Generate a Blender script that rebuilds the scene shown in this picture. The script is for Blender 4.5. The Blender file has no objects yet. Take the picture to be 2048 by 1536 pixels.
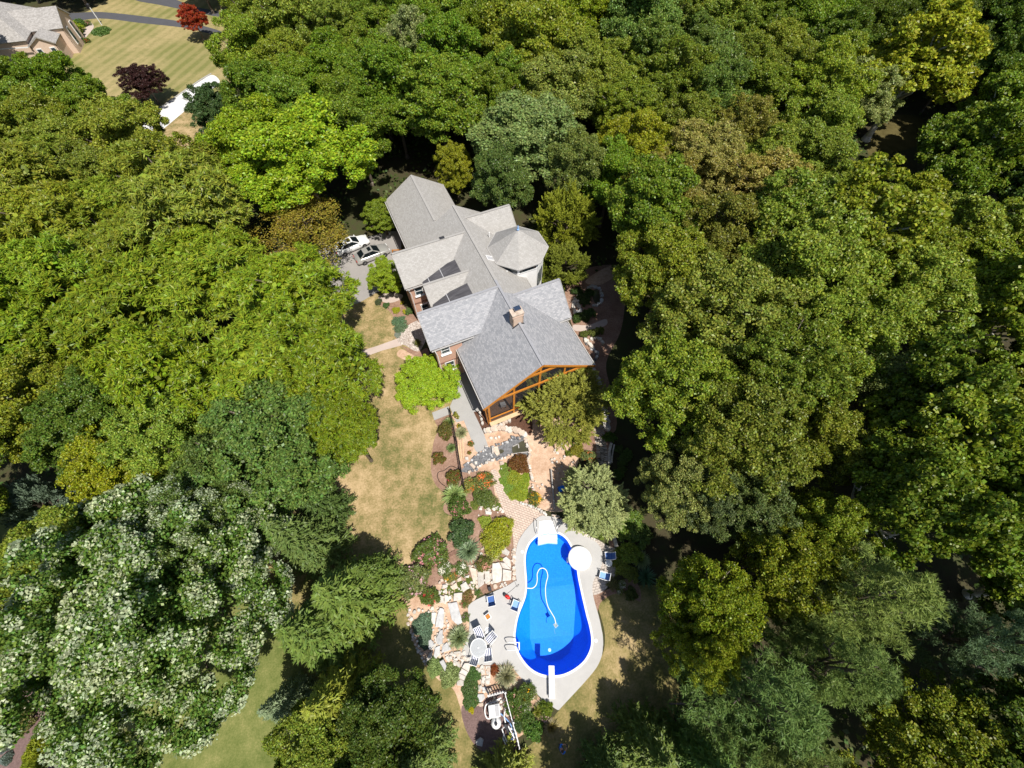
import bpy, math, random
import numpy as np
from mathutils import Vector, Matrix
from mathutils.geometry import tessellate_polygon, delaunay_2d_cdt

R = math.radians
random.seed(7)
C = bpy.context.scene.collection
scene = bpy.context.scene

# ------------------------------------------------------------------ camera
CAM_H, FPX, TILT = 41.0, 860.0, R(29.2)
cam_data = bpy.data.cameras.new("camera")
cam_data.sensor_width = 36.0
cam_data.lens = 36.0 * FPX / 2048.0
cam_data.clip_start = 0.5
cam_data.clip_end = 4000.0
cam = bpy.data.objects.new("camera", cam_data)
cam.location = (0, 0, CAM_H)
cam.rotation_euler = (TILT, 0, 0)
C.objects.link(cam)
scene.camera = cam

# ------------------------------------------------------------------ sky and sun
SUN_EL, SH = R(60.0), Vector((-0.55, 0.835, 0)).normalized()     # SH: the way shadows fall
world = bpy.data.worlds.new("World")
scene.world = world
world.use_nodes = True
nt = world.node_tree
nt.nodes.clear()
sky = nt.nodes.new("ShaderNodeTexSky")
sky.sky_type = 'NISHITA'
sky.sun_disc = False
sky.sun_elevation = SUN_EL
sky.sun_rotation = math.atan2(-SH.x, -SH.y)
bg = nt.nodes.new("ShaderNodeBackground")
bg.inputs["Strength"].default_value = 0.075
wo = nt.nodes.new("ShaderNodeOutputWorld")
nt.links.new(sky.outputs[0], bg.inputs[0])
nt.links.new(bg.outputs[0], wo.inputs[0])
sun_data = bpy.data.lights.new("sun", 'SUN')
sun_data.energy = 4.6
sun_data.angle = R(0.53)
sun_data.color = (1.0, 0.955, 0.88)
sun = bpy.data.objects.new("sun", sun_data)
d = Vector((SH.x * math.cos(SUN_EL), SH.y * math.cos(SUN_EL), -math.sin(SUN_EL)))
sun.rotation_euler = d.to_track_quat('-Z', 'Y').to_euler()
sun.location = (30, -40, 80)
C.objects.link(sun)
scene.view_settings.view_transform = 'Standard'
scene.view_settings.look = 'None'
scene.view_settings.gamma = 1.0
scene.view_settings.use_curve_mapping = False
scene.view_settings.exposure = 0.45
scene.render.engine = 'CYCLES'
scene.cycles.max_bounces = 6
scene.cycles.diffuse_bounces = 3
scene.cycles.transparent_max_bounces = 12

# ------------------------------------------------------------------ survey: plan points read off the aerial photograph, metres on the ground
_ct, _st = math.cos(TILT), math.sin(TILT)
def gp(u, v, z=0.0):
    a, b = (u - 1024.0) / FPX, (768.0 - v) / FPX
    dx, dy, dz = a, b * _ct + _st, b * _st - _ct
    t = (z - CAM_H) / dz
    return Vector((dx * t, dy * t, z))
def px(p):
    dy, dz = p[1], p[2] - CAM_H
    dep = dy * _st - dz * _ct
    return 1024 + FPX * p[0] / dep, 768 - FPX * (dy * _ct + dz * _st) / dep
def sheet_map(ox, oy, s):
    return lambda x, y, z=0.0: gp(ox + x * s, oy + y * s, z)
Q2 = sheet_map(800, 640, .2344)
Q3 = sheet_map(840, 960, .2344)
Q4 = sheet_map(760, 1120, .2709)
G1 = sheet_map(780, 1000, .1367)
G2 = sheet_map(790, 1180, .1367)
G3 = sheet_map(880, 1330, .1367)
G4 = sheet_map(860, 820, .127)
G5 = sheet_map(1040, 820, .127)
G6 = sheet_map(660, 460, .1692)
G7 = sheet_map(1100, 500, .2345)
G8 = sheet_map(1120, 980, .15625)
N1 = sheet_map(0, 0, .1172)
def poly(m, pts, z=0.0):
    return [m(x, y, z) for x, y in pts]

# ------------------------------------------------------------------ materials
MATS = {}
def new_mat(name):
    m = bpy.data.materials.new(name)
    m.use_nodes = True
    t = m.node_tree
    t.nodes.clear()
    out = t.nodes.new("ShaderNodeOutputMaterial")
    MATS[name] = m
    return m, t, out
def N(t, kind, **kw):
    n = t.nodes.new("ShaderNode" + kind)
    for k, v in kw.items():
        if hasattr(n, k) and k not in n.inputs:
            setattr(n, k, v)
        else:
            n.inputs[k].default_value = v
    return n
def L(t, a, b):
    t.links.new(a, b)
def ramp(t, fac, stops):
    r = t.nodes.new("ShaderNodeValToRGB")
    el = r.color_ramp.elements
    while len(el) < len(stops):
        el.new(0.5)
    for e, (p, c) in zip(el, stops):
        e.position = p
        e.color = (*c, 1)
    L(t, fac, r.inputs[0])
    return r.outputs[0]
def coords(t, kind="Object", scale=None):
    tc = t.nodes.new("ShaderNodeTexCoord")
    o = tc.outputs[kind]
    if scale:
        mp = t.nodes.new("ShaderNodeMapping")
        mp.inputs["Scale"].default_value = scale
        L(t, o, mp.inputs[0])
        o = mp.outputs[0]
    return o
def noise(t, vec, scale, detail=4, rough=.6, dist=0.0):
    n = t.nodes.new("ShaderNodeTexNoise")
    n.inputs["Scale"].default_value = scale
    n.inputs["Detail"].default_value = detail
    n.inputs["Roughness"].default_value = rough
    n.inputs["Distortion"].default_value = dist
    L(t, vec, n.inputs["Vector"])
    return n.outputs["Fac"]
def mixc(t, fac, a, b, mode='MIX'):
    m = t.nodes.new("ShaderNodeMix")
    m.data_type = 'RGBA'
    m.blend_type = mode
    for i, v in ((0, fac), (6, a), (7, b)):
        if hasattr(v, "is_linked"):
            L(t, v, m.inputs[i])
        elif i == 0:
            m.inputs[i].default_value = v
        else:
            m.inputs[i].default_value = (*v, 1)
    return m.outputs[2]
def bump(t, h, strength=.4, dist=.05):
    b = t.nodes.new("ShaderNodeBump")
    b.inputs["Strength"].default_value = strength
    b.inputs["Distance"].default_value = dist
    L(t, h, b.inputs["Height"])
    return b.outputs[0]
def principled(t, out, col, rough=.8, metal=0.0, normal=None, spec=.3):
    p = t.nodes.new("ShaderNodeBsdfPrincipled")
    p.inputs["Roughness"].default_value = rough
    p.inputs["Metallic"].default_value = metal
    p.inputs["Specular IOR Level"].default_value = spec
    if hasattr(col, "is_linked"):
        L(t, col, p.inputs["Base Color"])
    else:
        p.inputs["Base Color"].default_value = (*col, 1)
    if normal is not None:
        L(t, normal, p.inputs["Normal"])
    L(t, p.outputs[0], out.inputs[0])
    return p
def speckle(name, stops, scales=(0.35, 4.0, 30.0), weights=(.45, .3, .25), rough=.9, bstr=.3, bdist=.04):
    """world-space ground colour: three sizes of noise summed, then a colour ramp"""
    m, t, out = new_mat(name)
    g = t.nodes.new("ShaderNodeNewGeometry").outputs["Position"]
    acc = None
    last = None
    for s, w in zip(scales, weights):
        n = noise(t, g, s, 5, .65)
        mm = N(t, "Math", operation='MULTIPLY')
        mm.inputs[1].default_value = w
        L(t, n, mm.inputs[0])
        if acc is None:
            acc = mm.outputs[0]
        else:
            a = N(t, "Math", operation='ADD')
            L(t, acc, a.inputs[0]); L(t, mm.outputs[0], a.inputs[1])
            acc = a.outputs[0]
        last = n
    col = ramp(t, acc, stops)
    principled(t, out, col, rough, normal=bump(t, last, bstr, bdist), spec=.15)
    return m
def plain(name, col, rough=.6, metal=0.0, var=.08, scale=6.0, spec=.3, bstr=0.0):
    m, t, out = new_mat(name)
    o = coords(t)
    n = noise(t, o, scale, 5, .65)
    lo = tuple(c * (1 - var) for c in col)
    hi = tuple(min(1, c * (1 + var)) for c in col)
    c = ramp(t, n, [(.3, lo), (.7, hi)])
    principled(t, out, c, rough, metal, bump(t, n, bstr, .02) if bstr else None, spec)
    return m

# ground
speckle("forest_floor", [(.36, (.03, .026, .014)), (.47, (.06, .05, .026)), (.56, (.05, .062, .02)), (.66, (.12, .085, .05))], (.12, 1.3, 9))
speckle("worn_lawn", [(.38, (.085, .10, .028)), (.46, (.15, .14, .045)), (.53, (.25, .20, .08)), (.62, (.42, .31, .16))], (.16, .9, 7), (.44, .32, .24))
speckle("dry_lawn", [(.385, (.085, .105, .03)), (.45, (.17, .155, .055)), (.51, (.30, .225, .105)), (.59, (.46, .335, .185))], (.15, .9, 6), (.40, .33, .27))
def mown(name):
    """tan lawn with the faint bands left by the mower"""
    m, t, out = new_mat(name)
    g = t.nodes.new("ShaderNodeNewGeometry").outputs["Position"]
    mp = t.nodes.new("ShaderNodeMapping"); mp.inputs["Rotation"].default_value = (0, 0, R(14))
    L(t, g, mp.inputs[0])
    w = t.nodes.new("ShaderNodeTexWave"); w.inputs["Scale"].default_value = .15; w.inputs["Distortion"].default_value = 1.0
    L(t, mp.outputs[0], w.inputs["Vector"])
    a, b = noise(t, g, .09, 4), noise(t, g, 1.4, 6, .75)
    c1 = mixc(t, ramp(t, a, [(.4, (0, 0, 0)), (.62, (1, 1, 1))]), (.19, .185, .06), (.36, .28, .135))
    c2 = mixc(t, ramp(t, b, [(.35, (0, 0, 0)), (.7, (.6, .6, .6))]), c1, (.12, .135, .04))
    col = mixc(t, ramp(t, w.outputs["Fac"], [(.2, (0, 0, 0)), (.8, (.24, .24, .24))]), c2, (.44, .34, .17))
    principled(t, out, col, .9, normal=bump(t, b, .3, .04), spec=.15)
mown("mown_lawn")
speckle("green_lawn", [(.37, (.07, .10, .02)), (.46, (.115, .14, .035)), (.54, (.18, .19, .06)), (.64, (.33, .28, .12))], (.16, .9, 8))
speckle("mulch", [(.36, (.14, .08, .055)), (.47, (.25, .15, .105)), (.56, (.35, .225, .165)), (.66, (.48, .35, .27))], (.5, 5, 26), (.3, .3, .4), bstr=.8)
speckle("dark_mulch", [(.36, (.055, .028, .018)), (.5, (.11, .055, .036)), (.64, (.17, .09, .06))], (.6, 6, 26), (.3, .3, .4), bstr=.8)
speckle("plum_mulch", [(.36, (.10, .065, .06)), (.5, (.175, .115, .105)), (.64, (.27, .19, .17))], (.6, 6, 26), (.25, .3, .45), bstr=.8)
speckle("sandy_soil", [(.34, (.28, .165, .10)), (.46, (.46, .30, .20)), (.56, (.60, .43, .31)), (.68, (.72, .57, .44))], (.35, 2.6, 14), (.4, .3, .3), bstr=.5)
speckle("gravel", [(.36, (.20, .19, .18)), (.46, (.37, .36, .34)), (.55, (.50, .485, .46)), (.66, (.62, .60, .57))], (.3, 3, 16), (.25, .25, .5))
def concrete(name, base, joint=None):
    m, t, out = new_mat(name)
    g = t.nodes.new("ShaderNodeNewGeometry").outputs["Position"]
    a = noise(t, g, .5, 6, .7, .6)
    b = noise(t, g, 14, 4, .7)
    c1 = ramp(t, a, [(.3, tuple(c * .86 for c in base)), (.7, tuple(min(1, c * 1.06) for c in base))])
    c2 = mixc(t, .25, c1, ramp(t, b, [(.3, tuple(c * .8 for c in base)), (.7, tuple(min(1, c * 1.1) for c in base))]))
    principled(t, out, c2, .85, normal=bump(t, b, .15, .01), spec=.2)
concrete("deck_concrete", (.47, .457, .44))
concrete("path_concrete", (.38, .37, .355))
concrete("pink_concrete", (.50, .41, .36))
concrete("drive_asphalt", (.30, .28, .265))
concrete("road_asphalt", (.085, .085, .095))
concrete("white_drive", (.66, .65, .64))
def pavers(name, c1, c2, mortar, bw, bh, rot):
    m, t, out = new_mat(name)
    g = t.nodes.new("ShaderNodeNewGeometry").outputs["Position"]
    mp = t.nodes.new("ShaderNodeMapping")
    mp.inputs["Rotation"].default_value = (0, 0, rot)
    L(t, g, mp.inputs[0])
    br = t.nodes.new("ShaderNodeTexBrick")
    br.inputs["Scale"].default_value = 1.0
    br.inputs["Brick Width"].default_value = bw
    br.inputs["Row Height"].default_value = bh
    br.inputs["Mortar Size"].default_value = .018
    br.inputs["Color1"].default_value = (*c1, 1)
    br.inputs["Color2"].default_value = (*c2, 1)
    br.inputs["Mortar"].default_value = (*mortar, 1)
    L(t, mp.outputs[0], br.inputs["Vector"])
    n = noise(t, g, 1.1, 5, .7)
    col = mixc(t, .3, br.outputs["Color"], ramp(t, n, [(.3, tuple(c * .6 for c in c1)), (.7, tuple(min(1, c * 1.25) for c in c1))]))
    inv = N(t, "Math", operation='SUBTRACT'); inv.inputs[0].default_value = 1.0
    L(t, br.outputs["Fac"], inv.inputs[1])
    principled(t, out, col, .85, normal=bump(t, inv.outputs[0], .8, .02), spec=.2)
pavers("clay_pavers", (.62, .49, .40), (.50, .39, .32), (.26, .19, .15), .30, .20, R(20))
pavers("grey_pavers", (.55, .48, .42), (.46, .40, .355), (.24, .20, .17), .30, .20, R(-14))
def cobbles(name):
    m, t, out = new_mat(name)
    g = t.nodes.new("ShaderNodeNewGeometry").outputs["Position"]
    v = t.nodes.new("ShaderNodeTexVoronoi")
    v.feature = 'DISTANCE_TO_EDGE'
    v.inputs["Scale"].default_value = 3.6
    L(t, g, v.inputs["Vector"])
    v2 = t.nodes.new("ShaderNodeTexVoronoi")
    v2.inputs["Scale"].default_value = 3.6
    L(t, g, v2.inputs["Vector"])
    edge = ramp(t, v.outputs["Distance"], [(.02, (0, 0, 0)), (.09, (1, 1, 1))])
    col = mixc(t, edge, (.30, .24, .20), ramp(t, v2.outputs["Color"], [(.2, (.44, .38, .34)), (.8, (.60, .53, .48))]))
    principled(t, out, col, .85, normal=bump(t, edge, .6, .03), spec=.2)
cobbles("cobbles")

# masonry, timber, metal, cloth
def stone_mat(name, a, b, c):
    m, t, out = new_mat(name)
    o = coords(t)
    info = t.nodes.new("ShaderNodeObjectInfo")
    n1 = noise(t, o, 2.2, 6, .72, .4)
    n2 = noise(t, o, 15, 5, .7)
    c1 = ramp(t, n1, [(.3, a), (.52, b), (.72, c)])
    rv = N(t, "Math", operation='MULTIPLY_ADD'); rv.inputs[1].default_value = .35; rv.inputs[2].default_value = .80
    L(t, info.outputs["Random"], rv.inputs[0])
    cb = t.nodes.new("ShaderNodeCombineColor")
    for i in range(3):
        L(t, rv.outputs[0], cb.inputs[i])
    col = mixc(t, 1.0, c1, cb.outputs[0], 'MULTIPLY')
    principled(t, out, col, .9, normal=bump(t, n2, .5, .03), spec=.15)
stone_mat("lime_stone", (.42, .38, .33), (.60, .555, .50), (.72, .68, .62))
stone_mat("blue_stone", (.36, .36, .36), (.50, .495, .49), (.60, .59, .58))
stone_mat("warm_stone", (.40, .31, .24), (.58, .47, .38), (.70, .60, .51))
stone_mat("dark_stone", (.10, .10, .10), (.20, .20, .21), (.40, .40, .41))
def brick_wall(name, c1, c2, mortar):
    m, t, out = new_mat(name)
    uv = coords(t, "UV")
    br = t.nodes.new("ShaderNodeTexBrick")
    br.inputs["Scale"].default_value = 1.0
    br.inputs["Brick Width"].default_value = .23
    br.inputs["Row Height"].default_value = .076
    br.inputs["Mortar Size"].default_value = .010
    br.inputs["Color1"].default_value = (*c1, 1)
    br.inputs["Color2"].default_value = (*c2, 1)
    br.inputs["Mortar"].default_value = (*mortar, 1)
    L(t, uv, br.inputs["Vector"])
    n = noise(t, uv, 1.3, 5, .7)
    col = mixc(t, .25, br.outputs["Color"], ramp(t, n, [(.3, tuple(c * .6 for c in c1)), (.7, tuple(c * 1.3 for c in c1))]))
    principled(t, out, col, .9, normal=bump(t, br.outputs["Fac"], -.5, .01), spec=.15)
brick_wall("red_brick", (.50, .265, .18), (.58, .33, .23), (.56, .45, .37))
brick_wall("peach_brick", (.55, .39, .29), (.60, .44, .33), (.60, .50, .42))
def shingles(name, a, b, c, stain, amount):
    m, t, out = new_mat(name)
    uv = coords(t, "UV")
    br = t.nodes.new("ShaderNodeTexBrick")
    br.offset = .37
    br.inputs["Scale"].default_value = 1.0
    br.inputs["Brick Width"].default_value = .27
    br.inputs["Row Height"].default_value = .15
    br.inputs["Mortar Size"].default_value = .008
    br.inputs["Bias"].default_value = -.1
    br.inputs["Color1"].default_value = (*a, 1)
    br.inputs["Color2"].default_value = (*c, 1)
    br.inputs["Mortar"].default_value = (*[x * .72 for x in a], 1)
    L(t, uv, br.inputs["Vector"])
    n1 = noise(t, uv, 11, 4, .8)
    col = mixc(t, .2, br.outputs["Color"], ramp(t, n1, [(.35, a), (.5, b), (.66, c)]))
    st = t.nodes.new("ShaderNodeMapping")
    st.inputs["Scale"].default_value = (.9, .16, 1)
    L(t, uv, st.inputs[0])
    n2 = noise(t, st.outputs[0], 1.0, 6, .7, .3)
    col = mixc(t, ramp(t, n2, [(.5, (0, 0, 0)), (.8, (amount,) * 3)]), col, stain)
    principled(t, out, col, .95, normal=bump(t, br.outputs["Fac"], -.5, .015), spec=.12)
shingles("old_shingles", (.315, .30, .28), (.365, .35, .33), (.405, .39, .37), (.29, .275, .255), .4)
shingles("new_shingles", (.245, .25, .265), (.32, .32, .335), (.40, .395, .405), (.30, .30, .315), .12)
shingles("far_shingles", (.26, .245, .23), (.34, .32, .30), (.42, .40, .38), (.28, .265, .25), .3)
def membrane():
    m, t, out = new_mat("roof_membrane")
    uv = coords(t, "UV")
    mp = t.nodes.new("ShaderNodeMapping"); mp.inputs["Scale"].default_value = (2.2, .35, 1)
    L(t, uv, mp.inputs[0])
    n = noise(t, mp.outputs[0], 1.5, 6, .7, .5)
    principled(t, out, ramp(t, n, [(.35, (.045, .043, .048)), (.55, (.075, .072, .078)), (.75, (.14, .135, .14))]), .7)
membrane()
def siding():
    m, t, out = new_mat("white_siding")
    uv = coords(t, "UV")
    w = t.nodes.new("ShaderNodeTexWave")
    w.wave_type = 'BANDS'; w.bands_direction = 'Y'; w.wave_profile = 'SAW'
    w.inputs["Scale"].default_value = 1.6
    L(t, uv, w.inputs["Vector"])
    n = noise(t, uv, 1.0, 5, .7)
    principled(t, out, ramp(t, n, [(.3, (.76, .755, .745)), (.7, (.85, .845, .835))]), .55, normal=bump(t, w.outputs["Fac"], .15, .02))
siding()
def timber(name, a, b, sc=(1.2, 1.2, 1.2)):
    m, t, out = new_mat(name)
    o = coords(t, "Object", sc)
    n = noise(t, o, 5, 6, .7, 1.2)
    principled(t, out, ramp(t, n, [(.3, a), (.7, b)]), .5, normal=bump(t, n, .15, .01))
timber("cedar", (.36, .125, .015), (.58, .235, .035))
timber("grey_timber", (.30, .28, .26), (.46, .44, .42))
timber("pale_timber", (.52, .36, .20), (.70, .53, .33))
timber("bark", (.055, .042, .03), (.15, .12, .09))
timber("pale_bark", (.42, .39, .34), (.74, .71, .65))
timber("deck_board", (.16, .085, .05), (.27, .16, .10))
plain("white_trim", (.70, .695, .68), .45)
plain("grey_trim", (.40, .385, .365), .6)
plain("ridge_old", (.33, .315, .295), .9)
plain("ridge_new", (.29, .29, .305), .9)
plain("white_plastic", (.80, .80, .79), .35, var=.04)
plain("chrome", (.62, .63, .65), .18, 1.0)
plain("black_metal", (.018, .018, .02), .45, .5)
plain("charcoal", (.035, .035, .04), .6)
plain("red_plastic", (.62, .03, .025), .4)
plain("blue_sling", (.055, .13, .36), .75, var=.2, scale=25)
plain("pale_blue_sling", (.22, .38, .66), .75, var=.15, scale=25)
plain("blue_cloth", (.025, .20, .72), .85, var=.25, scale=14, bstr=.3)
plain("navy", (.03, .045, .12), .8)
plain("jeans", (.06, .08, .14), .85, var=.2)
plain("skin", (.55, .30, .20), .6)
plain("hair", (.06, .035, .02), .7)
plain("terracotta", (.38, .15, .07), .8)
plain("grey_plastic", (.40, .40, .41), .5)
plain("silver_paint", (.56, .55, .52), .28, .55, var=.03)
plain("white_paint", (.74, .74, .73), .25, 0.0, var=.03, spec=.5)
plain("rubber", (.02, .02, .02), .8)
plain("alloy", (.5, .5, .51), .3, .9)
plain("car_glass", (.008, .012, .014), .06, 0.0, var=.02, spec=.8)
plain("window_glass", (.03, .045, .055), .05, 0.0, var=.05, spec=.9)
plain("lamp_red", (.35, .02, .015), .3)
plain("lamp_clear", (.65, .66, .66), .15)
plain("peach_stucco", (.60, .46, .36), .85)
plain("pond_liner_old", (.16, .16, .165), .5, var=.4, scale=4, bstr=1.0)
plain("coping", (.80, .79, .77), .6, var=.05)
plain("burlap_brick", (.20, .11, .08), .9, var=.3)
def liner():
    m, t, out = new_mat("pool_liner")
    g = t.nodes.new("ShaderNodeNewGeometry").outputs["Position"]
    v = noise(t, g, 9, 6, .85)
    w = noise(t, g, .5, 3)
    col = mixc(t, .55, ramp(t, v, [(.36, (.0, .15, .66)), (.5, (.0, .225, .86)), (.64, (.03, .36, .93))]),
               ramp(t, w, [(.3, (.0, .20, .82)), (.7, (.0, .24, .88))]))
    principled(t, out, col, .6)
liner()
def water(name, tint, glossw, sc):
    m, t, out = new_mat(name)
    g = t.nodes.new("ShaderNodeNewGeometry").outputs["Position"]
    n = noise(t, g, sc, 3, .6, .4)
    b = bump(t, n, .12, .06)
    tr = t.nodes.new("ShaderNodeBsdfTransparent"); tr.inputs[0].default_value = (*tint, 1)
    gl = t.nodes.new("ShaderNodeBsdfGlossy"); gl.inputs["Roughness"].default_value = .04
    L(t, b, gl.inputs["Normal"])
    fr = t.nodes.new("ShaderNodeFresnel"); fr.inputs[0].default_value = 1.33
    L(t, b, fr.inputs["Normal"])
    mx = t.nodes.new("ShaderNodeMixShader")
    L(t, fr.outputs[0], mx.inputs[0]); L(t, tr.outputs[0], mx.inputs[1]); L(t, gl.outputs[0], mx.inputs[2])
    L(t, mx.outputs[0], out.inputs[0])
water("pool_water", (.80, .96, 1.0), 1, 2.2)
def murky(name, col):
    m, t, out = new_mat(name)
    g = t.nodes.new("ShaderNodeNewGeometry").outputs["Position"]
    n = noise(t, g, .8, 4)
    principled(t, out, ramp(t, n, [(.3, tuple(c * .7 for c in col)), (.7, tuple(c * 1.2 for c in col))]), .06, normal=bump(t, noise(t, g, 3, 2), .05, .05), spec=.5)
murky("pond_water", (.075, .07, .04))
murky("creek_water", (.12, .10, .04))
def screen():
    m, t, out = new_mat("insect_screen")
    tr = t.nodes.new("ShaderNodeBsdfTransparent"); tr.inputs[0].default_value = (.92, .92, .92, 1)
    df = t.nodes.new("ShaderNodeBsdfDiffuse"); df.inputs[0].default_value = (.05, .05, .055, 1)
    mx = t.nodes.new("ShaderNodeMixShader"); mx.inputs[0].default_value = .45
    L(t, tr.outputs[0], mx.inputs[1]); L(t, df.outputs[0], mx.inputs[2])
    L(t, mx.outputs[0], out.inputs[0])
screen()
def clear_glass():
    m, t, out = new_mat("table_glass")
    tr = t.nodes.new("ShaderNodeBsdfTransparent"); tr.inputs[0].default_value = (.85, .88, .88, 1)
    gl = t.nodes.new("ShaderNodeBsdfGlossy"); gl.inputs["Roughness"].default_value = .08
    df = t.nodes.new("ShaderNodeBsdfDiffuse"); df.inputs[0].default_value = (.78, .79, .79, 1)
    mg = t.nodes.new("ShaderNodeMixShader"); mg.inputs[0].default_value = .3
    L(t, df.outputs[0], mg.inputs[1]); L(t, gl.outputs[0], mg.inputs[2])
    mx = t.nodes.new("ShaderNodeMixShader"); mx.inputs[0].default_value = .6
    L(t, tr.outputs[0], mx.inputs[1]); L(t, mg.outputs[0], mx.inputs[2])
    L(t, mx.outputs[0], out.inputs[0])
clear_glass()
def striped():
    m, t, out = new_mat("striped_sling")
    uv = coords(t, "UV")
    w = t.nodes.new("ShaderNodeTexWave"); w.bands_direction = 'X'
    w.inputs["Scale"].default_value = 2.3
    L(t, uv, w.inputs["Vector"])
    principled(t, out, ramp(t, w.outputs["Fac"], [(.48, (.74, .74, .74)), (.56, (.03, .05, .16))]), .7)
striped()
def leaf_mat(name, trans=.34, gloss=.02, hue=.06, valvar=.5, top=None):
    """leaf colour comes from the plant's own object colour, each leaf a little different"""
    m, t, out = new_mat(name)
    info = t.nodes.new("ShaderNodeObjectInfo")
    geo = t.nodes.new("ShaderNodeNewGeometry")
    rnd = geo.outputs["Random Per Island"]
    hs = t.nodes.new("ShaderNodeHueSaturation")
    mh = N(t, "Math", operation='MULTIPLY_ADD'); mh.inputs[1].default_value = hue; mh.inputs[2].default_value = .5 - hue / 2
    wn = t.nodes.new("ShaderNodeTexWhiteNoise"); wn.noise_dimensions = '1D'
    L(t, rnd, wn.inputs["W"])
    L(t, wn.outputs["Value"], mh.inputs[0])
    mv = N(t, "Math", operation='MULTIPLY_ADD'); mv.inputs[1].default_value = 2 * valvar; mv.inputs[2].default_value = 1 - valvar
    L(t, rnd, mv.inputs[0])
    L(t, mh.outputs[0], hs.inputs["Hue"]); L(t, mv.outputs[0], hs.inputs["Value"])
    L(t, info.outputs["Color"], hs.inputs["Color"])
    base = hs.outputs[0]
    if top:
        base = mixc(t, ramp(t, wn.outputs["Value"], [(top[0], (0, 0, 0)), (top[0] + .06, (1, 1, 1))]), base, top[1])
    n = noise(t, geo.outputs["Position"], .22, 3, .6)
    base = mixc(t, ramp(t, n, [(.35, (0, 0, 0)), (.7, (.55, .55, .55))]), base, mixc(t, 1.0, base, (1.12, 1.04, .80), 'MULTIPLY'))
    df = t.nodes.new("ShaderNodeBsdfDiffuse"); L(t, base, df.inputs[0])
    tl = t.nodes.new("ShaderNodeBsdfTranslucent")
    L(t, mixc(t, 1.0, base, (1.25, 1.25, .6), 'MULTIPLY'), tl.inputs[0])
    m1 = t.nodes.new("ShaderNodeMixShader"); m1.inputs[0].default_value = trans
    L(t, df.outputs[0], m1.inputs[1]); L(t, tl.outputs[0], m1.inputs[2])
    gl = t.nodes.new("ShaderNodeBsdfGlossy"); gl.inputs["Roughness"].default_value = .42
    m2 = t.nodes.new("ShaderNodeMixShader"); m2.inputs[0].default_value = gloss
    L(t, m1.outputs[0], m2.inputs[1]); L(t, gl.outputs[0], m2.inputs[2])
    L(t, m2.outputs[0], out.inputs[0])
leaf_mat("leaves")
leaf_mat("needles", .18, .012, .03, .3)
leaf_mat("petals", .3, .03, .05, .25)
leaf_mat("blades", .25, .05, .04, .3)
M = MATS

# ------------------------------------------------------------------ mesh helpers
def link(o, parent=None):
    C.objects.link(o)
    if parent is not None:
        o.parent = parent
    return o
def tag(o, label, cat, group=None):
    o["label"] = label
    o["category"] = cat
    if group:
        o["group"] = group
    return o
def thing(name, label, cat, loc=(0, 0, 0), rz=0.0, group=None):
    o = bpy.data.objects.new(name, None)
    o.location = loc
    o.rotation_euler = (0, 0, rz)
    o.empty_display_size = .3
    C.objects.link(o)
    return tag(o, label, cat, group)
def copy_tree(o, parent=None):
    c = o.copy()
    C.objects.link(c)
    c.parent = parent
    for ch in o.children:
        copy_tree(ch, c)
    return c

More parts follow.
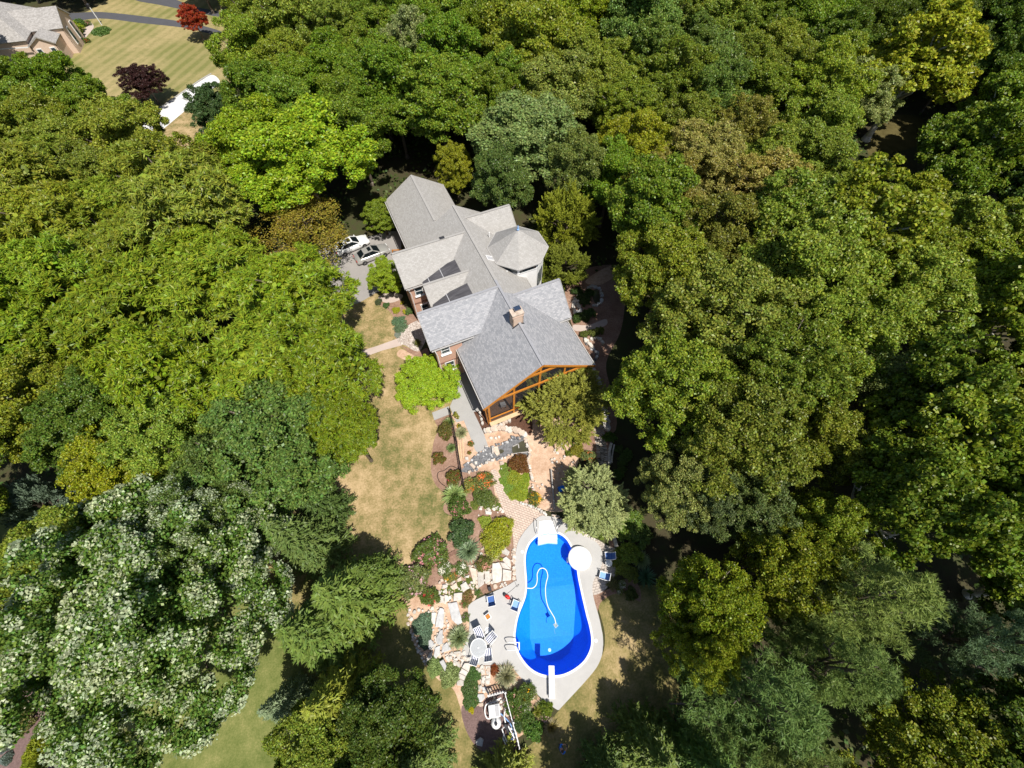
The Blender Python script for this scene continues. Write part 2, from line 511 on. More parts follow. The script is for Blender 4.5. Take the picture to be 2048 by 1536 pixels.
class MB:
    def __init__(s):
        s.v, s.f, s.uv = [], [], {}
    def add(s, vs, fs):
        b = len(s.v)
        s.v += [tuple(x) for x in vs]
        s.f += [tuple(i + b for i in f) for f in fs]
        return s
    def box(s, c, size, rz=0.0, mat=None):
        x, y, z = (k / 2 for k in size)
        vs = [Vector((a * x, b * y, e * z)) for e in (-1, 1) for a, b in ((-1, -1), (1, -1), (1, 1), (-1, 1))]
        m = mat if mat is not None else Matrix.Rotation(rz, 3, 'Z')
        vs = [m @ p + Vector(c) for p in vs]
        return s.add(vs, [(3, 2, 1, 0), (4, 5, 6, 7), (0, 1, 5, 4), (1, 2, 6, 5), (2, 3, 7, 6), (3, 0, 4, 7)])
    def beam(s, a, b, w, h, up=(0, 0, 1)):
        a, b = Vector(a), Vector(b)
        d = (b - a).normalized()
        u = Vector(up)
        r = d.cross(u)
        if r.length < 1e-4:
            r = d.cross(Vector((1, 0, 0)))
        r.normalize()
        u = r.cross(d).normalized()
        vs = [p + r * (i * w / 2) + u * (j * h / 2) for p in (a, b) for i, j in ((-1, -1), (1, -1), (1, 1), (-1, 1))]
        return s.add(vs, [(3, 2, 1, 0), (4, 5, 6, 7), (0, 1, 5, 4), (1, 2, 6, 5), (2, 3, 7, 6), (3, 0, 4, 7)])
    def tube(s, pts, r, n=8, caps=True, r2=None):
        pts = [Vector(p) for p in pts]
        rings = []
        k = len(pts)
        for i, p in enumerate(pts):
            d = (pts[min(i + 1, k - 1)] - pts[max(i - 1, 0)]).normalized()
            a = d.cross(Vector((0, 0, 1)))
            if a.length < .05:
                a = d.cross(Vector((1, 0, 0)))
            a.normalize()
            b = a.cross(d)
            rr = r if r2 is None else r + (r2 - r) * i / max(1, k - 1)
            rings.append([p + a * rr * math.cos(2 * math.pi * j / n) + b * rr * math.sin(2 * math.pi * j / n) for j in range(n)])
        vs = [q for g in rings for q in g]
        fs = [(i * n + j, i * n + (j + 1) % n, (i + 1) * n + (j + 1) % n, (i + 1) * n + j) for i in range(k - 1) for j in range(n)]
        if caps:
            fs += [tuple(range(n))[::-1], tuple((k - 1) * n + j for j in range(n))]
        return s.add(vs, fs)
    def lathe(s, c, prof, n=16):
        c = Vector(c)
        vs = [c + Vector((r * math.cos(2 * math.pi * j / n), r * math.sin(2 * math.pi * j / n), z)) for r, z in prof for j in range(n)]
        fs = [(i * n + j, i * n + (j + 1) % n, (i + 1) * n + (j + 1) % n, (i + 1) * n + j) for i in range(len(prof) - 1) for j in range(n)]
        fs += [tuple(range(n))[::-1], tuple((len(prof) - 1) * n + j for j in range(n))]
        return s.add(vs, fs)
    def prism(s, pts, z0, z1, inset=0.0):
        """outline in plan raised from z0 to z1, the top pulled in a little"""
        pts = [Vector((p[0], p[1], 0)) for p in pts]
        ar = sum(pts[i].x * pts[(i + 1) % len(pts)].y - pts[(i + 1) % len(pts)].x * pts[i].y for i in range(len(pts)))
        if ar < 0:
            pts = pts[::-1]
        n = len(pts)
        c = sum(pts, Vector()) / n
        def sc(k):
            return [c + (p - c) * max(.2, 1 - k / max(.05, (p - c).length)) for p in pts]
        if inset:
            rings = [[Vector((p.x, p.y, z0)) for p in pts], [Vector((p.x, p.y, z1 - inset * .7)) for p in pts], [Vector((p.x, p.y, z1)) for p in sc(inset)]]
        else:
            rings = [[Vector((p.x, p.y, z)) for p in pts] for z in (z0, z1)]
        fs = []
        for i in range(len(rings) - 1):
            fs += [(i * n + j, i * n + (j + 1) % n, (i + 1) * n + (j + 1) % n, (i + 1) * n + j) for j in range(n)]
        fs.append(tuple((len(rings) - 1) * n + j for j in range(n)))
        return s.add([q for g in rings for q in g], fs)
    def slab(s, pts, th, u=None):
        """a roof plane or wall: a flat polygon with thickness below it and metre uv's on its face"""
        pts = [Vector(p) for p in pts]
        nrm = (pts[1] - pts[0]).cross(pts[2] - pts[0]).normalized()
        b = len(s.v)
        n = len(pts)
        s.add(pts + [p - nrm * th for p in pts], [tuple(range(n)), tuple(range(2 * n - 1, n - 1, -1))] + [(i, i + n, (i + 1) % n + n, (i + 1) % n) for i in range(n)])
        ua = (Vector(u) if u else pts[1] - pts[0]).normalized()
        va = nrm.cross(ua)
        for i, p in enumerate(pts):
            s.uv[b + i] = s.uv[b + i + n] = (p.dot(ua), p.dot(va))
        return s
    def mesh(s, name, mat=None, smooth=False):
        me = bpy.data.meshes.new(name)
        me.from_pydata(s.v, [], s.f)
        if s.uv:
            l = me.uv_layers.new(name="uv")
            for lp in me.loops:
                l.data[lp.index].uv = s.uv.get(lp.vertex_index, (0, 0))
        if mat:
            me.materials.append(M[mat])
        if smooth:
            me.polygons.foreach_set("use_smooth", [True] * len(me.polygons))
        me.update()
        return me
    def build(s, name, mat, parent=None, smooth=False):
        return link(bpy.data.objects.new(name, s.mesh(name, mat, smooth)), parent)

def smooth_loop(pts, k=6):
    n = len(pts)
    out = []
    for i in range(n):
        p0, p1, p2, p3 = (Vector(pts[(i + j - 1) % n]) for j in range(4))
        for q in range(k):
            t = q / k
            out.append(.5 * ((2 * p1) + (p2 - p0) * t + (2 * p0 - 5 * p1 + 4 * p2 - p3) * t * t + (3 * p1 - p0 - 3 * p2 + p3) * t ** 3))
    return out
def smooth_path(pts, k=6):
    n = len(pts)
    out = []
    for i in range(n - 1):
        p0, p1, p2, p3 = (Vector(pts[min(max(i + j - 1, 0), n - 1)]) for j in range(4))
        for q in range(k):
            t = q / k
            out.append(.5 * ((2 * p1) + (p2 - p0) * t + (2 * p0 - 5 * p1 + 4 * p2 - p3) * t * t + (3 * p1 - p0 - 3 * p2 + p3) * t ** 3))
    out.append(Vector(pts[-1]))
    return out
def inside(p, pl):
    x, y = p[0], p[1]
    c = False
    n = len(pl)
    j = n - 1
    for i in range(n):
        xi, yi, xj, yj = pl[i][0], pl[i][1], pl[j][0], pl[j][1]
        if (yi > y) != (yj > y) and x < (xj - xi) * (y - yi) / (yj - yi) + xi:
            c = not c
        j = i
    return c
def offset_loop(pl, dist):
    """push a closed outline outward (positive) or inward"""
    n = len(pl)
    ar = sum(pl[i][0] * pl[(i + 1) % n][1] - pl[(i + 1) % n][0] * pl[i][1] for i in range(n))
    sg = 1 if ar > 0 else -1
    out = []
    for i in range(n):
        a, b = Vector(pl[i - 1]), Vector(pl[(i + 1) % n])
        t = (b - a)
        t.z = 0
        t.normalize()
        out.append(Vector((pl[i][0] + t.y * sg * dist, pl[i][1] - t.x * sg * dist, pl[i][2])))
    return out
def sheet(name, loops, z, mat, kind="structure", thick=0.0):
    """flat ground piece: first loop the outline, others holes"""
    loops = [[Vector((p[0], p[1], z)) for p in lp] for lp in loops]
    tris = tessellate_polygon(loops)
    vs = [p for lp in loops for p in lp]
    fs = []
    for a, b, c in tris:
        if (vs[b] - vs[a]).cross(vs[c] - vs[a]).z < 0:
            a, b = b, a
        fs.append((a, b, c))
    mb = MB().add(vs, fs)
    if thick:
        base = 0
        for lp in loops:
            n = len(lp)
            b = len(mb.v)
            mb.v += [(p.x, p.y, z - thick) for p in lp]
            mb.f += [(base + i, base + (i + 1) % n, b + (i + 1) % n, b + i) for i in range(n)]
            base += n
    o = mb.build(name, mat)
    if kind:
        o["kind"] = kind
    return o

# ------------------------------------------------------------------ foliage builders
def quads_mesh(name, P4, mat):
    """P4: (n,4,3) corner array, one small face per leaf"""
    n = len(P4)
    me = bpy.data.meshes.new(name)
    me.vertices.add(n * 4)
    me.vertices.foreach_set("co", np.ascontiguousarray(P4, dtype=np.float32).ravel())
    me.loops.add(n * 4)
    me.loops.foreach_set("vertex_index", np.arange(n * 4, dtype=np.int32))
    me.polygons.add(n)
    me.polygons.foreach_set("loop_start", np.arange(0, n * 4, 4, dtype=np.int32))
    me.materials.append(M[mat])
    me.update(calc_edges=True)
    return me
def nz(a):
    return a / np.maximum(1e-6, np.linalg.norm(a, axis=-1, keepdims=True))
def leaves(cen, nrm, ln, wd, rng, along=None):
    n = len(cen)
    nrm = nz(nrm)
    t = rng.normal(size=(n, 3)) if along is None else along
    t = nz(t - (t * nrm).sum(1, keepdims=True) * nrm)
    b = np.cross(nrm, t)
    ln = np.broadcast_to(np.asarray(ln, float).reshape(-1, 1) if np.ndim(ln) else np.full((1, 1), ln), (n, 1))
    wd = np.broadcast_to(np.asarray(wd, float).reshape(-1, 1) if np.ndim(wd) else np.full((1, 1), wd), (n, 1))
    return np.stack([cen - t * ln / 2, cen + b * wd / 2 - t * ln * .06, cen + t * ln / 2, cen - b * wd / 2 - t * ln * .06], 1)
UP = np.array([0, 0, 1.0])
def envelope_dirs(n, rng, zmin=-.5):
    d = nz(rng.normal(size=(n * 3, 3)))
    return d[d[:, 2] > zmin][:n]
def lump(d, lobes, depth):
    k = np.max(d @ lobes.T, axis=1)
    return 1 - depth + depth * np.clip((k - .55) / .45, 0, 1)
def bough_points(rng, Rr, hb, ht, boughs, per_bough, gap=1.0):
    """puff centres and outward directions: boughs round the crown, each carrying its own cluster"""
    cz, rz = (hb + ht) / 2, (ht - hb) / 2
    d = envelope_dirs(boughs, rng, -.25)
    # spread the boughs apart
    for _ in range(12):
        diff = d[:, None] - d[None]
        w = 1 / (np.sum(diff ** 2, -1) + .05)
        np.fill_diagonal(w, 0)
        d = nz(d + .02 * np.sum(diff * w[..., None], 1))
        d[:, 2] = np.maximum(d[:, 2], -.3)
    d = nz(d)
    f = rng.uniform(.48, .74, len(d)) if gap > .7 else rng.uniform(.5, .93, len(d))
    bc = d * f[:, None] * np.array([Rr, Rr, rz]) + np.array([0, 0, cz])
    br = rng.uniform(.34, .50, len(d)) * gap
    bc = np.concatenate([bc, [[0, 0, cz + rz * .45]]]); br = np.append(br, .45 * gap); d = np.concatenate([d, [[0, 0, 1.0]]])
    k = rng.poisson(per_bough * (br / br.mean()) ** 2) + 3
    idx = np.repeat(np.arange(len(d)), k)
    pd = nz(rng.normal(size=(len(idx), 3)) + d[idx] * .75 + UP * .45)
    pc = bc[idx] + pd * (br[idx] * rng.uniform(.55, 1.08, len(idx)))[:, None] * np.array([Rr, Rr, Rr * .85])
    return pc, nz(pd + d[idx] * .4)
def broad_crown(seed, Rr=5.0, hb=4.0, ht=14.0, puffs=130, per=300, leaf=.27, pr=(.5, 1.1), boughs=13, flat=.7, ratio=.62, up=.5, rough=.85, gap=1.0, tips=None):
    rng = np.random.default_rng(seed)
    cz, rz = (hb + ht) / 2, (ht - hb) / 2
    pc, d = bough_points(rng, Rr, hb, ht, boughs, puffs / (boughs + 1), gap)
    prr = rng.uniform(*pr, len(d)) * Rr / 5
    k = rng.poisson(per * (prr / np.mean(prr)) ** 2)
    idx = np.repeat(np.arange(len(d)), k)
    n = len(idx)
    od = nz(d + UP * .35)[idx]
    dd = nz(rng.normal(size=(n, 3)) + od * .9)
    rad = rng.uniform(.08, 1.0, n) ** .6 * rng.uniform(.85, 1.3, n)
    pos = pc[idx] + dd * (prr[idx] * rad)[:, None] * np.array([1, 1, flat])
    nr = nz(dd * .45 + UP * up + rng.normal(size=(n, 3)) * rough)
    sz = leaf * rng.uniform(.6, 1.3, n)
    q = leaves(pos, nr, sz, sz * ratio, rng)
    m = int(n * .08)
    di = envelope_dirs(m, rng, -.6)
    pin = di[:m] * (rng.uniform(.1, .6, len(di[:m]))[:, None]) * np.array([Rr, Rr, rz]) + np.array([0, 0, cz])
    q2 = leaves(pin, UP + rng.normal(size=pin.shape) * .6, leaf * 1.3, leaf * 1.0, rng)
    if tips is not None:
        sel = rad * (dd * od).sum(1) + rng.normal(size=n) * .10 > tips
        return np.concatenate([q[~sel], q2]), pc, q[sel]
    return np.concatenate([q, q2]), pc
def walnut_crown(seed, Rr=5.0, hb=4.5, ht=14.0, tufts=1000, fronds=25, ln=.50, wd=.115):
    rng = np.random.default_rng(seed)
    cz, rz = (hb + ht) / 2, (ht - hb) / 2
    pc, d = bough_points(rng, Rr, hb, ht, 26, tufts / 27, .66)
    k = rng.poisson(fronds, len(d))
    idx = np.repeat(np.arange(len(d)), k)
    n = len(idx)
    ax = nz(d * .55 + UP)[idx]
    ra = rng.normal(size=(n, 3))
    ra = nz(ra - (ra * ax).sum(1, keepdims=True) * ax)
    el = rng.uniform(-.35, .75, n)[:, None]
    dr = nz(ra + ax * el)
    l = ln * rng.uniform(.65, 1.1, n)
    cen = pc[idx] + dr * (l * .55)[:, None] - UP * (.10 * l)[:, None] + rng.normal(size=(n, 3)) * .07
    nr = nz(ax - dr * (ax * dr).sum(1, keepdims=True) + rng.normal(size=(n, 3)) * .25)
    q = leaves(cen, nr, l, wd * rng.uniform(.7, 1.2, n), rng, dr)
    m = n // 8
    di = envelope_dirs(m, rng, -.6)[:m]
    pin = di * rng.uniform(.2, .7, len(di))[:, None] * np.array([Rr, Rr, rz]) + np.array([0, 0, cz])
    return np.concatenate([q, leaves(pin, UP + rng.normal(size=pin.shape) * .5, .6, .4, rng)]), pc
def spruce_crown(seed, Rr=3.2, h=12.0, levels=38, per=12, shape=.85, ln=.42, wd=.12):
    rng = np.random.default_rng(seed)
    cen, al, nr = [], [], []
    tips = []
    for i in range(levels):
        z = .9 + (h - .9) * (i / levels) ** .95
        lr = Rr * (1 - z / (h + .2)) ** shape
        nb = max(4, int(per * (.55 + .6 * (1 - z / h))))
        off = rng.uniform(0, 6.28)
        for j in range(nb):
            a = off + 6.283 * j / nb + rng.normal() * .12
            l = lr * rng.uniform(.72, 1.08)
            rd = np.array([math.cos(a), math.sin(a), 0])
            sd = np.array([-rd[1], rd[0], 0])
            k = max(3, int(l / .22))
            for s in np.linspace(.15, 1, k):
                p = rd * l * s + np.array([0, 0, z - .30 * l * s + .22 * l * s * s])
                sw = .55 * (1 - s * .55) * min(1, l / 1.6)
                for side in (-1, 1):
                    dirv = rd * .8 + sd * side * rng.uniform(.5, 1.0) + UP * rng.uniform(-.15, .25)
                    cen.append(p + dirv * sw * .45); al.append(dirv); nr.append(UP + rng.normal(size=3) * .35)
                cen.append(p + UP * .06); al.append(rd + UP * .25); nr.append(UP + rng.normal(size=3) * .5)
            tips.append(rd * l * .6 + np.array([0, 0, z]))
    cen, al, nr = map(np.array, (cen, al, nr))
    cen = cen + rng.normal(size=cen.shape) * .05
    sz = ln * rng.uniform(.75, 1.25, len(cen))
    return leaves(cen, nr, sz, wd * rng.uniform(.8, 1.2, len(cen)), rng, al), np.array(tips)
def pine_crown(seed, Rr=4.2, h=14.0, tufts=3000, per=13, ln=.34, wd=.042):
    rng = np.random.default_rng(seed)
    nb = 90
    tc, td = [], []
    for i in range(nb):
        z = 2.5 + (h - 2.8) * rng.uniform(0, 1) ** .9
        a = rng.uniform(0, 6.283)
        l = Rr * (1 - ((z - 1.0) / h) ** 2.2) * rng.uniform(.65, 1.05)
        rd = np.array([math.cos(a), math.sin(a), .18])
        sd = np.array([-rd[1], rd[0], 0])
        m = max(4, int(tufts / nb * l / (Rr * .75)))
        s = rng.uniform(.25, 1, m) ** .8
        w = rng.normal(size=m) * .42 * (1.25 - s)
        tc.append(np.outer(l * s, rd) + np.outer(w, sd) + np.array([0, 0, z]) + rng.normal(size=(m, 3)) * .12)
        td.append(np.tile(nz(rd[None] * .7 + UP[None] * .8), (m, 1)))
    tc, td = np.concatenate(tc), np.concatenate(td)
    idx = np.repeat(np.arange(len(tc)), per)
    n = len(idx)
    dr = nz(rng.normal(size=(n, 3)) + td[idx] * .9)
    l = ln * rng.uniform(.7, 1.15, n)
    cen = tc[idx] + dr * (l / 2)[:, None]
    return leaves(cen, np.cross(dr, rng.normal(size=(n, 3))) + UP * .5, l, wd, rng, dr), tc[::20]
def juniper_crown(seed, Rr=3.0, h=7.0, sprays=620, per=70, ln=.20, wd=.06):
    rng = np.random.default_rng(seed)
    pc, d = bough_points(rng, Rr * .92, h * .04, h * .96, 30, sprays / 31, .62)
    k = rng.poisson(per, len(d))
    idx = np.repeat(np.arange(len(d)), k)
    n = len(idx)
    ax = nz(d * .9 + UP * .55 + rng.normal(size=d.shape) * .35)
    L_ = rng.uniform(.55, 1.15, len(d)) * Rr / 3.0
    s_ = rng.uniform(0, 1, n)
    side = nz(rng.normal(size=(n, 3)))
    pos = pc[idx] + ax[idx] * (L_[idx] * (s_ - .35))[:, None] + side * (.26 * (1.05 - s_) * Rr / 3.0)[:, None]
    dr = nz(ax[idx] + side * .6)
    l = ln * rng.uniform(.7, 1.3, n)
    return leaves(pos, np.cross(dr, rng.normal(size=(n, 3))) + UP * .4, l, wd * rng.uniform(.8, 1.3, n), rng, dr), pc[::12] * np.array([.8, .8, .9])
def trunk_mesh(name, pts, h, r0, mat, seed, nl=11, fork=.35, r_tip=.05):
    rng = random.Random(seed)
    mb = MB()
    lean = [rng.uniform(-.35, .35), rng.uniform(-.35, .35)]
    axis = [Vector((lean[0] * s * s, lean[1] * s * s, h * s)) for s in (0, .08, .25, .45, .65, .82)]
    mb.tube(axis, r0, 8, r2=r0 * .3)
    mb.lathe((0, 0, -.3), [(r0 * 1.7, 0), (r0 * 1.35, .35), (r0 * 1.02, .9)], 9)
    sel = [Vector(p) for p in pts]
    rng.shuffle(sel)
    for p in sel[:nl]:
        s = min(.8, max(fork, (p.z / h) * rng.uniform(.5, .75)))
        a = Vector((lean[0] * s * s, lean[1] * s * s, h * s))
        m1 = a.lerp(p, .45) + Vector((rng.uniform(-.3, .3), rng.uniform(-.3, .3), .35))
        m2 = a.lerp(p, .75) + Vector((rng.uniform(-.25, .25), rng.uniform(-.25, .25), .2))
        mb.tube([a, m1, m2, p], r0 * .42, 6, r2=r_tip)
        q = m1 + Vector((rng.uniform(-1.2, 1.2), rng.uniform(-1.2, 1.2), rng.uniform(.5, 1.3)))
        mb.tube([m1, m1.lerp(q, .5) + Vector((0, 0, .15)), q], r0 * .2, 5, r2=r_tip * .6)
    return mb.mesh(name, mat, True)

# tree kinds: (crown mesh, trunk mesh, nominal radius, nominal height)
KIND = {}
def kind(key, crown, h, Rr, mat, r0=.28, bark="bark", nl=11, fork=.35, tip=.05):
    q, pc = crown
    if bark == "pale_bark":      # white limbs show between the leaf clusters
        pc = pc[pc[:, 2] > h * .5] * np.array([.97, .97, 1.0])
    KIND.setdefault(key, []).append((quads_mesh("crown", q, mat), trunk_mesh("trunk", pc, h, r0, bark, len(KIND) * 7 + len(q), nl, fork, tip), Rr, h))
for sd in (11, 12, 13):
    kind("broad", broad_crown(sd, puffs=230, per=235, leaf=.23, pr=(.32, .85), boughs=15, gap=.95), 14, 5, "leaves")
for sd in (21, 22):
    kind("fine", broad_crown(sd, puffs=300, per=190, leaf=.205, pr=(.28, .7), boughs=19), 14, 5, "leaves")
for sd in (31, 32):
    kind("dense", broad_crown(sd, hb=2.0, puffs=280, per=190, leaf=.22, pr=(.32, .8), boughs=20, gap=1.05), 14, 5, "leaves")
for sd in (41, 42, 43):
    kind("walnut", walnut_crown(sd), 14, 5, "leaves")
for sd in (51, 52):
    kind("spruce", spruce_crown(sd), 12, 3.2, "needles", .2, nl=0)
for sd in (61, 62):
    kind("pine", pine_crown(sd), 14, 4.2, "needles", .24, nl=14)
for sd in (71, 72):
    kind("juniper", juniper_crown(sd), 7, 3, "needles", .16, nl=8, fork=.15)
pq, pc_, ptips = broad_crown(81, Rr=9.0, hb=2.0, ht=15, puffs=520, per=330, leaf=.205, pr=(.24, .52), boughs=48, ratio=.7, up=.4, rough=.7, gap=.42, tips=.74)
kind("poplar", (pq, pc_ * np.array([.75, .75, .8])), 15, 9, "leaves", .35, nl=16, tip=.03)
TIPS = quads_mesh("silver_leaves", ptips, "leaves")
for sd in (91, 92):
    kind("sycamore", broad_crown(sd, puffs=190, per=215, leaf=.25, pr=(.32, .8), boughs=15, ratio=.85, gap=.95), 14, 5, "leaves", .34, "pale_bark", 16, .3, .02)
kind("sparse", broad_crown(95, puffs=110, per=80, leaf=.2, pr=(.8, 1.4)), 14, 5, "leaves", .2, nl=30, fork=.25)

TREES = []
COL = dict(lime=(.215, .285, .022), green=(.135, .205, .026), olive=(.18, .222, .034), dark=(.09, .14, .027), blue=(.13, .19, .05),
           tan=(.245, .225, .075), walnut=(.165, .225, .021), yellow=(.25, .28, .03), sage=(.23, .27, .11), pale=(.34, .37, .21),
           spruce=(.085, .135, .045), bluespruce=(.19, .265, .24), gold=(.23, .24, .045), pine=(.115, .17, .06), plum=(.05, .022, .028),
           red=(.30, .05, .02), mid=(.175, .225, .036), silver=(.12, .19, .055))
def plant_tree(name, kd, x, y, h, r, color, label, group=None, rz=None, seed=None, cat="tree"):
    rng = random.Random(seed if seed is not None else len(TREES) * 13 + 5)
    cm, tm, nr, nh = rng.choice(KIND[kd])
    root = thing(name, label, cat, (x, y, 0), rng.uniform(0, 6.28) if rz is None else rz, group)
    root.scale = (r / nr, r / nr, h / nh)
    t = link(bpy.data.objects.new("trunk", tm), root)
    c = link(bpy.data.objects.new("crown", cm), root)
    f = rng.uniform(.86, 1.14)
    base = COL[color] if isinstance(color, str) else color
    f *= 1.0 if color in ("plum", "red", "bluespruce") else 1.16
    c.color = (base[0] * f * rng.uniform(.92, 1.08), base[1] * f, base[2] * f * rng.uniform(.55, .85), 1)
    if kd == "poplar":
        tp = link(bpy.data.objects.new("silver_leaves", TIPS), root)
        tp.color = (.40, .46, .30, 1)
    TREES.append((x, y, h, r))
    return root
def tree_at(u, v, rp, h, kd, color, name, label, group=None, zc=.62):
    """crown centre and width as surveyed in the photograph; the trunk stands straight below"""
    z = h * zc
    p = gp(u, v, z)
    dep = p.y * _st + (CAM_H - z) * _ct
    return plant_tree(name, kd, p.x, p.y, h, rp * dep / FPX, color, label, group)

# ------------------------------------------------------------------ ground, lawns, beds, paths
POOL_IN = [Q3(*p) for p in [(1010, 478), (945, 535), (912, 605), (901, 680), (905, 760), (912, 850), (912, 925), (903, 995), (880, 1060), (852, 1130), (832, 1200), (820, 1270)]] + \
          [Q4(*p) for p in [(1000, 560), (1012, 645), (1042, 712), (1092, 778), (1150, 823), (1220, 848), (1290, 851), (1362, 838), (1440, 798), (1508, 738), (1548, 662), (1559, 590), (1546, 500), (1520, 400), (1490, 270), (1462, 140)]] + \
          [Q3(*p) for p in [(1338, 770), (1318, 690), (1300, 610), (1272, 545), (1232, 492), (1172, 458), (1090, 452)]]
POOL_IN = smooth_loop(POOL_IN, 4)
HOLE = offset_loop(POOL_IN, .35)
B = 1600.0
sheet("ground", [[(-B, -B, 0), (B, -B, 0), (B, B, 0), (-B, B, 0)], HOLE], 0.0, "forest_floor")
def lawn(name, m, pts, z, mat, k=5):
    return sheet(name, [smooth_loop(poly(m, pts), k)], z, mat)
full = sheet_map(0, 0, 1)
lawn("dry_lawn", full, [(600, 690), (735, 600), (770, 590), (800, 640), (850, 740), (905, 800), (925, 1000), (905, 1100), (800, 1130), (600, 1140), (540, 950)], .004, "dry_lawn")
lawn("lower_lawn", full, [(560, 1090), (800, 1110), (900, 1090), (900, 1180), (880, 1300), (980, 1390), (1010, 1470), (1015, 1560), (800, 1620), (600, 1580), (500, 1300)], .0035, "worn_lawn")
lawn("pool_lawn", full, [(1195, 1195), (1230, 1180), (1330, 1180), (1360, 1330), (1330, 1480), (1200, 1600), (1000, 1620), (960, 1540), (1060, 1490), (1110, 1430), (1160, 1370), (1200, 1320), (1210, 1270)], .004, "worn_lawn")
lawn("green_lawn", full, [(-220, 1000), (60, 1020), (300, 1000), (600, 1330), (640, 1620), (300, 1700), (-150, 1700)], .004, "green_lawn")
lawn("plum_mulch_bed", full, [(60, 1360), (160, 1385), (270, 1415), (250, 1440), (185, 1490), (120, 1545), (60, 1640), (-120, 1640), (-80, 1420)], .008, "plum_mulch")
lawn("neighbour_lawn", full, [(90, 62), (180, 20), (270, -25), (440, -30), (480, 40), (470, 150), (420, 215), (330, 290), (270, 260), (120, 190), (80, 130)], .004, "mown_lawn")
lawn("verge", full, [(325, 255), (400, 205), (430, 240), (420, 320), (380, 330)], .005, "dry_lawn")
lawn("side_lawn", full, [(700, 585), (765, 590), (792, 620), (800, 690), (735, 720), (690, 700)], .005, "dry_lawn")
lawn("road", full, [(60, 20), (140, 26), (200, 24), (290, 33), (380, 46), (440, 62), (440, 72), (370, 56), (280, 46), (200, 37), (130, 45), (40, 45)], .010, "road_asphalt")
lawn("far_road", full, [(270, -14), (330, -8), (385, 12), (440, 24), (440, 34), (380, 22), (320, 10), (270, 0)], .010, "road_asphalt")
lawn("concrete_driveway", full, [(300, 228), (350, 196), (400, 163), (425, 150), (440, 165), (420, 182), (370, 222), (322, 262), (290, 285), (275, 262)], .012, "white_drive")
lawn("lower_concrete_driveway", full, [(395, 325), (415, 322), (420, 345), (410, 362), (390, 355)], .012, "white_drive")
kb = smooth_path([gp(312, 224), gp(350, 196), gp(398, 163), gp(423, 148)], 6)
mbk = MB()
for a, b in zip(kb[:-1], kb[1:]):
    mbk.beam(a + Vector((0, 0, .07)), b + Vector((0, 0, .07)), .16, .14)
o = mbk.build("driveway_kerb", "path_concrete"); o["kind"] = "structure"
lawn("asphalt_driveway", full, [(640, 500), (700, 484), (792, 462), (802, 500), (800, 520), (785, 560), (745, 590), (700, 610), (650, 590), (630, 540)], .008, "drive_asphalt", 3)
# left of the house
lawn("front_bed", G6, [(530, 860), (640, 850), (740, 860), (830, 820), (900, 930), (1040, 1060), (900, 1130), (860, 1200), (800, 1290), (760, 1240), (770, 1080), (700, 960), (620, 910)], .009, "mulch")
lawn("front_paving", G6, [(570, 800), (650, 752), (760, 745), (860, 770), (840, 815), (760, 852), (690, 862), (630, 850)], .014, "pink_concrete")
lawn("cobble_patio", G6, [(870, 1170), (950, 1110), (1060, 1060), (1130, 1080), (1150, 1200), (1120, 1330), (1060, 1425), (990, 1425), (900, 1370), (820, 1340), (800, 1275)], .014, "cobbles")
sheet("garden_walk", [poly(G6, [(330, 1440), (560, 1370), (805, 1280), (855, 1362), (620, 1425), (460, 1482), (340, 1520)])], .012, "pink_concrete")
lawn("side_bed", G6, [(820, 1372), (940, 1400), (1060, 1430), (1150, 1400), (1180, 1536), (1080, 1560), (960, 1540), (900, 1420)], .009, "mulch")
lawn("sand_patch", G6, [(800, 1440), (850, 1410), (930, 1450), (1030, 1510), (1050, 1560), (900, 1540), (800, 1490)], .012, "sandy_soil")
lawn("bare_patch", full, [(655, 1022), (668, 1016), (685, 1022), (683, 1042), (668, 1048), (652, 1044)], .010, "sandy_soil")
# between house and pool
lawn("pond_garden_soil", Q2, [(430, 800), (640, 760), (1000, 820), (1500, 830), (1560, 1000), (1500, 1300), (1480, 1560), (1320, 1640), (1000, 1560), (800, 1640), (560, 1560), (480, 1300), (440, 1000)], .006, "sandy_soil")
lawn("fence_bed", Q2, [(300, 850), (430, 812), (470, 900), (500, 1100), (530, 1300), (560, 1440), (440, 1480), (350, 1450), (290, 1380), (263, 1250), (285, 1050), (325, 930)], .010, "mulch")
lawn("porch_bed", Q2, [(625, 785), (660, 740), (760, 800), (1000, 760), (1120, 830), (1120, 980), (1060, 965), (900, 945), (770, 950), (705, 965)], .010, "dark_mulch", 3)
sheet("concrete_walk", [poly(Q2, [(480, 350), (505, 500), (480, 620), (425, 740), (480, 875), (545, 858), (595, 985), (640, 1110), (665, 1135), (755, 1085), (712, 960), (628, 785), (715, 770), (600, 380)])], .040, "path_concrete", thick=.04)
sheet("lower_step", [poly(Q2, [(275, 793), (417, 738), (432, 803), (293, 857)])], .09, "path_concrete", thick=.09)
lawn("upper_rose_bed", Q2, [(520, 1260), (640, 1290), (760, 1300), (800, 1400), (860, 1536), (900, 1640), (640, 1700), (380, 1640), (420, 1480)], .008, "mulch")
lawn("rock_bed", G1, [(880, 560), (1100, -80), (1500, -40), (1640, 160), (1760, 300), (1830, 700), (1840, 1180), (1500, 1330), (1000, 1500), (600, 1560), (240, 1536), (180, 1240), (320, 900), (560, 740)], .007, "mulch")
lawn("lower_rock_bed", G2, [(180, 60), (620, -80), (1000, -20), (1200, 60), (1080, 300), (1090, 600), (1030, 800), (1000, 900), (1100, 1040), (1440, 1090), (1700, 1100), (2050, 1500), (2200, 1800), (1700, 2200), (1100, 2100), (950, 1700), (850, 1450), (620, 1300), (430, 1060), (250, 700), (200, 300)], .0075, "sandy_soil")
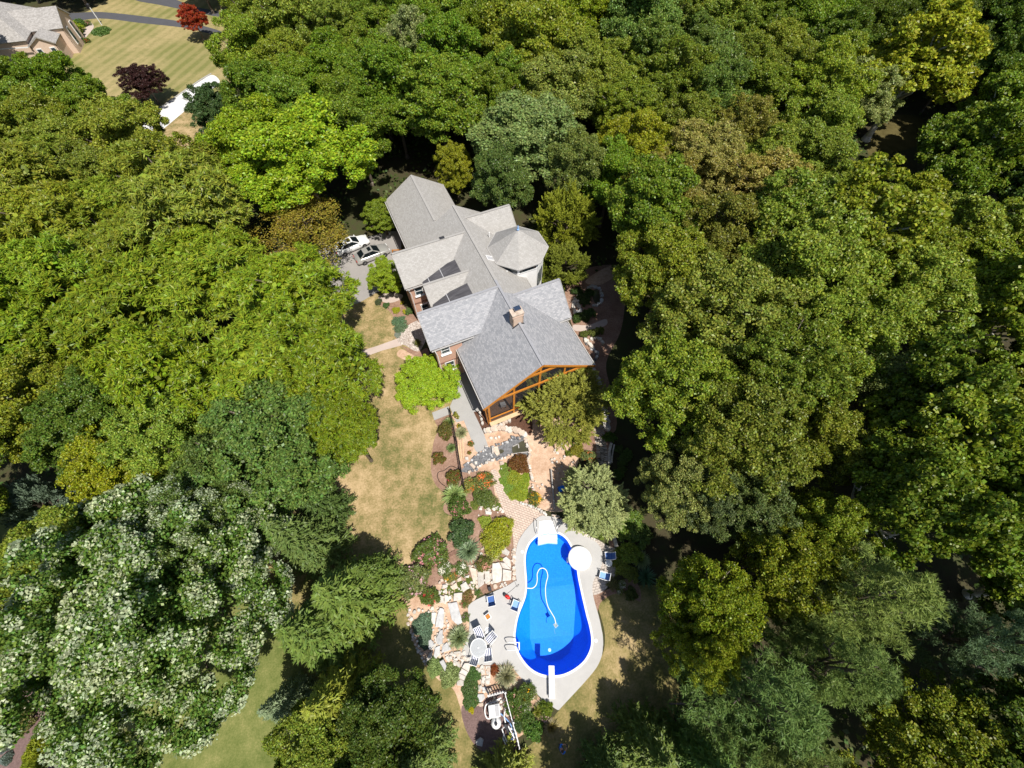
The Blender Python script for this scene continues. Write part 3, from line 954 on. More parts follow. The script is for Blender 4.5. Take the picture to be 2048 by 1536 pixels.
lawn("equipment_bed", G3, [(320, 600), (560, 600), (700, 460), (960, 380), (1130, 1090), (1000, 1300), (600, 1250), (380, 950)], .011, "plum_mulch")
lawn("stepping_path", Q3, [(600, -60), (640, 80), (690, 200), (735, 310), (770, 365), (788, 440), (798, 560), (800, 700), (830, 640), (860, 500), (930, 400), (1000, 325), (1075, 295), (1030, 258), (940, 212), (870, 190), (800, 150), (735, 70), (690, -20), (640, -90)], .014, "clay_pavers", 4)
lawn("sand_walk", G4, [(900, 870), (1000, 830), (1070, 860), (1085, 1040), (1180, 1250), (1290, 1390), (1200, 1536), (1060, 1430), (1000, 1200), (980, 1020), (910, 930)], .013, "sandy_soil", 4)
lawn("paver_terrace", Q3, [(1500, 505), (1600, 560), (1692, 600), (1685, 700), (1672, 790), (1620, 885), (1555, 955), (1475, 978), (1440, 900), (1450, 700), (1470, 560)], .016, "grey_pavers", 4)
lawn("terrace_bed", G8, [(420, 1350), (640, 1260), (880, 1130), (1020, 1250), (1030, 1420), (960, 1400), (820, 1330), (660, 1340), (520, 1440), (480, 1560), (440, 1480)], .011, "mulch")
lawn("kerb_bed", G8, [(590, 380), (620, 400), (690, 720), (630, 700), (600, 560)], .015, "mulch")
lawn("juniper_bed", G5, [(1000, 400), (1180, 280), (1220, 520), (1230, 760), (1100, 760), (960, 640), (900, 540)], .010, "mulch")
lawn("path_bed", G5, [(1250, 180), (1330, 300), (1480, 380), (1440, 520), (1390, 640), (1340, 560), (1290, 360)], .010, "mulch")
# right of the house, half in shade
lawn("side_yard_soil", G7, [(130, 330), (230, 200), (330, 150), (560, 130), (640, 250), (640, 450), (600, 700), (480, 960), (520, 1200), (560, 1536), (300, 1600), (300, 1000), (180, 620)], .006, "mulch")
lawn("side_yard_path", G7, [(200, 640), (330, 640), (470, 590), (480, 640), (360, 680), (220, 690)], .010, "pink_concrete")
lawn("side_yard_sand", G7, [(300, 270), (400, 190), (540, 130), (580, 200), (470, 280), (380, 300)], .010, "sandy_soil")
lawn("creek", full, [(1735, 280), (1770, 235), (1830, 232), (1860, 258), (1835, 290), (1790, 305), (1745, 318)], .010, "creek_water")

# ------------------------------------------------------------------ pool deck and pool
DECK = [Q3(*p) for p in [(1060, 305), (1180, 330), (1270, 390), (1380, 458), (1490, 520), (1540, 580), (1556, 650), (1545, 740), (1508, 805), (1480, 860), (1470, 930), (1480, 1000), (1500, 1080), (1525, 1165), (1546, 1260), (1560, 1340), (1562, 1440)]] + \
       [Q4(*p) for p in [(1645, 625), (1638, 700), (1600, 790), (1520, 890), (1430, 988), (1335, 1090)]] + [Q4(1318, 1106)] * 1 + \
       [Q4(*p) for p in [(1290, 1094), (1205, 1030), (1130, 960), (1060, 890), (1000, 822), (968, 778), (900, 772), (820, 776), (720, 772), (655, 745), (604, 692), (622, 640), (650, 560), (662, 480), (656, 420), (651, 345), (690, 305), (765, 268), (850, 230), (940, 190), (1000, 152)]] + \
       [Q3(*p) for p in [(825, 870), (816, 800), (808, 700), (816, 620), (838, 530), (885, 448), (960, 362), (1010, 318)]]
DECK = smooth_loop(DECK, 3)
COPE = offset_loop(POOL_IN, .16)
sheet("pool_deck", [DECK, COPE], .06, "deck_concrete", thick=.06)
pool = thing("swimming_pool", "blue keyhole-shaped swimming pool with white coping", "swimming pool", (POOL_IN[0].x, POOL_IN[0].y, 0))
O = Vector(pool.location)
def rel(pts):
    return [Vector(p) - O for p in pts]
mb = MB()
for ring in ((COPE, POOL_IN),):
    a, b = ring
    n = len(a)
    vs = [Vector((p.x, p.y, z)) - O for lp, z in ((a, .0), (a, .085), (b, .085), (b, -.08)) for p in lp]
    mb.add(vs, [(k * n + i, k * n + (i + 1) % n, (k + 1) * n + (i + 1) % n, (k + 1) * n + i) for k in range(3) for i in range(n)])
mb.build("coping", "coping", pool)
n = len(POOL_IN)
FLOOR_Z = -1.15
foot = offset_loop(POOL_IN, -.10)
vs = [Vector((p.x, p.y, -.03)) - O for p in offset_loop(POOL_IN, .01)] + [Vector((p.x, p.y, FLOOR_Z)) - O for p in foot]
MB().add(vs, [(i, (i + 1) % n, n + (i + 1) % n, n + i) for i in range(n)]).build("pool_wall", "pool_liner", pool)
hop = [Q4(*p, -1.7) for p in [(1104, 215), (1106, 400), (1110, 585), (1132, 665), (1182, 722), (1268, 754), (1342, 738), (1402, 690), (1430, 622), (1436, 555), (1440, 400), (1444, 215)]]
hz = [-1.2, -1.8, -2.35, -2.4, -2.4, -2.4, -2.4, -2.4, -2.4, -2.35, -1.8, -1.2]
pts2 = [Vector((p.x, p.y)) for p in foot] + [Vector((p.x, p.y)) for p in hop]
zz = [FLOOR_Z] * n + hz
edges = [(i, (i + 1) % n) for i in range(n)] + [(n + i, n + (i + 1) % 12) for i in range(12)]
rv, re, rf, ov, oe, of = delaunay_2d_cdt(pts2, edges, [], 1, 1e-4)
vz = []
for i, q in enumerate(rv):
    k = min(range(len(pts2)), key=lambda j: (pts2[j] - q).length_squared)
    vz.append(Vector((q.x, q.y, zz[k])) - O)
MB().add(vz, rf).build("pool_floor", "pool_liner", pool)
wl = offset_loop(POOL_IN, -.005)
w = sheet("pool_surface", [wl], -.10, "pool_water", kind=None)
w.name = "water"
w.data.transform(Matrix.Translation(-O)); w.parent = pool
# moulded steps with hand rails at the shallow end
stp = thing("pool_steps", "white moulded entry steps with two hand rails at the shallow end", "pool steps", Q3(1085, 410))
so = Vector(stp.location)
pa = [Q3(*p) for p in [(1018, 352), (1060, 345), (1110, 345), (1135, 350), (1172, 462), (1090, 456), (1006, 474)]]
MB().prism([p - so for p in pa], .0, .10, .03).build("step_platform", "white_plastic", stp)
for k, (d0, zt) in enumerate(((.12, -.15), (.42, -.42))):
    mid = [Q3(*p) for p in [(1172, 462), (1090, 456), (1006, 474)]]
    aa = [p - so for p in mid] + [p - so + Vector((0, -.35 - d0, 0)) for p in mid[::-1]]
    MB().prism(aa, zt - .4, zt, .02).build("tread", "white_plastic", stp)
for a, b in (((992, 352), (990, 445)), ((1138, 342), (1172, 440))):
    A, Bp = Q3(*a) - so, Q3(*b) - so
    MB().tube(smooth_path([A + Vector((0, 0, .02)), A + Vector((0, 0, .55)), A.lerp(Bp, .2) + Vector((0, 0, .75)), A.lerp(Bp, .75) + Vector((0, 0, .72)), Bp + Vector((0, -.1, .45)), Bp + Vector((0, -.15, .06))], 5), .028, 8).build("hand_rail", "chrome", stp, True)
# round spa with its cover
sc = Q3(1362, 668, .25)
spa = thing("spa", "raised round spa under a white cover, spilling into the pool", "spa", (sc.x, sc.y, 0))
MB().lathe((0, 0, 0), [(.97, -.25), (.97, .28), (.99, .30)], 40).build("spa_wall", "white_plastic", spa, False)
MB().lathe((0, 0, 0), [(1.02, .30), (1.03, .36), (.98, .41), (.5, .45), (.02, .46)], 40).build("spa_cover", "white_plastic", spa, True)
MB().tube([(.62 * math.cos(a), .62 * math.sin(a), .445) for a in [R(x) for x in range(-75, 40, 8)]], .022, 6).build("cover_handle", "white_plastic", spa, True)
MB().add([(-.95, .12, .2), (-.95, -.32, .2), (-1.12, -.36, -.09), (-1.12, .08, -.09)], [(0, 1, 2, 3)]).build("spillway", "lamp_clear", spa)
# diving board
db = Q4(1268, 1000, .0)
board = thing("diving_board", "white diving board over the deep end of the pool", "diving board", (Q4(1268, 990).x, Q4(1268, 990).y, .06))
bo = Vector(board.location)
a, b = Q4(1266, 780, .55), Q4(1270, 1025, .5)
dv = (b - a); dv.z = 0
MB().box(((a + b) / 2 - bo), (.45, dv.length, .055), math.atan2(-dv.x, dv.y)).build("board", "white_plastic", board)
for t_ in (.93, .55):
    p = a.lerp(b, t_) - bo
    mb = MB()
    for sx in (-.2, .2):
        mb.tube([(p.x + sx, p.y - .15, 0), (p.x + sx, p.y, .42), (p.x + sx, p.y + .15, 0)], .03, 6)
    mb.tube([(p.x - .2, p.y, .42), (p.x + .2, p.y, .42)], .03, 6)
    mb.build("stand", "white_plastic", board)
# ladder
lp = Q4(1000, 634)
lad = thing("pool_ladder", "white pool ladder on the patio side of the deep end", "pool ladder", (lp.x, lp.y, .06))
for sy in (-.26, .26):
    MB().tube(smooth_path([(-.75, sy, 0), (-.72, sy, .55), (-.45, sy, .75), (.05, sy, .72), (.28, sy, .4), (.30, sy, -1.1)], 5), .035, 8).build("rail", "white_plastic", lad, True)
for z in (-.35, -.65, -.95):
    MB().box((.30, 0, z), (.1, .52, .04)).build("rung", "white_plastic", lad)
MB().box((.30, 0, .40), (.08, .52, .05)).build("cross_bar", "white_plastic", lad)
# cleaner hose
hp = [Q3(*p, -.07) for p in [(912, 922), (960, 922), (990, 895), (1000, 850), (1000, 800), (1020, 760), (1050, 752), (1078, 772), (1090, 820), (1078, 870), (1070, 930), (1075, 1010), (1092, 1080), (1120, 1130), (1148, 1180), (1158, 1225)]]
ho = Vector(hp[-1])
hose = thing("pool_cleaner", "suction pool cleaner trailing a long white floating hose", "pool cleaner", (ho.x, ho.y, -.07))
MB().tube([p - ho for p in smooth_path(hp, 6)], .038, 8).build("hose", "white_plastic", hose, True)
MB().box((0, -.12, -.1), (.30, .34, .14), .6).build("cleaner_body", "lamp_clear", hose)
MB().tube([(-.05, -.2, -.12), (-.12, -.5, -.2), (-.06, -.75, -.25)], .02, 6).build("tail_hose", "pale_blue_sling", hose)
dr = Q4(1255, 666, -1.9)
tag(MB().lathe((dr.x, dr.y, -2.39), [(.14, 0), (.13, .02), (.05, .035)], 16).build("main_drain", "white_plastic"), "small white round drain on the floor of the deep end", "drain")
for i, (m, p, lb) in enumerate([(Q3, (872, 612), "white round skimmer lid in the deck beside the shallow end steps"), (Q3, (1500, 1370), "white round skimmer lid in the deck facing the lawn by the deep end"),
                                (Q4, (798, 520), "large white round lid in the patio behind the striped chairs"), (G8, (312, 575), "white round garden light at the soil edge beside the deck")]):
    q = m(*p)
    r_ = .26 if i == 2 else .13
    tag(MB().lathe((q.x, q.y, .058), [(r_, 0), (r_, .012), (r_ * .6, .02)], 20).build("skimmer_lid" if i < 3 else "garden_light", "white_plastic"), lb, "lid" if i < 3 else "light")

# ------------------------------------------------------------------ the house
HA = R(24.0)
HC, HS = math.cos(HA), math.sin(HA)
HX, HY = 10.65, 30.0
house = thing("house", "large grey-roofed brick house with turret, chimney and cedar screened porch", "house", (HX * HC - HY * HS, HX * HS + HY * HC, 0), HA)
def hv(x, y, z):
    return Vector((x - HX, y - HY, z))
def hl(u, v, z):
    p = gp(u, v, z)
    return p.x * HC + p.y * HS, -p.x * HS + p.y * HC
def H1(a, b, z):
    return hl(660 + a * .2832, 330 + b * .2832, z)
def roof(pts, mat, u, th=.16):
    return MB().slab([hv(*p) for p in pts], th, u).build("roof", mat, house)
EX, EY = (1, 0, 0), (0, 1, 0)
RZ = 8.7
sL = .64
main_L = roof([(4.4, 26.9, 4.7), (HX, 26.9, RZ), (HX, 40.15, RZ), (4.4, 40.15, 4.7)], "old_shingles", EY)
main_R = roof([(HX, 26.3, RZ), (14.6, 26.3, 6.17), (14.6, 40.15, 6.17), (HX, 40.15, RZ)], "old_shingles", EY)
gar_L = roof([(4.4, 40.15, 4.7), (8.31, 40.15, 7.2), (8.31, 49.35, 7.2), (4.4, 49.35, 4.7)], "old_shingles", EY)
gar_R = roof([(8.31, 38.6, 7.2), (12.2, 38.6, 4.7), (12.2, 49.35, 4.7), (8.31, 49.35, 7.2)], "old_shingles", EY)
por_L = roof([(4.8, 17.12, 4.8), (HX, 17.12, RZ), (HX, 26.9, RZ), (4.8, 26.9, 4.8)], "new_shingles", EY)
por_R = roof([(HX, 17.12, RZ), (16.55, 17.12, 4.8), (16.55, 26.3, 4.8), (HX, 26.3, RZ)], "new_shingles", EY)
w2_f = roof([(2.25, 32.73, 6.3), (HX, 32.73, 6.3), (HX, 35.85, 8.5), (2.25, 35.85, 8.5)], "old_shingles", EX)
w2_b = roof([(2.25, 35.85, 8.5), (HX, 35.85, 8.5), (HX, 37.6, 7.0), (2.25, 37.6, 7.0)], "old_shingles", EX)
w3_f = roof([(4.0, 29.36, 6.3), (9.1, 29.36, 6.3), (9.1, 31.27, 7.65), (4.0, 31.27, 7.65)], "old_shingles", EX)
w3_b = roof([(4.0, 31.27, 7.65), (9.1, 31.27, 7.65), (9.1, 31.95, 6.6), (4.0, 31.95, 6.6)], "old_shingles", EX)
lw_f = roof([(2.2, 24.1, 6.5), (HX, 24.1, 6.5), (HX, 27.12, 8.68), (2.2, 27.12, 8.68)], "new_shingles", EX)
lw_b = roof([(2.2, 27.12, 8.68), (HX, 27.12, 8.68), (HX, 28.2, 7.0), (2.2, 28.2, 7.0)], "new_shingles", EX)
rw_f = roof([(HX, 22.85, 5.5), (16.9, 22.85, 5.5), (16.9, 26.05, 8.0), (HX, 26.05, 8.0)], "new_shingles", EX)
rw_b = roof([(HX, 26.05, 8.0), (16.9, 26.05, 8.0), (16.9, 27.6, 5.6), (HX, 27.6, 5.6)], "new_shingles", EX)
dw_f = roof([(HX, 35.0, 5.8), (16.65, 35.0, 5.8), (16.65, 38.12, 8.3), (HX, 38.12, 8.3)], "old_shingles", EX)
dw_b = roof([(HX, 38.12, 8.3), (16.65, 38.12, 8.3), (16.65, 39.8, 6.0), (HX, 39.8, 6.0)], "old_shingles", EX)
# low-slope membrane roofs in the wells between the wings
for y0, y1 in ((31.3, 33.75), (27.2, 30.1)):
    o = MB().slab([hv(4.2, y0, 6.40), hv(8.3, y0, 7.2), hv(8.3, y1, 7.2), hv(4.2, y1, 6.40)], .12, EY).build("low_roof", "roof_membrane", house)
    for xs in (4.9, 5.9, 6.4):
        if (y0 > 30) == (xs != 5.9):
            z = 6.40 + (xs - 4.2) * .195 + .02
            MB().beam(hv(xs, y0 + .1, z), hv(xs, y1 - .1, z), .07, .03).build("seam", "grey_plastic", o)
# ridge caps
for pr, a, b in ((main_L, (HX, 28.0, RZ), (HX, 40.15, RZ)), (por_L, (HX, 17.12, RZ), (HX, 28.0, RZ)), (gar_L, (8.31, 40.4, 7.2), (8.31, 49.35, 7.2)), (w2_f, (2.25, 35.85, 8.5), (10.4, 35.85, 8.5)),
                 (w3_f, (4.0, 31.27, 7.65), (9.0, 31.27, 7.65)), (lw_f, (2.2, 27.12, 8.68), (HX, 27.12, 8.68)), (rw_f, (11.7, 26.05, 8.0), (16.9, 26.05, 8.0)), (dw_f, (11.1, 38.12, 8.3), (16.65, 38.12, 8.3))):
    MB().beam(hv(*a) + Vector((0, 0, .02)), hv(*b) + Vector((0, 0, .02)), .24, .035).build("ridge_cap", "ridge_new" if pr in (por_L, lw_f, rw_f) else "ridge_old", pr)
# gutters along the eaves
for pr, a, b in ((main_L, (4.3, 39.0, 4.62), (4.3, 49.3, 4.62)), (por_L, (4.7, 17.15, 4.72), (4.7, 24.9, 4.72)), (por_R, (16.65, 17.15, 4.72), (16.65, 23.1, 4.72)), (w2_f, (2.3, 32.62, 6.22), (4.25, 32.62, 6.22)),
                 (w3_f, (4.05, 29.26, 6.22), (4.5, 29.26, 6.22)), (lw_f, (2.25, 24.0, 6.42), (6.6, 24.0, 6.42)), (rw_f, (15.4, 22.75, 5.42), (16.85, 22.75, 5.42)), (main_R, (14.68, 27.6, 6.1), (14.68, 30.4, 6.1))):
    MB().beam(hv(*a), hv(*b), .10, .10).build("gutter", "grey_trim", pr)
# rakes
for pr, a, b in ((w2_f, (2.22, 32.73, 6.22), (2.22, 35.85, 8.42)), (lw_f, (2.17, 24.1, 6.42), (2.17, 27.12, 8.60)), (gar_L, (4.4, 49.38, 4.62), (8.31, 49.38, 7.12)), (gar_R, (8.31, 49.38, 7.12), (12.2, 49.38, 4.62)),
                 (rw_f, (16.93, 22.85, 5.42), (16.93, 26.05, 7.92)), (w3_f, (3.97, 29.36, 6.22), (3.97, 31.27, 7.57)), (main_R, (HX, 40.18, 8.62), (14.6, 40.18, 6.09)), (dw_f, (16.68, 35.0, 5.72), (16.68, 38.12, 8.22))):
    MB().beam(hv(*a), hv(*b), .03, .2).build("rake_board", "grey_trim", pr)
# walls
def wall(pts, mat="red_brick"):
    return MB().slab([hv(*p) for p in pts], .2).build("wall", mat, house)
wall([(2.62, 33.05, 0), (4.4, 33.05, 0), (4.4, 33.05, 6.45), (2.62, 33.05, 6.45)])
wall([(2.62, 37.3, 0), (2.62, 33.06, 0), (2.62, 33.06, 6.45), (2.62, 35.85, 8.35), (2.62, 37.3, 7.0)])
wall([(8.0, 37.3, 0), (2.63, 37.3, 0), (2.63, 37.3, 6.9), (8.0, 37.3, 6.9)])
wall([(4.42, 33.04, 0), (4.42, 24.41, 0), (4.42, 24.41, 6.28), (4.42, 33.04, 6.28)])
wall([(4.3, 29.7, 6.0), (8.0, 29.7, 6.0), (8.0, 29.7, 6.5), (4.3, 29.7, 6.5)], "white_siding")
wall([(4.29, 31.9, 6.2), (4.29, 29.7, 6.2), (4.29, 29.7, 6.4), (4.29, 31.27, 7.45), (4.29, 31.9, 6.5)], "red_brick")
wall([(2.62, 24.4, 0), (5.4, 24.4, 0), (5.4, 24.4, 6.6), (2.62, 24.4, 6.6)])
wall([(5.4, 24.42, 0), (16.2, 24.42, 0), (16.2, 24.42, 5.2), (HX, 24.42, 8.4), (5.4, 24.42, 5.2)])
wall([(2.62, 27.95, 0), (2.62, 24.41, 0), (2.62, 24.41, 6.6), (2.62, 27.12, 8.45), (2.62, 27.95, 7.0)])
wall([(4.4, 27.95, 0), (2.63, 27.95, 0), (2.63, 27.95, 6.9), (4.4, 27.95, 6.9)])
wall([(4.75, 49.1, 0), (4.75, 38.7, 0), (4.75, 38.7, 4.75), (4.75, 49.1, 4.75)])
wall([(11.85, 49.1, 0), (4.76, 49.1, 0), (4.76, 49.1, 4.75), (8.31, 49.1, 7.0), (11.85, 49.1, 4.75)])
wall([(11.86, 40.0, 0), (11.86, 49.09, 0), (11.86, 49.09, 4.75), (11.86, 40.0, 4.75)], "white_siding")
wall([(14.3, 39.9, 0), (4.77, 39.9, 0), (4.77, 39.9, 4.8), (HX, 39.9, 8.5), (14.3, 39.9, 6.2)], "white_siding")
wall([(16.5, 23.2, 0), (16.5, 27.4, 0), (16.5, 27.4, 5.7), (16.5, 26.05, 7.85), (16.5, 23.2, 5.7)])
wall([(15.0, 23.2, 0), (16.49, 23.2, 0), (16.49, 23.2, 5.65), (15.0, 23.2, 5.65)])
wall([(14.3, 28.9, 0), (14.3, 39.89, 0), (14.3, 39.89, 6.25), (14.3, 28.9, 6.25)], "white_siding")
wall([(16.3, 35.3, 0), (16.3, 39.5, 0), (16.3, 39.5, 6.2), (16.3, 38.12, 8.1), (16.3, 35.3, 5.9)], "white_siding")
for z, y, x0, x1 in ((3.35, 33.02, 2.66, 4.36), (3.35, 24.37, 2.66, 5.0)):
    MB().box(hv((x0 + x1) / 2, y, z), (x1 - x0, .06, .16)).build("brick_course", "burlap_brick", house)
def window(x, y, z, w, h, face, blind=False):
    """face: -1 looks toward -y, 0 toward +x"""
    if face == -1:
        c = lambda a, b, q: hv(x + a, y - q, z + b)
        sx = lambda a, b, q: (a, q, b)
    else:
        c = lambda a, b, q: hv(x + q, y + a, z + b)
        sx = lambda a, b, q: (q, a, b)
    fr = MB()
    for a, b, ww, hh in ((0, h / 2, w + .16, .09), (0, -h / 2, w + .16, .09), (-w / 2, 0, .09, h), (w / 2, 0, .09, h)):
        fr.box(c(a, b, .05), sx(ww, hh, .12))
    o = fr.build("window", "white_trim", house)
    MB().box(c(0, 0, .03), sx(w - .08, h - .08, .03)).build("pane", "window_glass", o)
    MB().box(c(0, 0, .055), sx(w - .09, .05, .04)).build("sash_bar", "white_trim", o)
    MB().box(c(0, -h / 2 - .08, .12), sx(w + .26, .08, .24)).build("sill", "white_trim", o)
for a in ((3.62, 33.05, 5.15, .85, 1.2, -1), (3.85, 33.05, 2.2, .9, 1.4, -1), (3.62, 24.4, 5.45, .85, 1.1, -1), (3.75, 24.4, 2.5, .9, 1.5, -1), (8.0, 24.42, 2.3, 1.8, 2.1, -1), (13.0, 24.42, 2.3, 1.8, 2.1, -1), (16.5, 26.0, 2.5, 1.1, 1.6, 0)):
    window(*a)
for a, b in (((2.58, 32.6, 6.1), (2.58, 32.98, 5.7)), ((2.58, 23.98, 6.3), (2.58, 24.34, 5.9))):
    p = [hv(*a), hv(*b), hv(b[0] + .15, b[1] - .0, 5.0), hv(b[0] + .15, b[1], .1)]
    MB().tube(p, .045, 6).build("downspout", "white_trim", house)
# vents
for a, b, z, par in ((770, 830, 7.1, w3_f), (985, 995, 7.9, lw_f), (1175, 400, 7.3, dw_f), (1125, 492, 7.6, main_R), (1250, 762, 7.2, main_R)):
    x, y = H1(a, b, z)
    MB().tube([hv(x, y, z - .35), hv(x, y, z + .30)], .06, 8).build("vent_pipe", "white_plastic", par)
x, y = H1(790, 520, 8.4)
MB().box(hv(x, 35.95, 8.52), (.55, .35, .12)).build("ridge_vent", "charcoal", w2_b)
sk = MB()
x, y = H1(1138, 682, 7.7)
zf = lambda xx: RZ - sL * (xx - HX)
for a, b in (((-.45, -.3), (.45, -.3)), ((.45, -.3), (.45, .3)), ((.45, .3), (-.45, .3)), ((-.45, .3), (-.45, -.3))):
    sk.beam(hv(x + a[0], y + a[1], zf(x + a[0]) + .08), hv(x + b[0], y + b[1], zf(x + b[0]) + .05), .06, .1)
so_ = sk.build("skylight", "white_trim", house)
MB().slab([hv(x + a * .42, y + b * .27, zf(x + a * .42) + .08) for a, b in ((-1, -1), (1, -1), (1, 1), (-1, 1))], .03).build("pane", "grey_plastic", so_)
# turret
TX, TY, TRw, TRr = 14.85, 31.85, 2.85, 3.25
oc = lambda r, k, z: hv(TX + r * math.cos(R(22.5 + 45 * k)), TY + r * math.sin(R(22.5 + 45 * k)), z)
tm = MB()
for k in range(8):
    tm.slab([oc(TRw, k, 0), oc(TRw, k + 1, 0), oc(TRw, k + 1, 8.0), oc(TRw, k, 8.0)], .15)
tur = tm.build("turret", "white_siding", house)
for k in range(8):
    MB().slab([oc(TRr, k, 8.06), oc(TRr, k + 1, 8.06), hv(TX, TY, 10.4)], .12).build("turret_roof", "old_shingles", tur)
    MB().beam(oc(TRr + .03, k, 8.0), oc(TRr + .03, k + 1, 8.0), .08, .12).build("gutter", "grey_trim", tur)
for k in (4, 5, 6, 7):
    a, b = oc(TRw + .02, k, 7.4), oc(TRw + .02, k + 1, 7.4)
    MB().beam(a.lerp(b, .06), a.lerp(b, .94), .04, .62).build("transom_window", "window_glass", tur)
    MB().beam(a.lerp(b, .03) + Vector((0, 0, -.36)), a.lerp(b, .97) + Vector((0, 0, -.36)), .12, .08).build("transom_sill", "white_trim", tur)
for k in (6, 7):
    for t_ in (.25, .5, .75):
        a, b = oc(TRw + .02, k, 4.6), oc(TRw + .02, k + 1, 4.6)
        p = a.lerp(b, t_); q = (b - a).normalized() * .17
        MB().beam(p - q, p + q, .05, 2.3).build("tall_window", "window_glass", tur)
MB().lathe(hv(TX, TY, 10.35), [(.12, 0), (.14, .12), (.05, .2), (.09, .32), (.02, .6)], 10).build("finial", "pale_blue_sling", tur)
# chimney
ch = MB()
x0, x1, y0, y1 = 9.98, 11.06, 22.22, 22.98
for q in ([(x0, y0), (x1, y0)], [(x1, y0), (x1, y1)], [(x1, y1), (x0, y1)], [(x0, y1), (x0, y0)]):
    (a, b), (c_, d_) = q
    ch.slab([hv(a, b, 7.8), hv(c_, d_, 7.8), hv(c_, d_, 9.9), hv(a, b, 9.9)], .1)
chim = ch.build("chimney", "peach_brick", house)
MB().box(hv((x0 + x1) / 2, (y0 + y1) / 2, 9.62), (1.14, .82, .1)).build("band", "red_brick", chim)
MB().box(hv((x0 + x1) / 2, (y0 + y1) / 2, 9.94), (1.2, .88, .12)).build("crown_slab", "warm_stone", chim)
cp = MB().box(hv((x0 + x1) / 2 + .1, (y0 + y1) / 2 + .1, 10.28), (.62, .5, .05))
for sx in (-.25, .25):
    for sy in (-.18, .18):
        cp.box(hv((x0 + x1) / 2 + .1 + sx, (y0 + y1) / 2 + .1 + sy, 10.13), (.05, .05, .28))
cp.build("flue_cap", "chrome", chim)
MB().beam(hv(x0 - .06, y0 - .08, 8.27), hv(HX, y0 - .08, 8.72), .12, .03).build("flashing", "charcoal", chim)
MB().beam(hv(HX, y0 - .08, 8.72), hv(x1 + .06, y0 - .08, 8.44), .12, .03).build("flashing", "charcoal", chim)
# cedar screened porch under the front gable
PF = 17.45
DKZ = .78
rz_at = lambda x: RZ - .667 * abs(x - HX) - .40
MB().box(hv(HX, 20.9, DKZ - .08), (11.1, 6.9, .14)).build("porch_floor", "deck_board", house)
for x in (5.3, 7.95, 10.6, 13.25, 15.98):
    MB().box(hv(x, PF, rz_at(x) / 2), (.2, .2, rz_at(x))).build("post", "cedar", house)
for y in (19.8, 22.1):
    for x in (5.3, 15.98):
        MB().box(hv(x, y, rz_at(x) / 2), (.18, .18, rz_at(x))).build("post", "cedar", house)
for z, xa, xb, hh in ((5.1, 5.85, 15.45, .24), (7.1, 8.95, 12.35, .22), (DKZ - .2, 5.2, 16.08, .34), (DKZ + .85, 5.3, 15.98, .1)):
    MB().beam(hv(xa, PF - .12, z), hv(xb, PF - .12, z), .12, hh).build("beam", "cedar", house)
MB().beam(hv(5.2, PF - .32, DKZ - .02), hv(16.08, PF - .32, DKZ - .02), .42, .08).build("ledge", "pale_timber", house)
for x in (5.3, 15.98):
    for z in (DKZ - .2, DKZ + .85, 4.7):
        MB().beam(hv(x, PF + .1, z), hv(x, 24.3, z), .12, .18).build("beam", "cedar", house)
for s_ in (-1, 1):
    MB().beam(hv(HX + s_ * 5.95, 17.08, 4.62), hv(HX, 17.08, 8.58), .07, .24).build("fascia", "cedar", por_L if s_ < 0 else por_R)
xs = (5.3, 7.95, 10.6, 13.25, 15.98)
for a, b in zip(xs[:-1], xs[1:]):
    pts = [(a, PF, DKZ), (b, PF, DKZ), (b, PF, rz_at(b) - .1), (a, PF, rz_at(a) - .1)]
    MB().add([hv(*p) for p in pts], [(0, 1, 2, 3)]).build("screen", "insect_screen", house)
for x in (5.3, 15.98):
    MB().add([hv(x, PF, DKZ), hv(x, 24.3, DKZ), hv(x, 24.3, 4.9), hv(x, PF, 4.9)], [(0, 1, 2, 3)]).build("screen", "insect_screen", house)
MB().beam(hv(4.85, 17.2, 4.6), hv(5.15, PF, .1), .08, .08).build("downspout", "cedar", house)
def world_h(x, y, z=0):
    return (x * HC - y * HS, x * HS + y * HC, z)
# furniture on the porch
pt = thing("porch_table", "small round white table inside the screened porch", "table", world_h(6.9, 19.5, DKZ - .01))
MB().lathe((0, 0, 0), [(.02, .70), (.36, .71), (.37, .74), (.02, .745)], 20).build("table_top", "white_plastic", pt)
MB().lathe((0, 0, 0), [(.25, 0), (.24, .03), (.04, .06), (.035, .70)], 12).build("pedestal", "charcoal", pt)
def porch_chair(x, y, rz, lb, cush):
    c_ = thing("porch_chair", lb, "chair", world_h(x, y, DKZ - .01), rz + HA, "chairs on the porch")
    MB().box((0, 0, .42), (.55, .55, .1)).build("seat", cush, c_)
    MB().box((0, .27, .72), (.55, .08, .6), mat=Matrix.Rotation(R(-12), 3, 'X')).build("backrest", cush, c_)
    for sx in (-.24, .24):
        for sy in (-.24, .24):
            MB().box((sx, sy, .19), (.04, .04, .38)).build("leg", "charcoal", c_)
porch_chair(7.2, 18.5, R(170), "grey cushioned porch chair in front of the small round table", "grey_plastic")
porch_chair(8.2, 19.7, R(60), "brown cushioned porch chair beside the small round table", "terracotta")
rg = thing("porch_sofa", "dark low sofa against the screened porch back wall", "sofa", world_h(11.5, 22.6, DKZ - .01), HA)
MB().box((0, 0, .25), (2.0, .85, .34)).build("seat", "charcoal", rg)
MB().box((0, .38, .6), (2.0, .18, .5)).build("backrest", "charcoal", rg)
for sx in (-1, 1):
    MB().box((sx * .95, 0, .46), (.18, .8, .3)).build("armrest", "charcoal", rg)

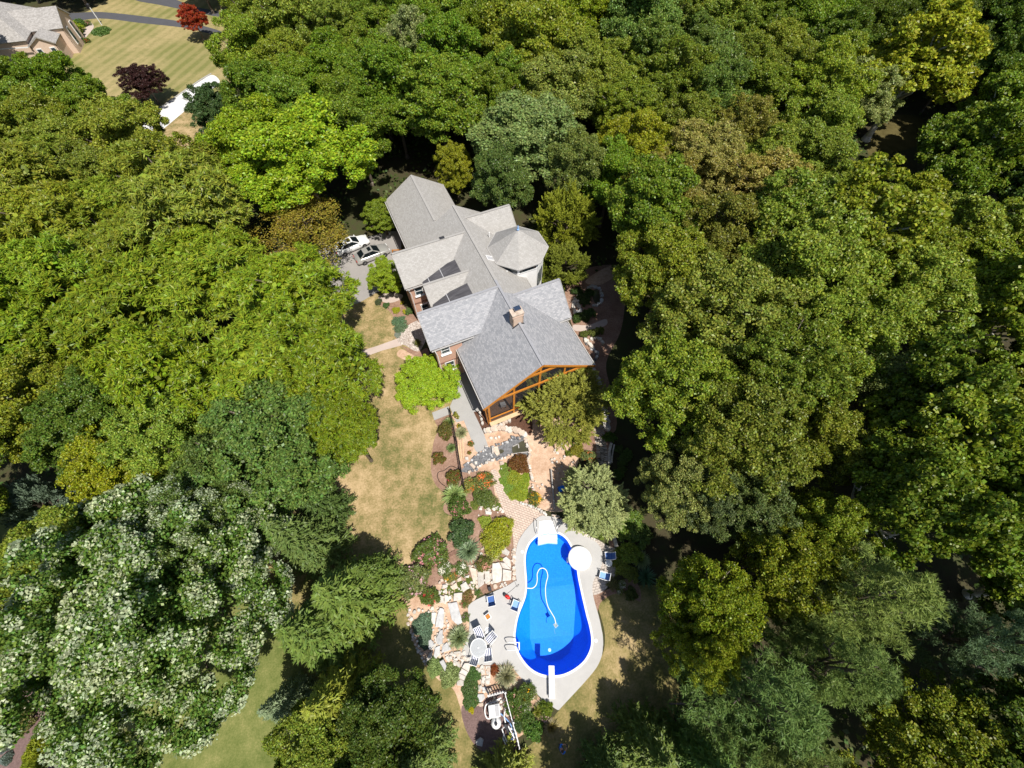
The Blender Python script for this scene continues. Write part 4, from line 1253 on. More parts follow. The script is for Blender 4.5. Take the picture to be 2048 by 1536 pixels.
# ------------------------------------------------------------------ the neighbour's house
na = R(16)
nc, ns = math.cos(na), math.sin(na)
nb = thing("neighbour_house", "neighbour's peach house with brown-grey hip roof beyond the dry lawn", "house", (-83.5, 98.4, 0), na)
def nr(pts, name="roof", mat="far_shingles", u=EX, th=.2, par=None):
    return MB().slab([Vector(p) for p in pts], th, u).build(name, mat, par or nb)
nr([(-9, -3.1, 4.0), (.3, -3.1, 4.0), (.3, 0, 6.2), (-9, 0, 6.2)])
nr([(-9, 0, 6.2), (.3, 0, 6.2), (.3, 3.1, 4.0), (-9, 3.1, 4.0)])
nr([(-22, -6.5, 4.0), (-5, -6.5, 4.0), (-10.5, 0, 8.4), (-17, 0, 8.4)])
nr([(-5, -6.5, 4.0), (-5, 6.5, 4.0), (-10.5, 0, 8.4)], u=EY)
nr([(-5, 6.5, 4.0), (-22, 6.5, 4.0), (-17, 0, 8.4), (-10.5, 0, 8.4)])
nr([(-5.5, -6.6, 3.2), (-3.2, -6.6, 4.4), (-3.2, -2.6, 4.4), (-5.5, -2.6, 3.2)], u=EY)
nr([(-3.2, -6.6, 4.4), (-.9, -6.6, 3.2), (-.9, -2.6, 3.2), (-3.2, -2.6, 4.4)], u=EY)
def nw(pts):
    return nr(pts, "wall", "peach_stucco")
nw([(0, -2.8, 0), (0, 2.8, 0), (0, 2.8, 4.0), (0, 0, 6.0), (0, -2.8, 4.0)])
nw([(-5.2, -2.8, 0), (-.01, -2.8, 0), (-.01, -2.8, 4.0), (-5.2, -2.8, 4.0)])
nw([(-21.6, -6.1, 0), (-5.4, -6.1, 0), (-5.4, -6.1, 4.0), (-21.6, -6.1, 4.0)])
nw([(-5.4, -6.09, 0), (-5.4, 6.1, 0), (-5.4, 6.1, 4.0), (-5.4, -6.09, 4.0)])
nw([(-5.2, -6.3, 0), (-1.2, -6.3, 0), (-1.2, -6.3, 3.2), (-3.2, -6.3, 4.3), (-5.2, -6.3, 3.2)])
nw([(-1.19, -6.3, 0), (-1.19, -2.8, 0), (-1.19, -2.8, 3.2), (-1.19, -6.3, 3.2)])
for y in (-1.2, 1.3):
    f = MB().box((.05, y, 2.2), (.12, .9, 2.6)).build("window", "white_trim", nb)
    MB().box((.12, y, 2.2), (.05, .66, 2.36)).build("pane", "window_glass", f)
for x in (-4.3, -2.1):
    f = MB().box((x, -6.36, 1.7), (.9, .12, 1.8)).build("window", "white_trim", nb)
    MB().box((x, -6.43, 1.7), (.66, .05, 1.56)).build("pane", "window_glass", f)
MB().box((-10.0, -3.0, 7.6), (.9, .9, 2.2)).build("chimney", "white_siding", nb)
MB().beam((-5.4, -6.75, 3.1), (-22, -6.65, 3.9), .12, .14).build("gutter", "white_trim", nb)
fp = N1(1740, 430)
lp_ = thing("lamp_post", "tall white lamp post in the neighbour's flower bed", "lamp post", (fp.x, fp.y, 0))
MB().tube([(0, 0, 0), (0, 0, 3.0)], .09, 8).build("post", "white_trim", lp_)
MB().lathe((0, 0, 3.0), [(.1, 0), (.2, .1), (.24, .42), (.12, .5), (.02, .62)], 8).build("lantern", "charcoal", lp_)
lawn("neighbour_walk", N1, [(1560, 390), (1600, 470), (1500, 600), (1420, 700), (1350, 830), (1290, 830), (1340, 690), (1430, 560), (1490, 420)], .012, "pink_concrete")

# ------------------------------------------------------------------ cars
def car(label, p, rz, paint):
    c_ = thing("car", label, "car", (p.x, p.y, .012), rz)
    L_, W_ = 4.55, 1.76
    st = [(-2.27, .42, .62, .74), (-2.18, .26, .92, .80), (-1.55, .22, 1.00, .86), (-.6, .2, .98, .88), (.7, .2, .95, .88), (1.05, .2, .93, .88), (1.75, .22, .82, .84), (2.15, .25, .70, .76), (2.27, .40, .56, .66)]
    mb = MB()
    ring = 10
    vs = []
    for x, zb, zt, hw in st:
        prof = [(hw * .86, zb), (hw * .98, zb + .12), (hw, (zb + zt) / 2), (hw * .95, zt - .06), (hw * .80, zt)]
        vs += [(x, -y, z) for y, z in prof] + [(x, y, z) for y, z in prof[::-1]]
    fs = []
    for i in range(len(st) - 1):
        for j in range(ring):
            fs.append((i * ring + j, i * ring + (j + 1) % ring, (i + 1) * ring + (j + 1) % ring, (i + 1) * ring + j))
    fs += [tuple(range(ring))[::-1], tuple((len(st) - 1) * ring + j for j in range(ring))]
    # camber the hood and boot with a centre line
    mb.add(vs, [f[::-1] for f in fs]).build("body", paint, c_, True)
    b4 = [(-1.62, .72, .96), (.98, .72, .93)]
    t4 = [(-1.0, .56, 1.40), (.22, .56, 1.42)]
    BL, BR_, FL, FR = Vector((-1.72, .70, .98)), Vector((-1.72, -.70, .98)), Vector((1.02, .72, .92)), Vector((1.02, -.72, .92))
    tBL, tBR, tFL, tFR = Vector((-1.05, .56, 1.40)), Vector((-1.05, -.56, 1.40)), Vector((.20, .57, 1.43)), Vector((.20, -.57, 1.43))
    def pane(nm, a, b, cc, dd, m="car_glass", th=.02):
        MB().slab([a, b, cc, dd], th).build(nm, m, c_)
    pane("windscreen", FR, FL, tFL, tFR)
    pane("rear_window", BL, BR_, tBR, tBL)
    pane("side_window", BR_ + Vector((.25, 0, 0)), FR, tFR, tBR)
    pane("side_window", FL, BL + Vector((.25, 0, 0)), tBL, tFL)
    up = Vector((0, 0, .03))
    MB().slab([tBR + up, tFR + up, tFL + up, tBL + up], .06).build("roof_panel", paint, c_)
    MB().slab([Vector((-.42, -.36, 1.462)), Vector((.02, -.36, 1.468)), Vector((.02, .36, 1.468)), Vector((-.42, .36, 1.462))], .02).build("sunroof", "car_glass", c_)
    for a, b in ((FR, tFR), (FL, tFL), (BR_, tBR), (BL, tBL)):
        MB().beam(a, b, .09, .09).build("pillar", paint, c_)
    for s_ in (-1, 1):
        MB().beam((-.42, s_ * .72, .96), (-.42, s_ * .57, 1.42), .08, .05).build("pillar", "charcoal", c_)
        MB().box((.85, s_ * .95, .98), (.14, .18, .12)).build("mirror", paint, c_)
        MB().box((2.17, s_ * .52, .60), (.14, .34, .14)).build("headlight", "lamp_clear", c_)
        MB().box((-2.24, s_ * .56, .76), (.08, .34, .15)).build("tail_light", "lamp_red", c_)
        for x in (-1.38, 1.38):
            tm_ = MB().lathe((0, 0, 0), [(.20, -.1), (.31, -.1), (.325, -.06), (.325, .06), (.31, .1), (.20, .1)], 20)
            w_ = tm_.build("wheel", "rubber", c_)
            w_.location = (x, s_ * .80, .325); w_.rotation_euler = (R(90), 0, 0)
            rm = MB().lathe((0, 0, 0), [(.02, -.07), (.2, -.09), (.21, 0), (.2, .09), (.02, .07)], 14)
            for k in range(5):
                a = k * 1.2566
                for zz in (-.095, .095):
                    rm.box((.1 * math.cos(a), .1 * math.sin(a), zz), (.19, .045, .03), a)
            rm.build("rim", "alloy", w_)
    MB().box((2.22, 0, .42), (.12, 1.3, .12)).build("bumper", paint, c_)
    MB().box((-2.2, 0, .5), (.16, 1.35, .2)).build("bumper", paint, c_)
    return c_
a, b = gp(714, 523, .3), gp(776, 498, .3)
car("silver sedan with sunroof parked on the grey driveway beside the garage", (a + b) / 2, math.atan2(b.y - a.y, b.x - a.x), "silver_paint")
a, b = gp(676, 505, .3), gp(733, 481, .3)
car("white car half hidden under the tree beside the silver sedan", (a + b) / 2, math.atan2(b.y - a.y, b.x - a.x), "white_paint")

# ------------------------------------------------------------------ pool furniture
def sling_chair(label, p, rz, sling, group="blue sling chairs around the pool"):
    c_ = thing("pool_chair", label, "chair", (p.x, p.y, .06), rz, group)
    MB().slab([Vector((-.27, -.26, .38)), Vector((.27, -.26, .38)), Vector((.27, .25, .34)), Vector((-.27, .25, .34))], .02).build("seat", sling, c_)
    MB().slab([Vector((-.27, .25, .34)), Vector((.27, .25, .34)), Vector((.27, .52, .92)), Vector((-.27, .52, .92))], .02).build("backrest", "blue_sling", c_)
    for s_ in (-1, 1):
        MB().tube(smooth_path([(s_ * .31, -.30, .02), (s_ * .31, -.32, .55), (s_ * .31, -.1, .60), (s_ * .31, .34, .58)], 3), .026, 6).build("arm_frame", "white_plastic", c_, True)
        MB().tube([(s_ * .29, .36, .02), (s_ * .29, .24, .36), (s_ * .29, .53, .95)], .024, 6).build("back_frame", "white_plastic", c_)
        MB().tube([(s_ * .29, -.28, .38), (s_ * .29, .26, .34)], .022, 6).build("side_rail", "white_plastic", c_)
    MB().tube([(-.29, .53, .95), (.29, .53, .95)], .024, 6).build("top_rail", "white_plastic", c_)
    MB().tube([(-.29, -.28, .38), (.29, -.28, .38)], .022, 6).build("front_rail", "white_plastic", c_)
    return c_
sling_chair("navy sling chair beside the small round table on the pavers", Q3(1605, 652, .3), R(-92), "blue_sling")
sling_chair("pale blue sling chair alone on the pavers facing the pool", Q3(1558, 818, .3), R(-107), "pale_blue_sling")
sling_chair("blue sling chair by the rock garden edge of the patio", Q3(607, 1022, .3), R(192), "blue_sling")
sling_chair("pale blue sling chair beside the red leaf blower at the pool edge", Q3(818, 1060, .3), R(160), "pale_blue_sling")
def round_table(name, label, p, r, h, cat="table", glass=False):
    t_ = thing(name, label, cat, (p.x, p.y, .06))
    if glass:
        MB().lathe((0, 0, h), [(r, 0), (r, .02)], 32).build("table_top", "table_glass", t_)
        n_ = 32
        MB().tube([(r * math.cos(2 * math.pi * k / n_), r * math.sin(2 * math.pi * k / n_), h + .01) for k in range(n_ + 1)], .035, 6).build("rim", "white_plastic", t_, True)
        MB().lathe((0, 0, h), [(.05, .03), (.06, .05), (.02, .06)], 12).build("umbrella_hole_cap", "white_plastic", t_)
        for k in range(4):
            a = R(45 + 90 * k)
            MB().tube(smooth_path([(r * .92 * math.cos(a), r * .92 * math.sin(a), h - .02), (r * .5 * math.cos(a), r * .5 * math.sin(a), h * .6), (r * .75 * math.cos(a), r * .75 * math.sin(a), 0)], 4), .028, 6).build("leg", "white_plastic", t_, True)
    else:
        MB().lathe((0, 0, 0), [(.03, h - .03), (r, h - .02), (r, h + .02), (.03, h + .02)], 24).build("table_top", "white_plastic", t_)
        for k in range(3):
            a = R(30 + 120 * k)
            MB().tube([(r * .2 * math.cos(a), r * .2 * math.sin(a), h - .02), (r * .8 * math.cos(a), r * .8 * math.sin(a), 0)], .02, 6).build("leg", "white_plastic", t_)
    return t_
round_table("side_table", "small round white side table between the paver-terrace chairs", Q3(1606, 712, .3), .30, .48)
round_table("patio_table", "round glass patio table with white rim among striped chairs", Q3(500, 1430, .55), .64, .70, glass=True)
def striped_chair(label, p, rz):
    c_ = thing("striped_chair", label, "chair", (p.x, p.y, .06), rz, "striped chairs around the patio table")
    def strap(nm, pts):
        m = MB()
        m.slab([Vector(q) for q in pts], .025, EX)
        m.build(nm, "striped_sling", c_)
    strap("seat", [(-.27, -.27, .42), (.27, -.27, .42), (.27, .25, .38), (-.27, .25, .38)])
    strap("backrest", [(-.27, .25, .38), (.27, .25, .38), (.27, .60, 1.0), (-.27, .60, 1.0)])
    for s_ in (-1, 1):
        MB().tube([(s_ * .30, .42, .0), (s_ * .30, .25, .38), (s_ * .30, .61, 1.02)], .026, 6).build("back_frame", "white_plastic", c_)
        MB().tube(smooth_path([(s_ * .33, -.30, 0), (s_ * .33, -.30, .60), (s_ * .33, -.05, .64), (s_ * .33, .38, .62)], 3), .026, 6).build("arm_frame", "white_plastic", c_, True)
    MB().tube([(-.30, .61, 1.02), (.30, .61, 1.02)], .026, 6).build("top_rail", "white_plastic", c_)
for (x, y), rz, lb in [((510, 1322), R(25), "striped chair tucked at the table, backed toward the big grass clump"), ((596, 1360), R(-45), "striped chair pulled away from the table beside the large white lid"),
                       ((578, 1468), R(188), "striped chair at the glass table on its pool ladder side"), ((475, 1500), R(165), "striped chair at the glass table next to the stone path")]:
    striped_chair(lb, Q3(x, y, .4), rz)
# little wooden side table
q = Q3(580, 1165, .2)
wt = thing("wooden_side_table", "low square white side table holding a brown tray on the patio", "table", (q.x, q.y, .06), R(35))
MB().box((0, 0, .38), (.46, .46, .04)).build("table_top", "white_plastic", wt)
for sx in (-.19, .19):
    for sy in (-.19, .19):
        MB().box((sx, sy, .18), (.04, .04, .36)).build("leg", "white_plastic", wt)
tr = thing("tray", "brown wooden tray on the low square table", "tray", (q.x, q.y, .461), R(35))
MB().box((0, -.02, .02), (.34, .30, .03)).build("base", "cedar", tr)
for a, s_ in (((0, .13, .05), (.34, .02, .05)), ((0, -.17, .05), (.34, .02, .05)), ((.16, -.02, .05), (.02, .3, .05)), ((-.16, -.02, .05), (.02, .3, .05))):
    MB().box(a, s_).build("edge", "cedar", tr)
# leaf blower with its lead
q = Q3(745, 998)
bl = thing("leaf_blower", "red leaf blower lying on the deck with a black lead", "leaf blower", (q.x, q.y, .06), R(-32))
MB().lathe((0, 0, 0), [(.10, -.22), (.15, -.1), (.16, .1), (.09, .24)], 12).build("motor_housing", "red_plastic", bl, True).rotation_euler = (R(90), 0, R(90))
bl.children[0].location = (0, 0, .16)
MB().tube([(.22, 0, .13), (.75, 0, .09)], .055, 8).build("nozzle", "charcoal", bl)
MB().lathe((-.28, .02, .02), [(.14, 0), (.15, .14), (.1, .24)], 10).build("fan_cover", "charcoal", bl)
MB().tube(smooth_path([(-.1, -.1, .26), (0, -.1, .36), (.14, -.05, .28)], 4), .022, 6).build("handle", "charcoal", bl)
pts = [Q3(*p, .075) for p in [(735, 975), (770, 950), (800, 925), (828, 900), (845, 890), (826, 912), (815, 880), (800, 855)]]
MB().tube([Matrix.Rotation(R(32), 3, 'Z') @ (p - Vector(bl.location)) for p in smooth_path(pts, 5)], .012, 5).build("lead", "charcoal", bl)
q = G1(1462, 1305)
sp = thing("garden_speaker", "small black garden speaker in the soil at the patio edge", "speaker", (q.x, q.y, .01), R(15))
MB().box((0, 0, .2), (.26, .32, .4)).build("cabinet", "charcoal", sp)
MB().box((0, -.165, .22), (.2, .02, .3)).build("grille", "black_metal", sp)

# ------------------------------------------------------------------ pool equipment pen
fa, fb, fc = G3(712, 448, .55), G3(940, 385, .55), G3(1135, 1085, .55)
fc2 = G3(1165, 1200, .5)
def picket_fence(label, a, b, h, gap=.22):
    f = thing("picket_fence", label, "fence", (a.x, a.y, .01))
    o_ = Vector((a.x, a.y, 0))
    a, b = Vector((a.x, a.y, 0)) - o_, Vector((b.x, b.y, 0)) - o_
    d_ = (b - a).normalized()
    ln = (b - a).length
    for z in (.3, h - .12):
        MB().beam(a + Vector((0, 0, z)), b + Vector((0, 0, z)), .05, .09).build("rail", "white_trim", f)
    k = int(ln / gap)
    me = MB().prism([(-.045, -.012), (.045, -.012), (.045, .012), (-.045, .012)], 0, h - .07)
    me.add([(-.045, 0, h - .07), (.045, 0, h - .07), (0, 0, h)], [(0, 1, 2)])
    me = me.mesh("picket", "white_trim")
    for i in range(k + 1):
        p = a + d_ * (ln * i / k) + Vector((d_.y, -d_.x, 0)) * .045
        o = link(bpy.data.objects.new("picket", me), f)
        o.location = p
        o.rotation_euler = (0, 0, math.atan2(d_.y, d_.x))
    for i in range(0, int(ln / 1.9) + 1):
        p = a + d_ * min(ln, i * 1.9)
        MB().box(p - Vector((d_.y, -d_.x, 0)) * .06 + Vector((0, 0, (h + .08) / 2)), (.1, .1, h + .08)).build("post", "white_trim", f)
picket_fence("short white picket fence across the path end of the equipment pen", fa, fb, 1.1, .20)
picket_fence("long white picket fence between the pool equipment and the rose bed", fb + Vector((.06, -.06, 0)), fc2, 1.1)
q = G3(800, 650)
ht_ = thing("pool_heater", "square grey-white pool heater with a curved pipe in the pen", "pool heater", (q.x, q.y, .012), R(8))
MB().prism([(-.42, -.40), (.42, -.40), (.42, .40), (-.42, .40)], 0, .78, .04).build("cabinet", "white_plastic", ht_)
MB().box((.22, 0, .80), (.30, .66, .05)).build("vent_grille", "grey_plastic", ht_)
for sy in (-.3, .3):
    for sx in (-.2, -.05):
        MB().box((sx, sy, .795), (.06, .03, .02)).build("slot", "charcoal", ht_)
MB().tube(smooth_path([(-.30, -.46, .3), (-.62, -.40, .32), (-.74, 0, .34), (-.62, .40, .36), (-.3, .5, .35), (.1, .56, .35), (.6, .7, .35)], 5), .05, 8).build("return_pipe", "white_plastic", ht_, True)
q = G3(825, 828)
fl = thing("sand_filter", "round white sand filter tank with a dark centre in the pen", "filter tank", (q.x, q.y, .012))
MB().lathe((0, 0, 0), [(.2, 0), (.33, .1), (.38, .3), (.38, .55), (.3, .76), (.14, .84)], 24).build("tank", "white_plastic", fl, True)
MB().lathe((0, 0, .83), [(.12, 0), (.12, .1), (.06, .14)], 14).build("valve", "charcoal", fl)
MB().tube([(0, .1, .9), (0, .3, .9)], .03, 6).build("valve_handle", "charcoal", fl)
q = G3(960, 880)
pm = thing("pool_pump", "pool pump with white manifold pipes beside the sand filter", "pump", (q.x, q.y, .012), R(-60))
MB().lathe((0, 0, 0), [(.12, 0), (.15, .05), (.15, .32), (.1, .36)], 14).build("strainer", "charcoal", pm)
MB().tube([(.12, 0, .2), (.62, 0, .2)], .12, 12).build("motor", "charcoal", pm)
for k, pp in enumerate([[(0, -.1, .3), (0, -.3, .5), (.4, -.35, .5), (.8, -.35, .5)], [(.1, .2, .05), (.1, .2, .6), (.5, .22, .62), (.9, .24, .6)], [(-.2, .1, .4), (-.6, .2, .45), (-.9, .5, .45)], [(.5, -.5, .05), (.5, -.5, .5), (.9, -.5, .52)]]):
    MB().tube(pp, .045, 8).build("pipe", "white_plastic", pm)
for p in [(.3, .3, .62), (.62, .24, .64), (.8, -.33, .54), (.4, -.35, .54), (.95, .1, .3), (.75, .45, .3)]:
    MB().lathe(p, [(.07, -.04), (.075, .04), (.04, .07)], 10).build("union", "white_plastic", pm)
q = G3(790, 530)
vm = thing("valve_manifold", "cluster of white valves and black caps behind the heater", "valve", (q.x, q.y, .012), R(14))
MB().tube([(-.35, 0, .35), (.35, 0, .35)], .05, 8).build("pipe", "white_plastic", vm)
for x in (-.25, -.05, .15):
    MB().tube([(x, 0, 0), (x, 0, .45)], .045, 8).build("riser", "white_plastic", vm)
    MB().lathe((x, .1, .35), [(.09, 0), (.1, .1), (.05, .16)], 10).build("cap", "charcoal", vm)
pts = [G3(*p, .08) for p in [(880, 705), (950, 770), (1020, 850), (1070, 950), (1090, 1050)]]
o0 = Vector((pts[0].x, pts[0].y, 0))
bh = thing("backwash_hose", "flat blue backwash hose running along the pen fence", "hose", o0)
MB().tube([p - o0 for p in smooth_path(pts, 5)], .05, 8).build("hose", "pale_blue_sling", bh, True)
pe = G3(1060, 1068, .1) - o0
MB().lathe((pe.x, pe.y, .02), [(.1, 0), (.14, .1), (.06, .16)], 12).build("hose_end", "blue_cloth", bh)

# ------------------------------------------------------------------ iron fence and loose garden things
fp = [gp(899, 818, 1.05), gp(911, 876, 1.05), gp(921, 939, 1.05), gp(928, 974, 1.05)]
fp = [Vector((p.x, p.y, 0)) for p in fp]
fo = fp[0].copy()
ir = thing("iron_fence", "black iron fence between the mulch bed and the concrete walk", "fence", fo)
for a, b in zip(fp[:-1], fp[1:]):
    a, b = a - fo, b - fo
    for z in (.12, 1.05):
        MB().beam(a + Vector((0, 0, z)), b + Vector((0, 0, z)), .07, .05).build("rail", "black_metal", ir)
    k = max(2, int((b - a).length / .18))
    pk = MB().tube([(0, 0, .05), (0, 0, 1.18)], .022, 5).mesh("bar", "black_metal")
    for i in range(k):
        o = link(bpy.data.objects.new("bar", pk), ir); o.location = a.lerp(b, (i + .5) / k)
for p in fp:
    MB().box(p - fo + Vector((0, 0, .65)), (.09, .09, 1.3)).build("post", "black_metal", ir)
pts = [G4(*p, .03) for p in [(500, 1010), (470, 940), (380, 895), (320, 885), (265, 920), (220, 955), (150, 970), (118, 1010), (125, 1080), (170, 1150), (240, 1200)]]
tag(MB().tube(smooth_path(pts, 6), .03, 6).build("garden_hose", "black_metal", None, True), "black garden hose looping over the mulch left of the iron fence", "hose")
for i, (a, b) in enumerate([((470, 510), (495, 780)), ((445, 560), (470, 800)), ((512, 480), (530, 760))]):
    A, Bq = G4(*a, .04), G4(*b, .04)
    tag(MB().beam(A + Vector((0, 0, .02)), Bq + Vector((0, 0, .02)), .09, .09).build("timber", "pale_timber"), ["yellow timber lying between its two neighbours beside the iron fence", "yellow timber lying closest to the iron fence", "yellow timber lying closest to the concrete walk"][i], "timber", "loose timbers by the iron fence")
A, Bq = G5(490, 935, .3), G5(545, 1560, .25)
tag(MB().tube([A, A.lerp(Bq, .5) + Vector((0, 0, .03)), Bq], .075, 8).build("long_pole", "grey_timber"), "long grey wooden pole lying across the sandy yard", "pole")
q = G5(645, 1265)
bb = thing("blue_bin", "dark blue bin in the shade of the pale juniper", "bin", (q.x, q.y, .01), R(20))
MB().prism([(-.24, -.2), (.24, -.2), (.28, .22), (-.28, .22)], 0, .55, .02).build("tub", "navy", bb)
MB().box((0, .01, .58), (.6, .5, .05)).build("lid", "blue_cloth", bb)
q = G4(425, 125)
pp = thing("flower_pot", "terracotta pot with a small yellow-green plant on the concrete walk", "flower pot", (q.x, q.y, .04))
MB().lathe((0, 0, 0), [(.14, 0), (.2, .3), (.22, .3), (.22, .35), (.17, .34)], 14).build("pot", "terracotta", pp)
fo_q, _ = broad_crown(301, .36, .25, .75, 16, 22, .13, (.5, 1.2), 4)
POT_PLANT = link(bpy.data.objects.new("foliage", quads_mesh("foliage", fo_q, "leaves")), pp)
POT_PLANT.color = (.28, .28, .05, 1)
# gate timber by the garage
A, Bq = gp(783, 500, .6), gp(806, 499, .6)
gt = thing("driveway_barrier", "low orange timber barrier between the car and the garage", "barrier", (A.x, A.y, .01))
MB().beam(Vector((0, 0, .55)), Vector((Bq.x - A.x, Bq.y - A.y, .55)), .08, .14).build("board", "cedar", gt)
for t_ in (.05, .95):
    MB().box(Vector(((Bq.x - A.x) * t_, (Bq.y - A.y) * t_, .31)), (.1, .1, .62)).build("post", "cedar", gt)

# ------------------------------------------------------------------ pond
liner_o = lawn("pond_bed", G4, [(490, 965), (560, 880), (640, 800), (740, 712), (850, 640), (1000, 580), (1100, 565), (1210, 490), (1300, 440), (1480, 420), (1545, 520), (1565, 640), (1545, 755), (1320, 702), (1240, 722), (1100, 762), (1000, 792), (880, 842), (780, 872), (705, 950), (600, 985)], .020, "pond_liner_old", 4)
lawn("pond_water", G4, [(1300, 575), (1390, 525), (1480, 485), (1520, 560), (1545, 660), (1420, 680), (1310, 690)], .05, "pond_water", 3)
lawn("stream_pool", G4, [(1095, 625), (1150, 630), (1165, 660), (1110, 690)], .045, "pond_water", 3)
for a, b in (((1390, 530), (1400, 600)), ((1310, 690), (1545, 660)), ((1300, 575), (1395, 530))):
    tag(MB().beam(G4(*a, .09), G4(*b, .09), .1, .06).build("pond_edging_board", "grey_timber"), "grey board laid across the square pond water", "board", "boards laid over the square pond")

# ------------------------------------------------------------------ person
q = gp(1122, 1497, .9)
per = thing("person", "person in a bright blue shirt standing on the shaded lawn below the pool", "person", (q.x, q.y, .004), R(115))
def skin_obj(name, verts, edges, mat, parent, sub=2):
    me = bpy.data.meshes.new(name)
    me.from_pydata([v[0] for v in verts], edges, [])
    o = link(bpy.data.objects.new(name, me), parent)
    md = o.modifiers.new("skin", 'SKIN')
    for i, v in enumerate(verts):
        s_ = me.skin_vertices[0].data[i]
        s_.radius = v[1] if isinstance(v[1], tuple) else (v[1], v[1])
    me.skin_vertices[0].data[0].use_root = True
    o.modifiers.new("subsurf", 'SUBSURF').levels = sub
    o.modifiers["subsurf"].render_levels = sub
    me.materials.append(M[mat])
    return o
# local frame: faces -y
bv = [((0, 0, .95), (.15, .11)), ((0, 0, 1.2), (.15, .105)), ((0, 0, 1.40), (.16, .10)), ((0, -.01, 1.50), .06), ((0, -.03, 1.62), (.075, .09)), ((0, -.03, 1.72), (.07, .085)),
      ((.19, 0, 1.42), .06), ((.26, -.08, 1.18), .048), ((.14, -.34, 1.12), .036), ((.07, -.42, 1.13), .03),
      ((-.19, 0, 1.42), .06), ((-.26, -.08, 1.18), .048), ((-.14, -.34, 1.12), .036), ((-.07, -.42, 1.13), .03),
      ((.10, 0, .88), .095), ((.11, -.01, .48), .062), ((.11, .02, .09), .042), ((.12, -.14, .04), .035),
      ((-.10, 0, .88), .095), ((-.11, -.01, .48), .062), ((-.11, .02, .09), .042), ((-.12, -.14, .04), .035)]
be = [(0, 1), (1, 2), (2, 3), (3, 4), (4, 5), (2, 6), (6, 7), (7, 8), (8, 9), (2, 10), (10, 11), (11, 12), (12, 13), (0, 14), (14, 15), (15, 16), (16, 17), (0, 18), (18, 19), (19, 20), (20, 21)]
skin_obj("body", bv, be, "skin", per)
g_ = lambda r, k: tuple(x * k for x in r) if isinstance(r, tuple) else r * k
skin_obj("shirt", [(bv[i][0], g_(bv[i][1], 1.22)) for i in (0, 1, 2, 6, 7)] + [((.20, -.22, 1.15), .055)] + [(bv[i][0], g_(bv[i][1], 1.22)) for i in (10, 11)] + [((-.20, -.22, 1.15), .055)],
         [(0, 1), (1, 2), (2, 3), (3, 4), (4, 5), (2, 6), (6, 7), (7, 8)], "blue_cloth", per)
skin_obj("trousers", [(bv[0][0], (.16, .12))] + [(bv[i][0], g_(bv[i][1], 1.2)) for i in (14, 15, 16, 18, 19, 20)], [(0, 1), (1, 2), (2, 3), (0, 4), (4, 5), (5, 6)], "jeans", per)
MB().lathe((0, -.015, 1.68), [(.092, 0), (.098, .05), (.085, .1), (.05, .135), (.01, .145)], 14).build("hair", "hair", per, True)
for s_ in (-1, 1):
    for k in range(4):
        MB().tube([(s_ * (.07 - .0 * k), -.42, 1.15 - .02 * k), (s_ * .05, -.475, 1.15 - .02 * k), (s_ * .02, -.48, 1.15 - .02 * k)], .009, 5).build("finger", "skin", per)
    MB().tube([(s_ * .07, -.41, 1.16), (s_ * .05, -.44, 1.19)], .011, 5).build("thumb", "skin", per)
rc = thing("remote_controller", "dark remote controller held by the person in blue", "controller", (q.x, q.y, 1.07), R(115))
MB().box((0, -.46, .07), (.2, .12, .05)).build("case", "charcoal", rc)
for s_ in (-.06, .06):
    MB().tube([(s_, -.45, .09), (s_, -.45, .13)], .01, 5).build("stick", "grey_plastic", rc)

# ------------------------------------------------------------------ stones
srng = random.Random(21)
def jitter_outline(c, r, n=7, sq=1.0, rng=srng):
    a0 = rng.uniform(0, 6.28)
    ang = rng.uniform(0, 3.14)
    pts = []
    for k in range(n):
        a = a0 + 6.283 * (k + rng.uniform(-.28, .28)) / n
        q = Vector((math.cos(a) * r * rng.uniform(.8, 1.12), math.sin(a) * r * sq * rng.uniform(.8, 1.12), 0))
        pts.append(Vector(c) + Matrix.Rotation(ang, 3, 'Z') @ q)
    return pts
def stone(pts, h, mat, parent, z=0.0, name="stone"):
    c = sum((Vector(p) for p in pts), Vector()) / len(pts)
    rs = []
    for i in range(len(pts)):
        a, b = Vector(pts[i]), Vector(pts[(i + 1) % len(pts)])
        rs.append(a)
        mid = a.lerp(b, srng.uniform(.4, .6))
        rs.append(mid + (mid - c) * srng.uniform(-.05, .06))
    mb = MB().prism([p - c for p in rs], 0, h, min(.035, h * .4))
    o = mb.build(name, mat)
    o.location = (c.x, c.y, z)
    o.rotation_euler = (R(srng.uniform(-2, 2)), R(srng.uniform(-2, 2)), 0)
    o.parent = parent
    return o
obj = bpy.data.objects
rb, lb_, pg = obj["rock_bed"], obj["lower_rock_bed"], obj["pond_garden_soil"]
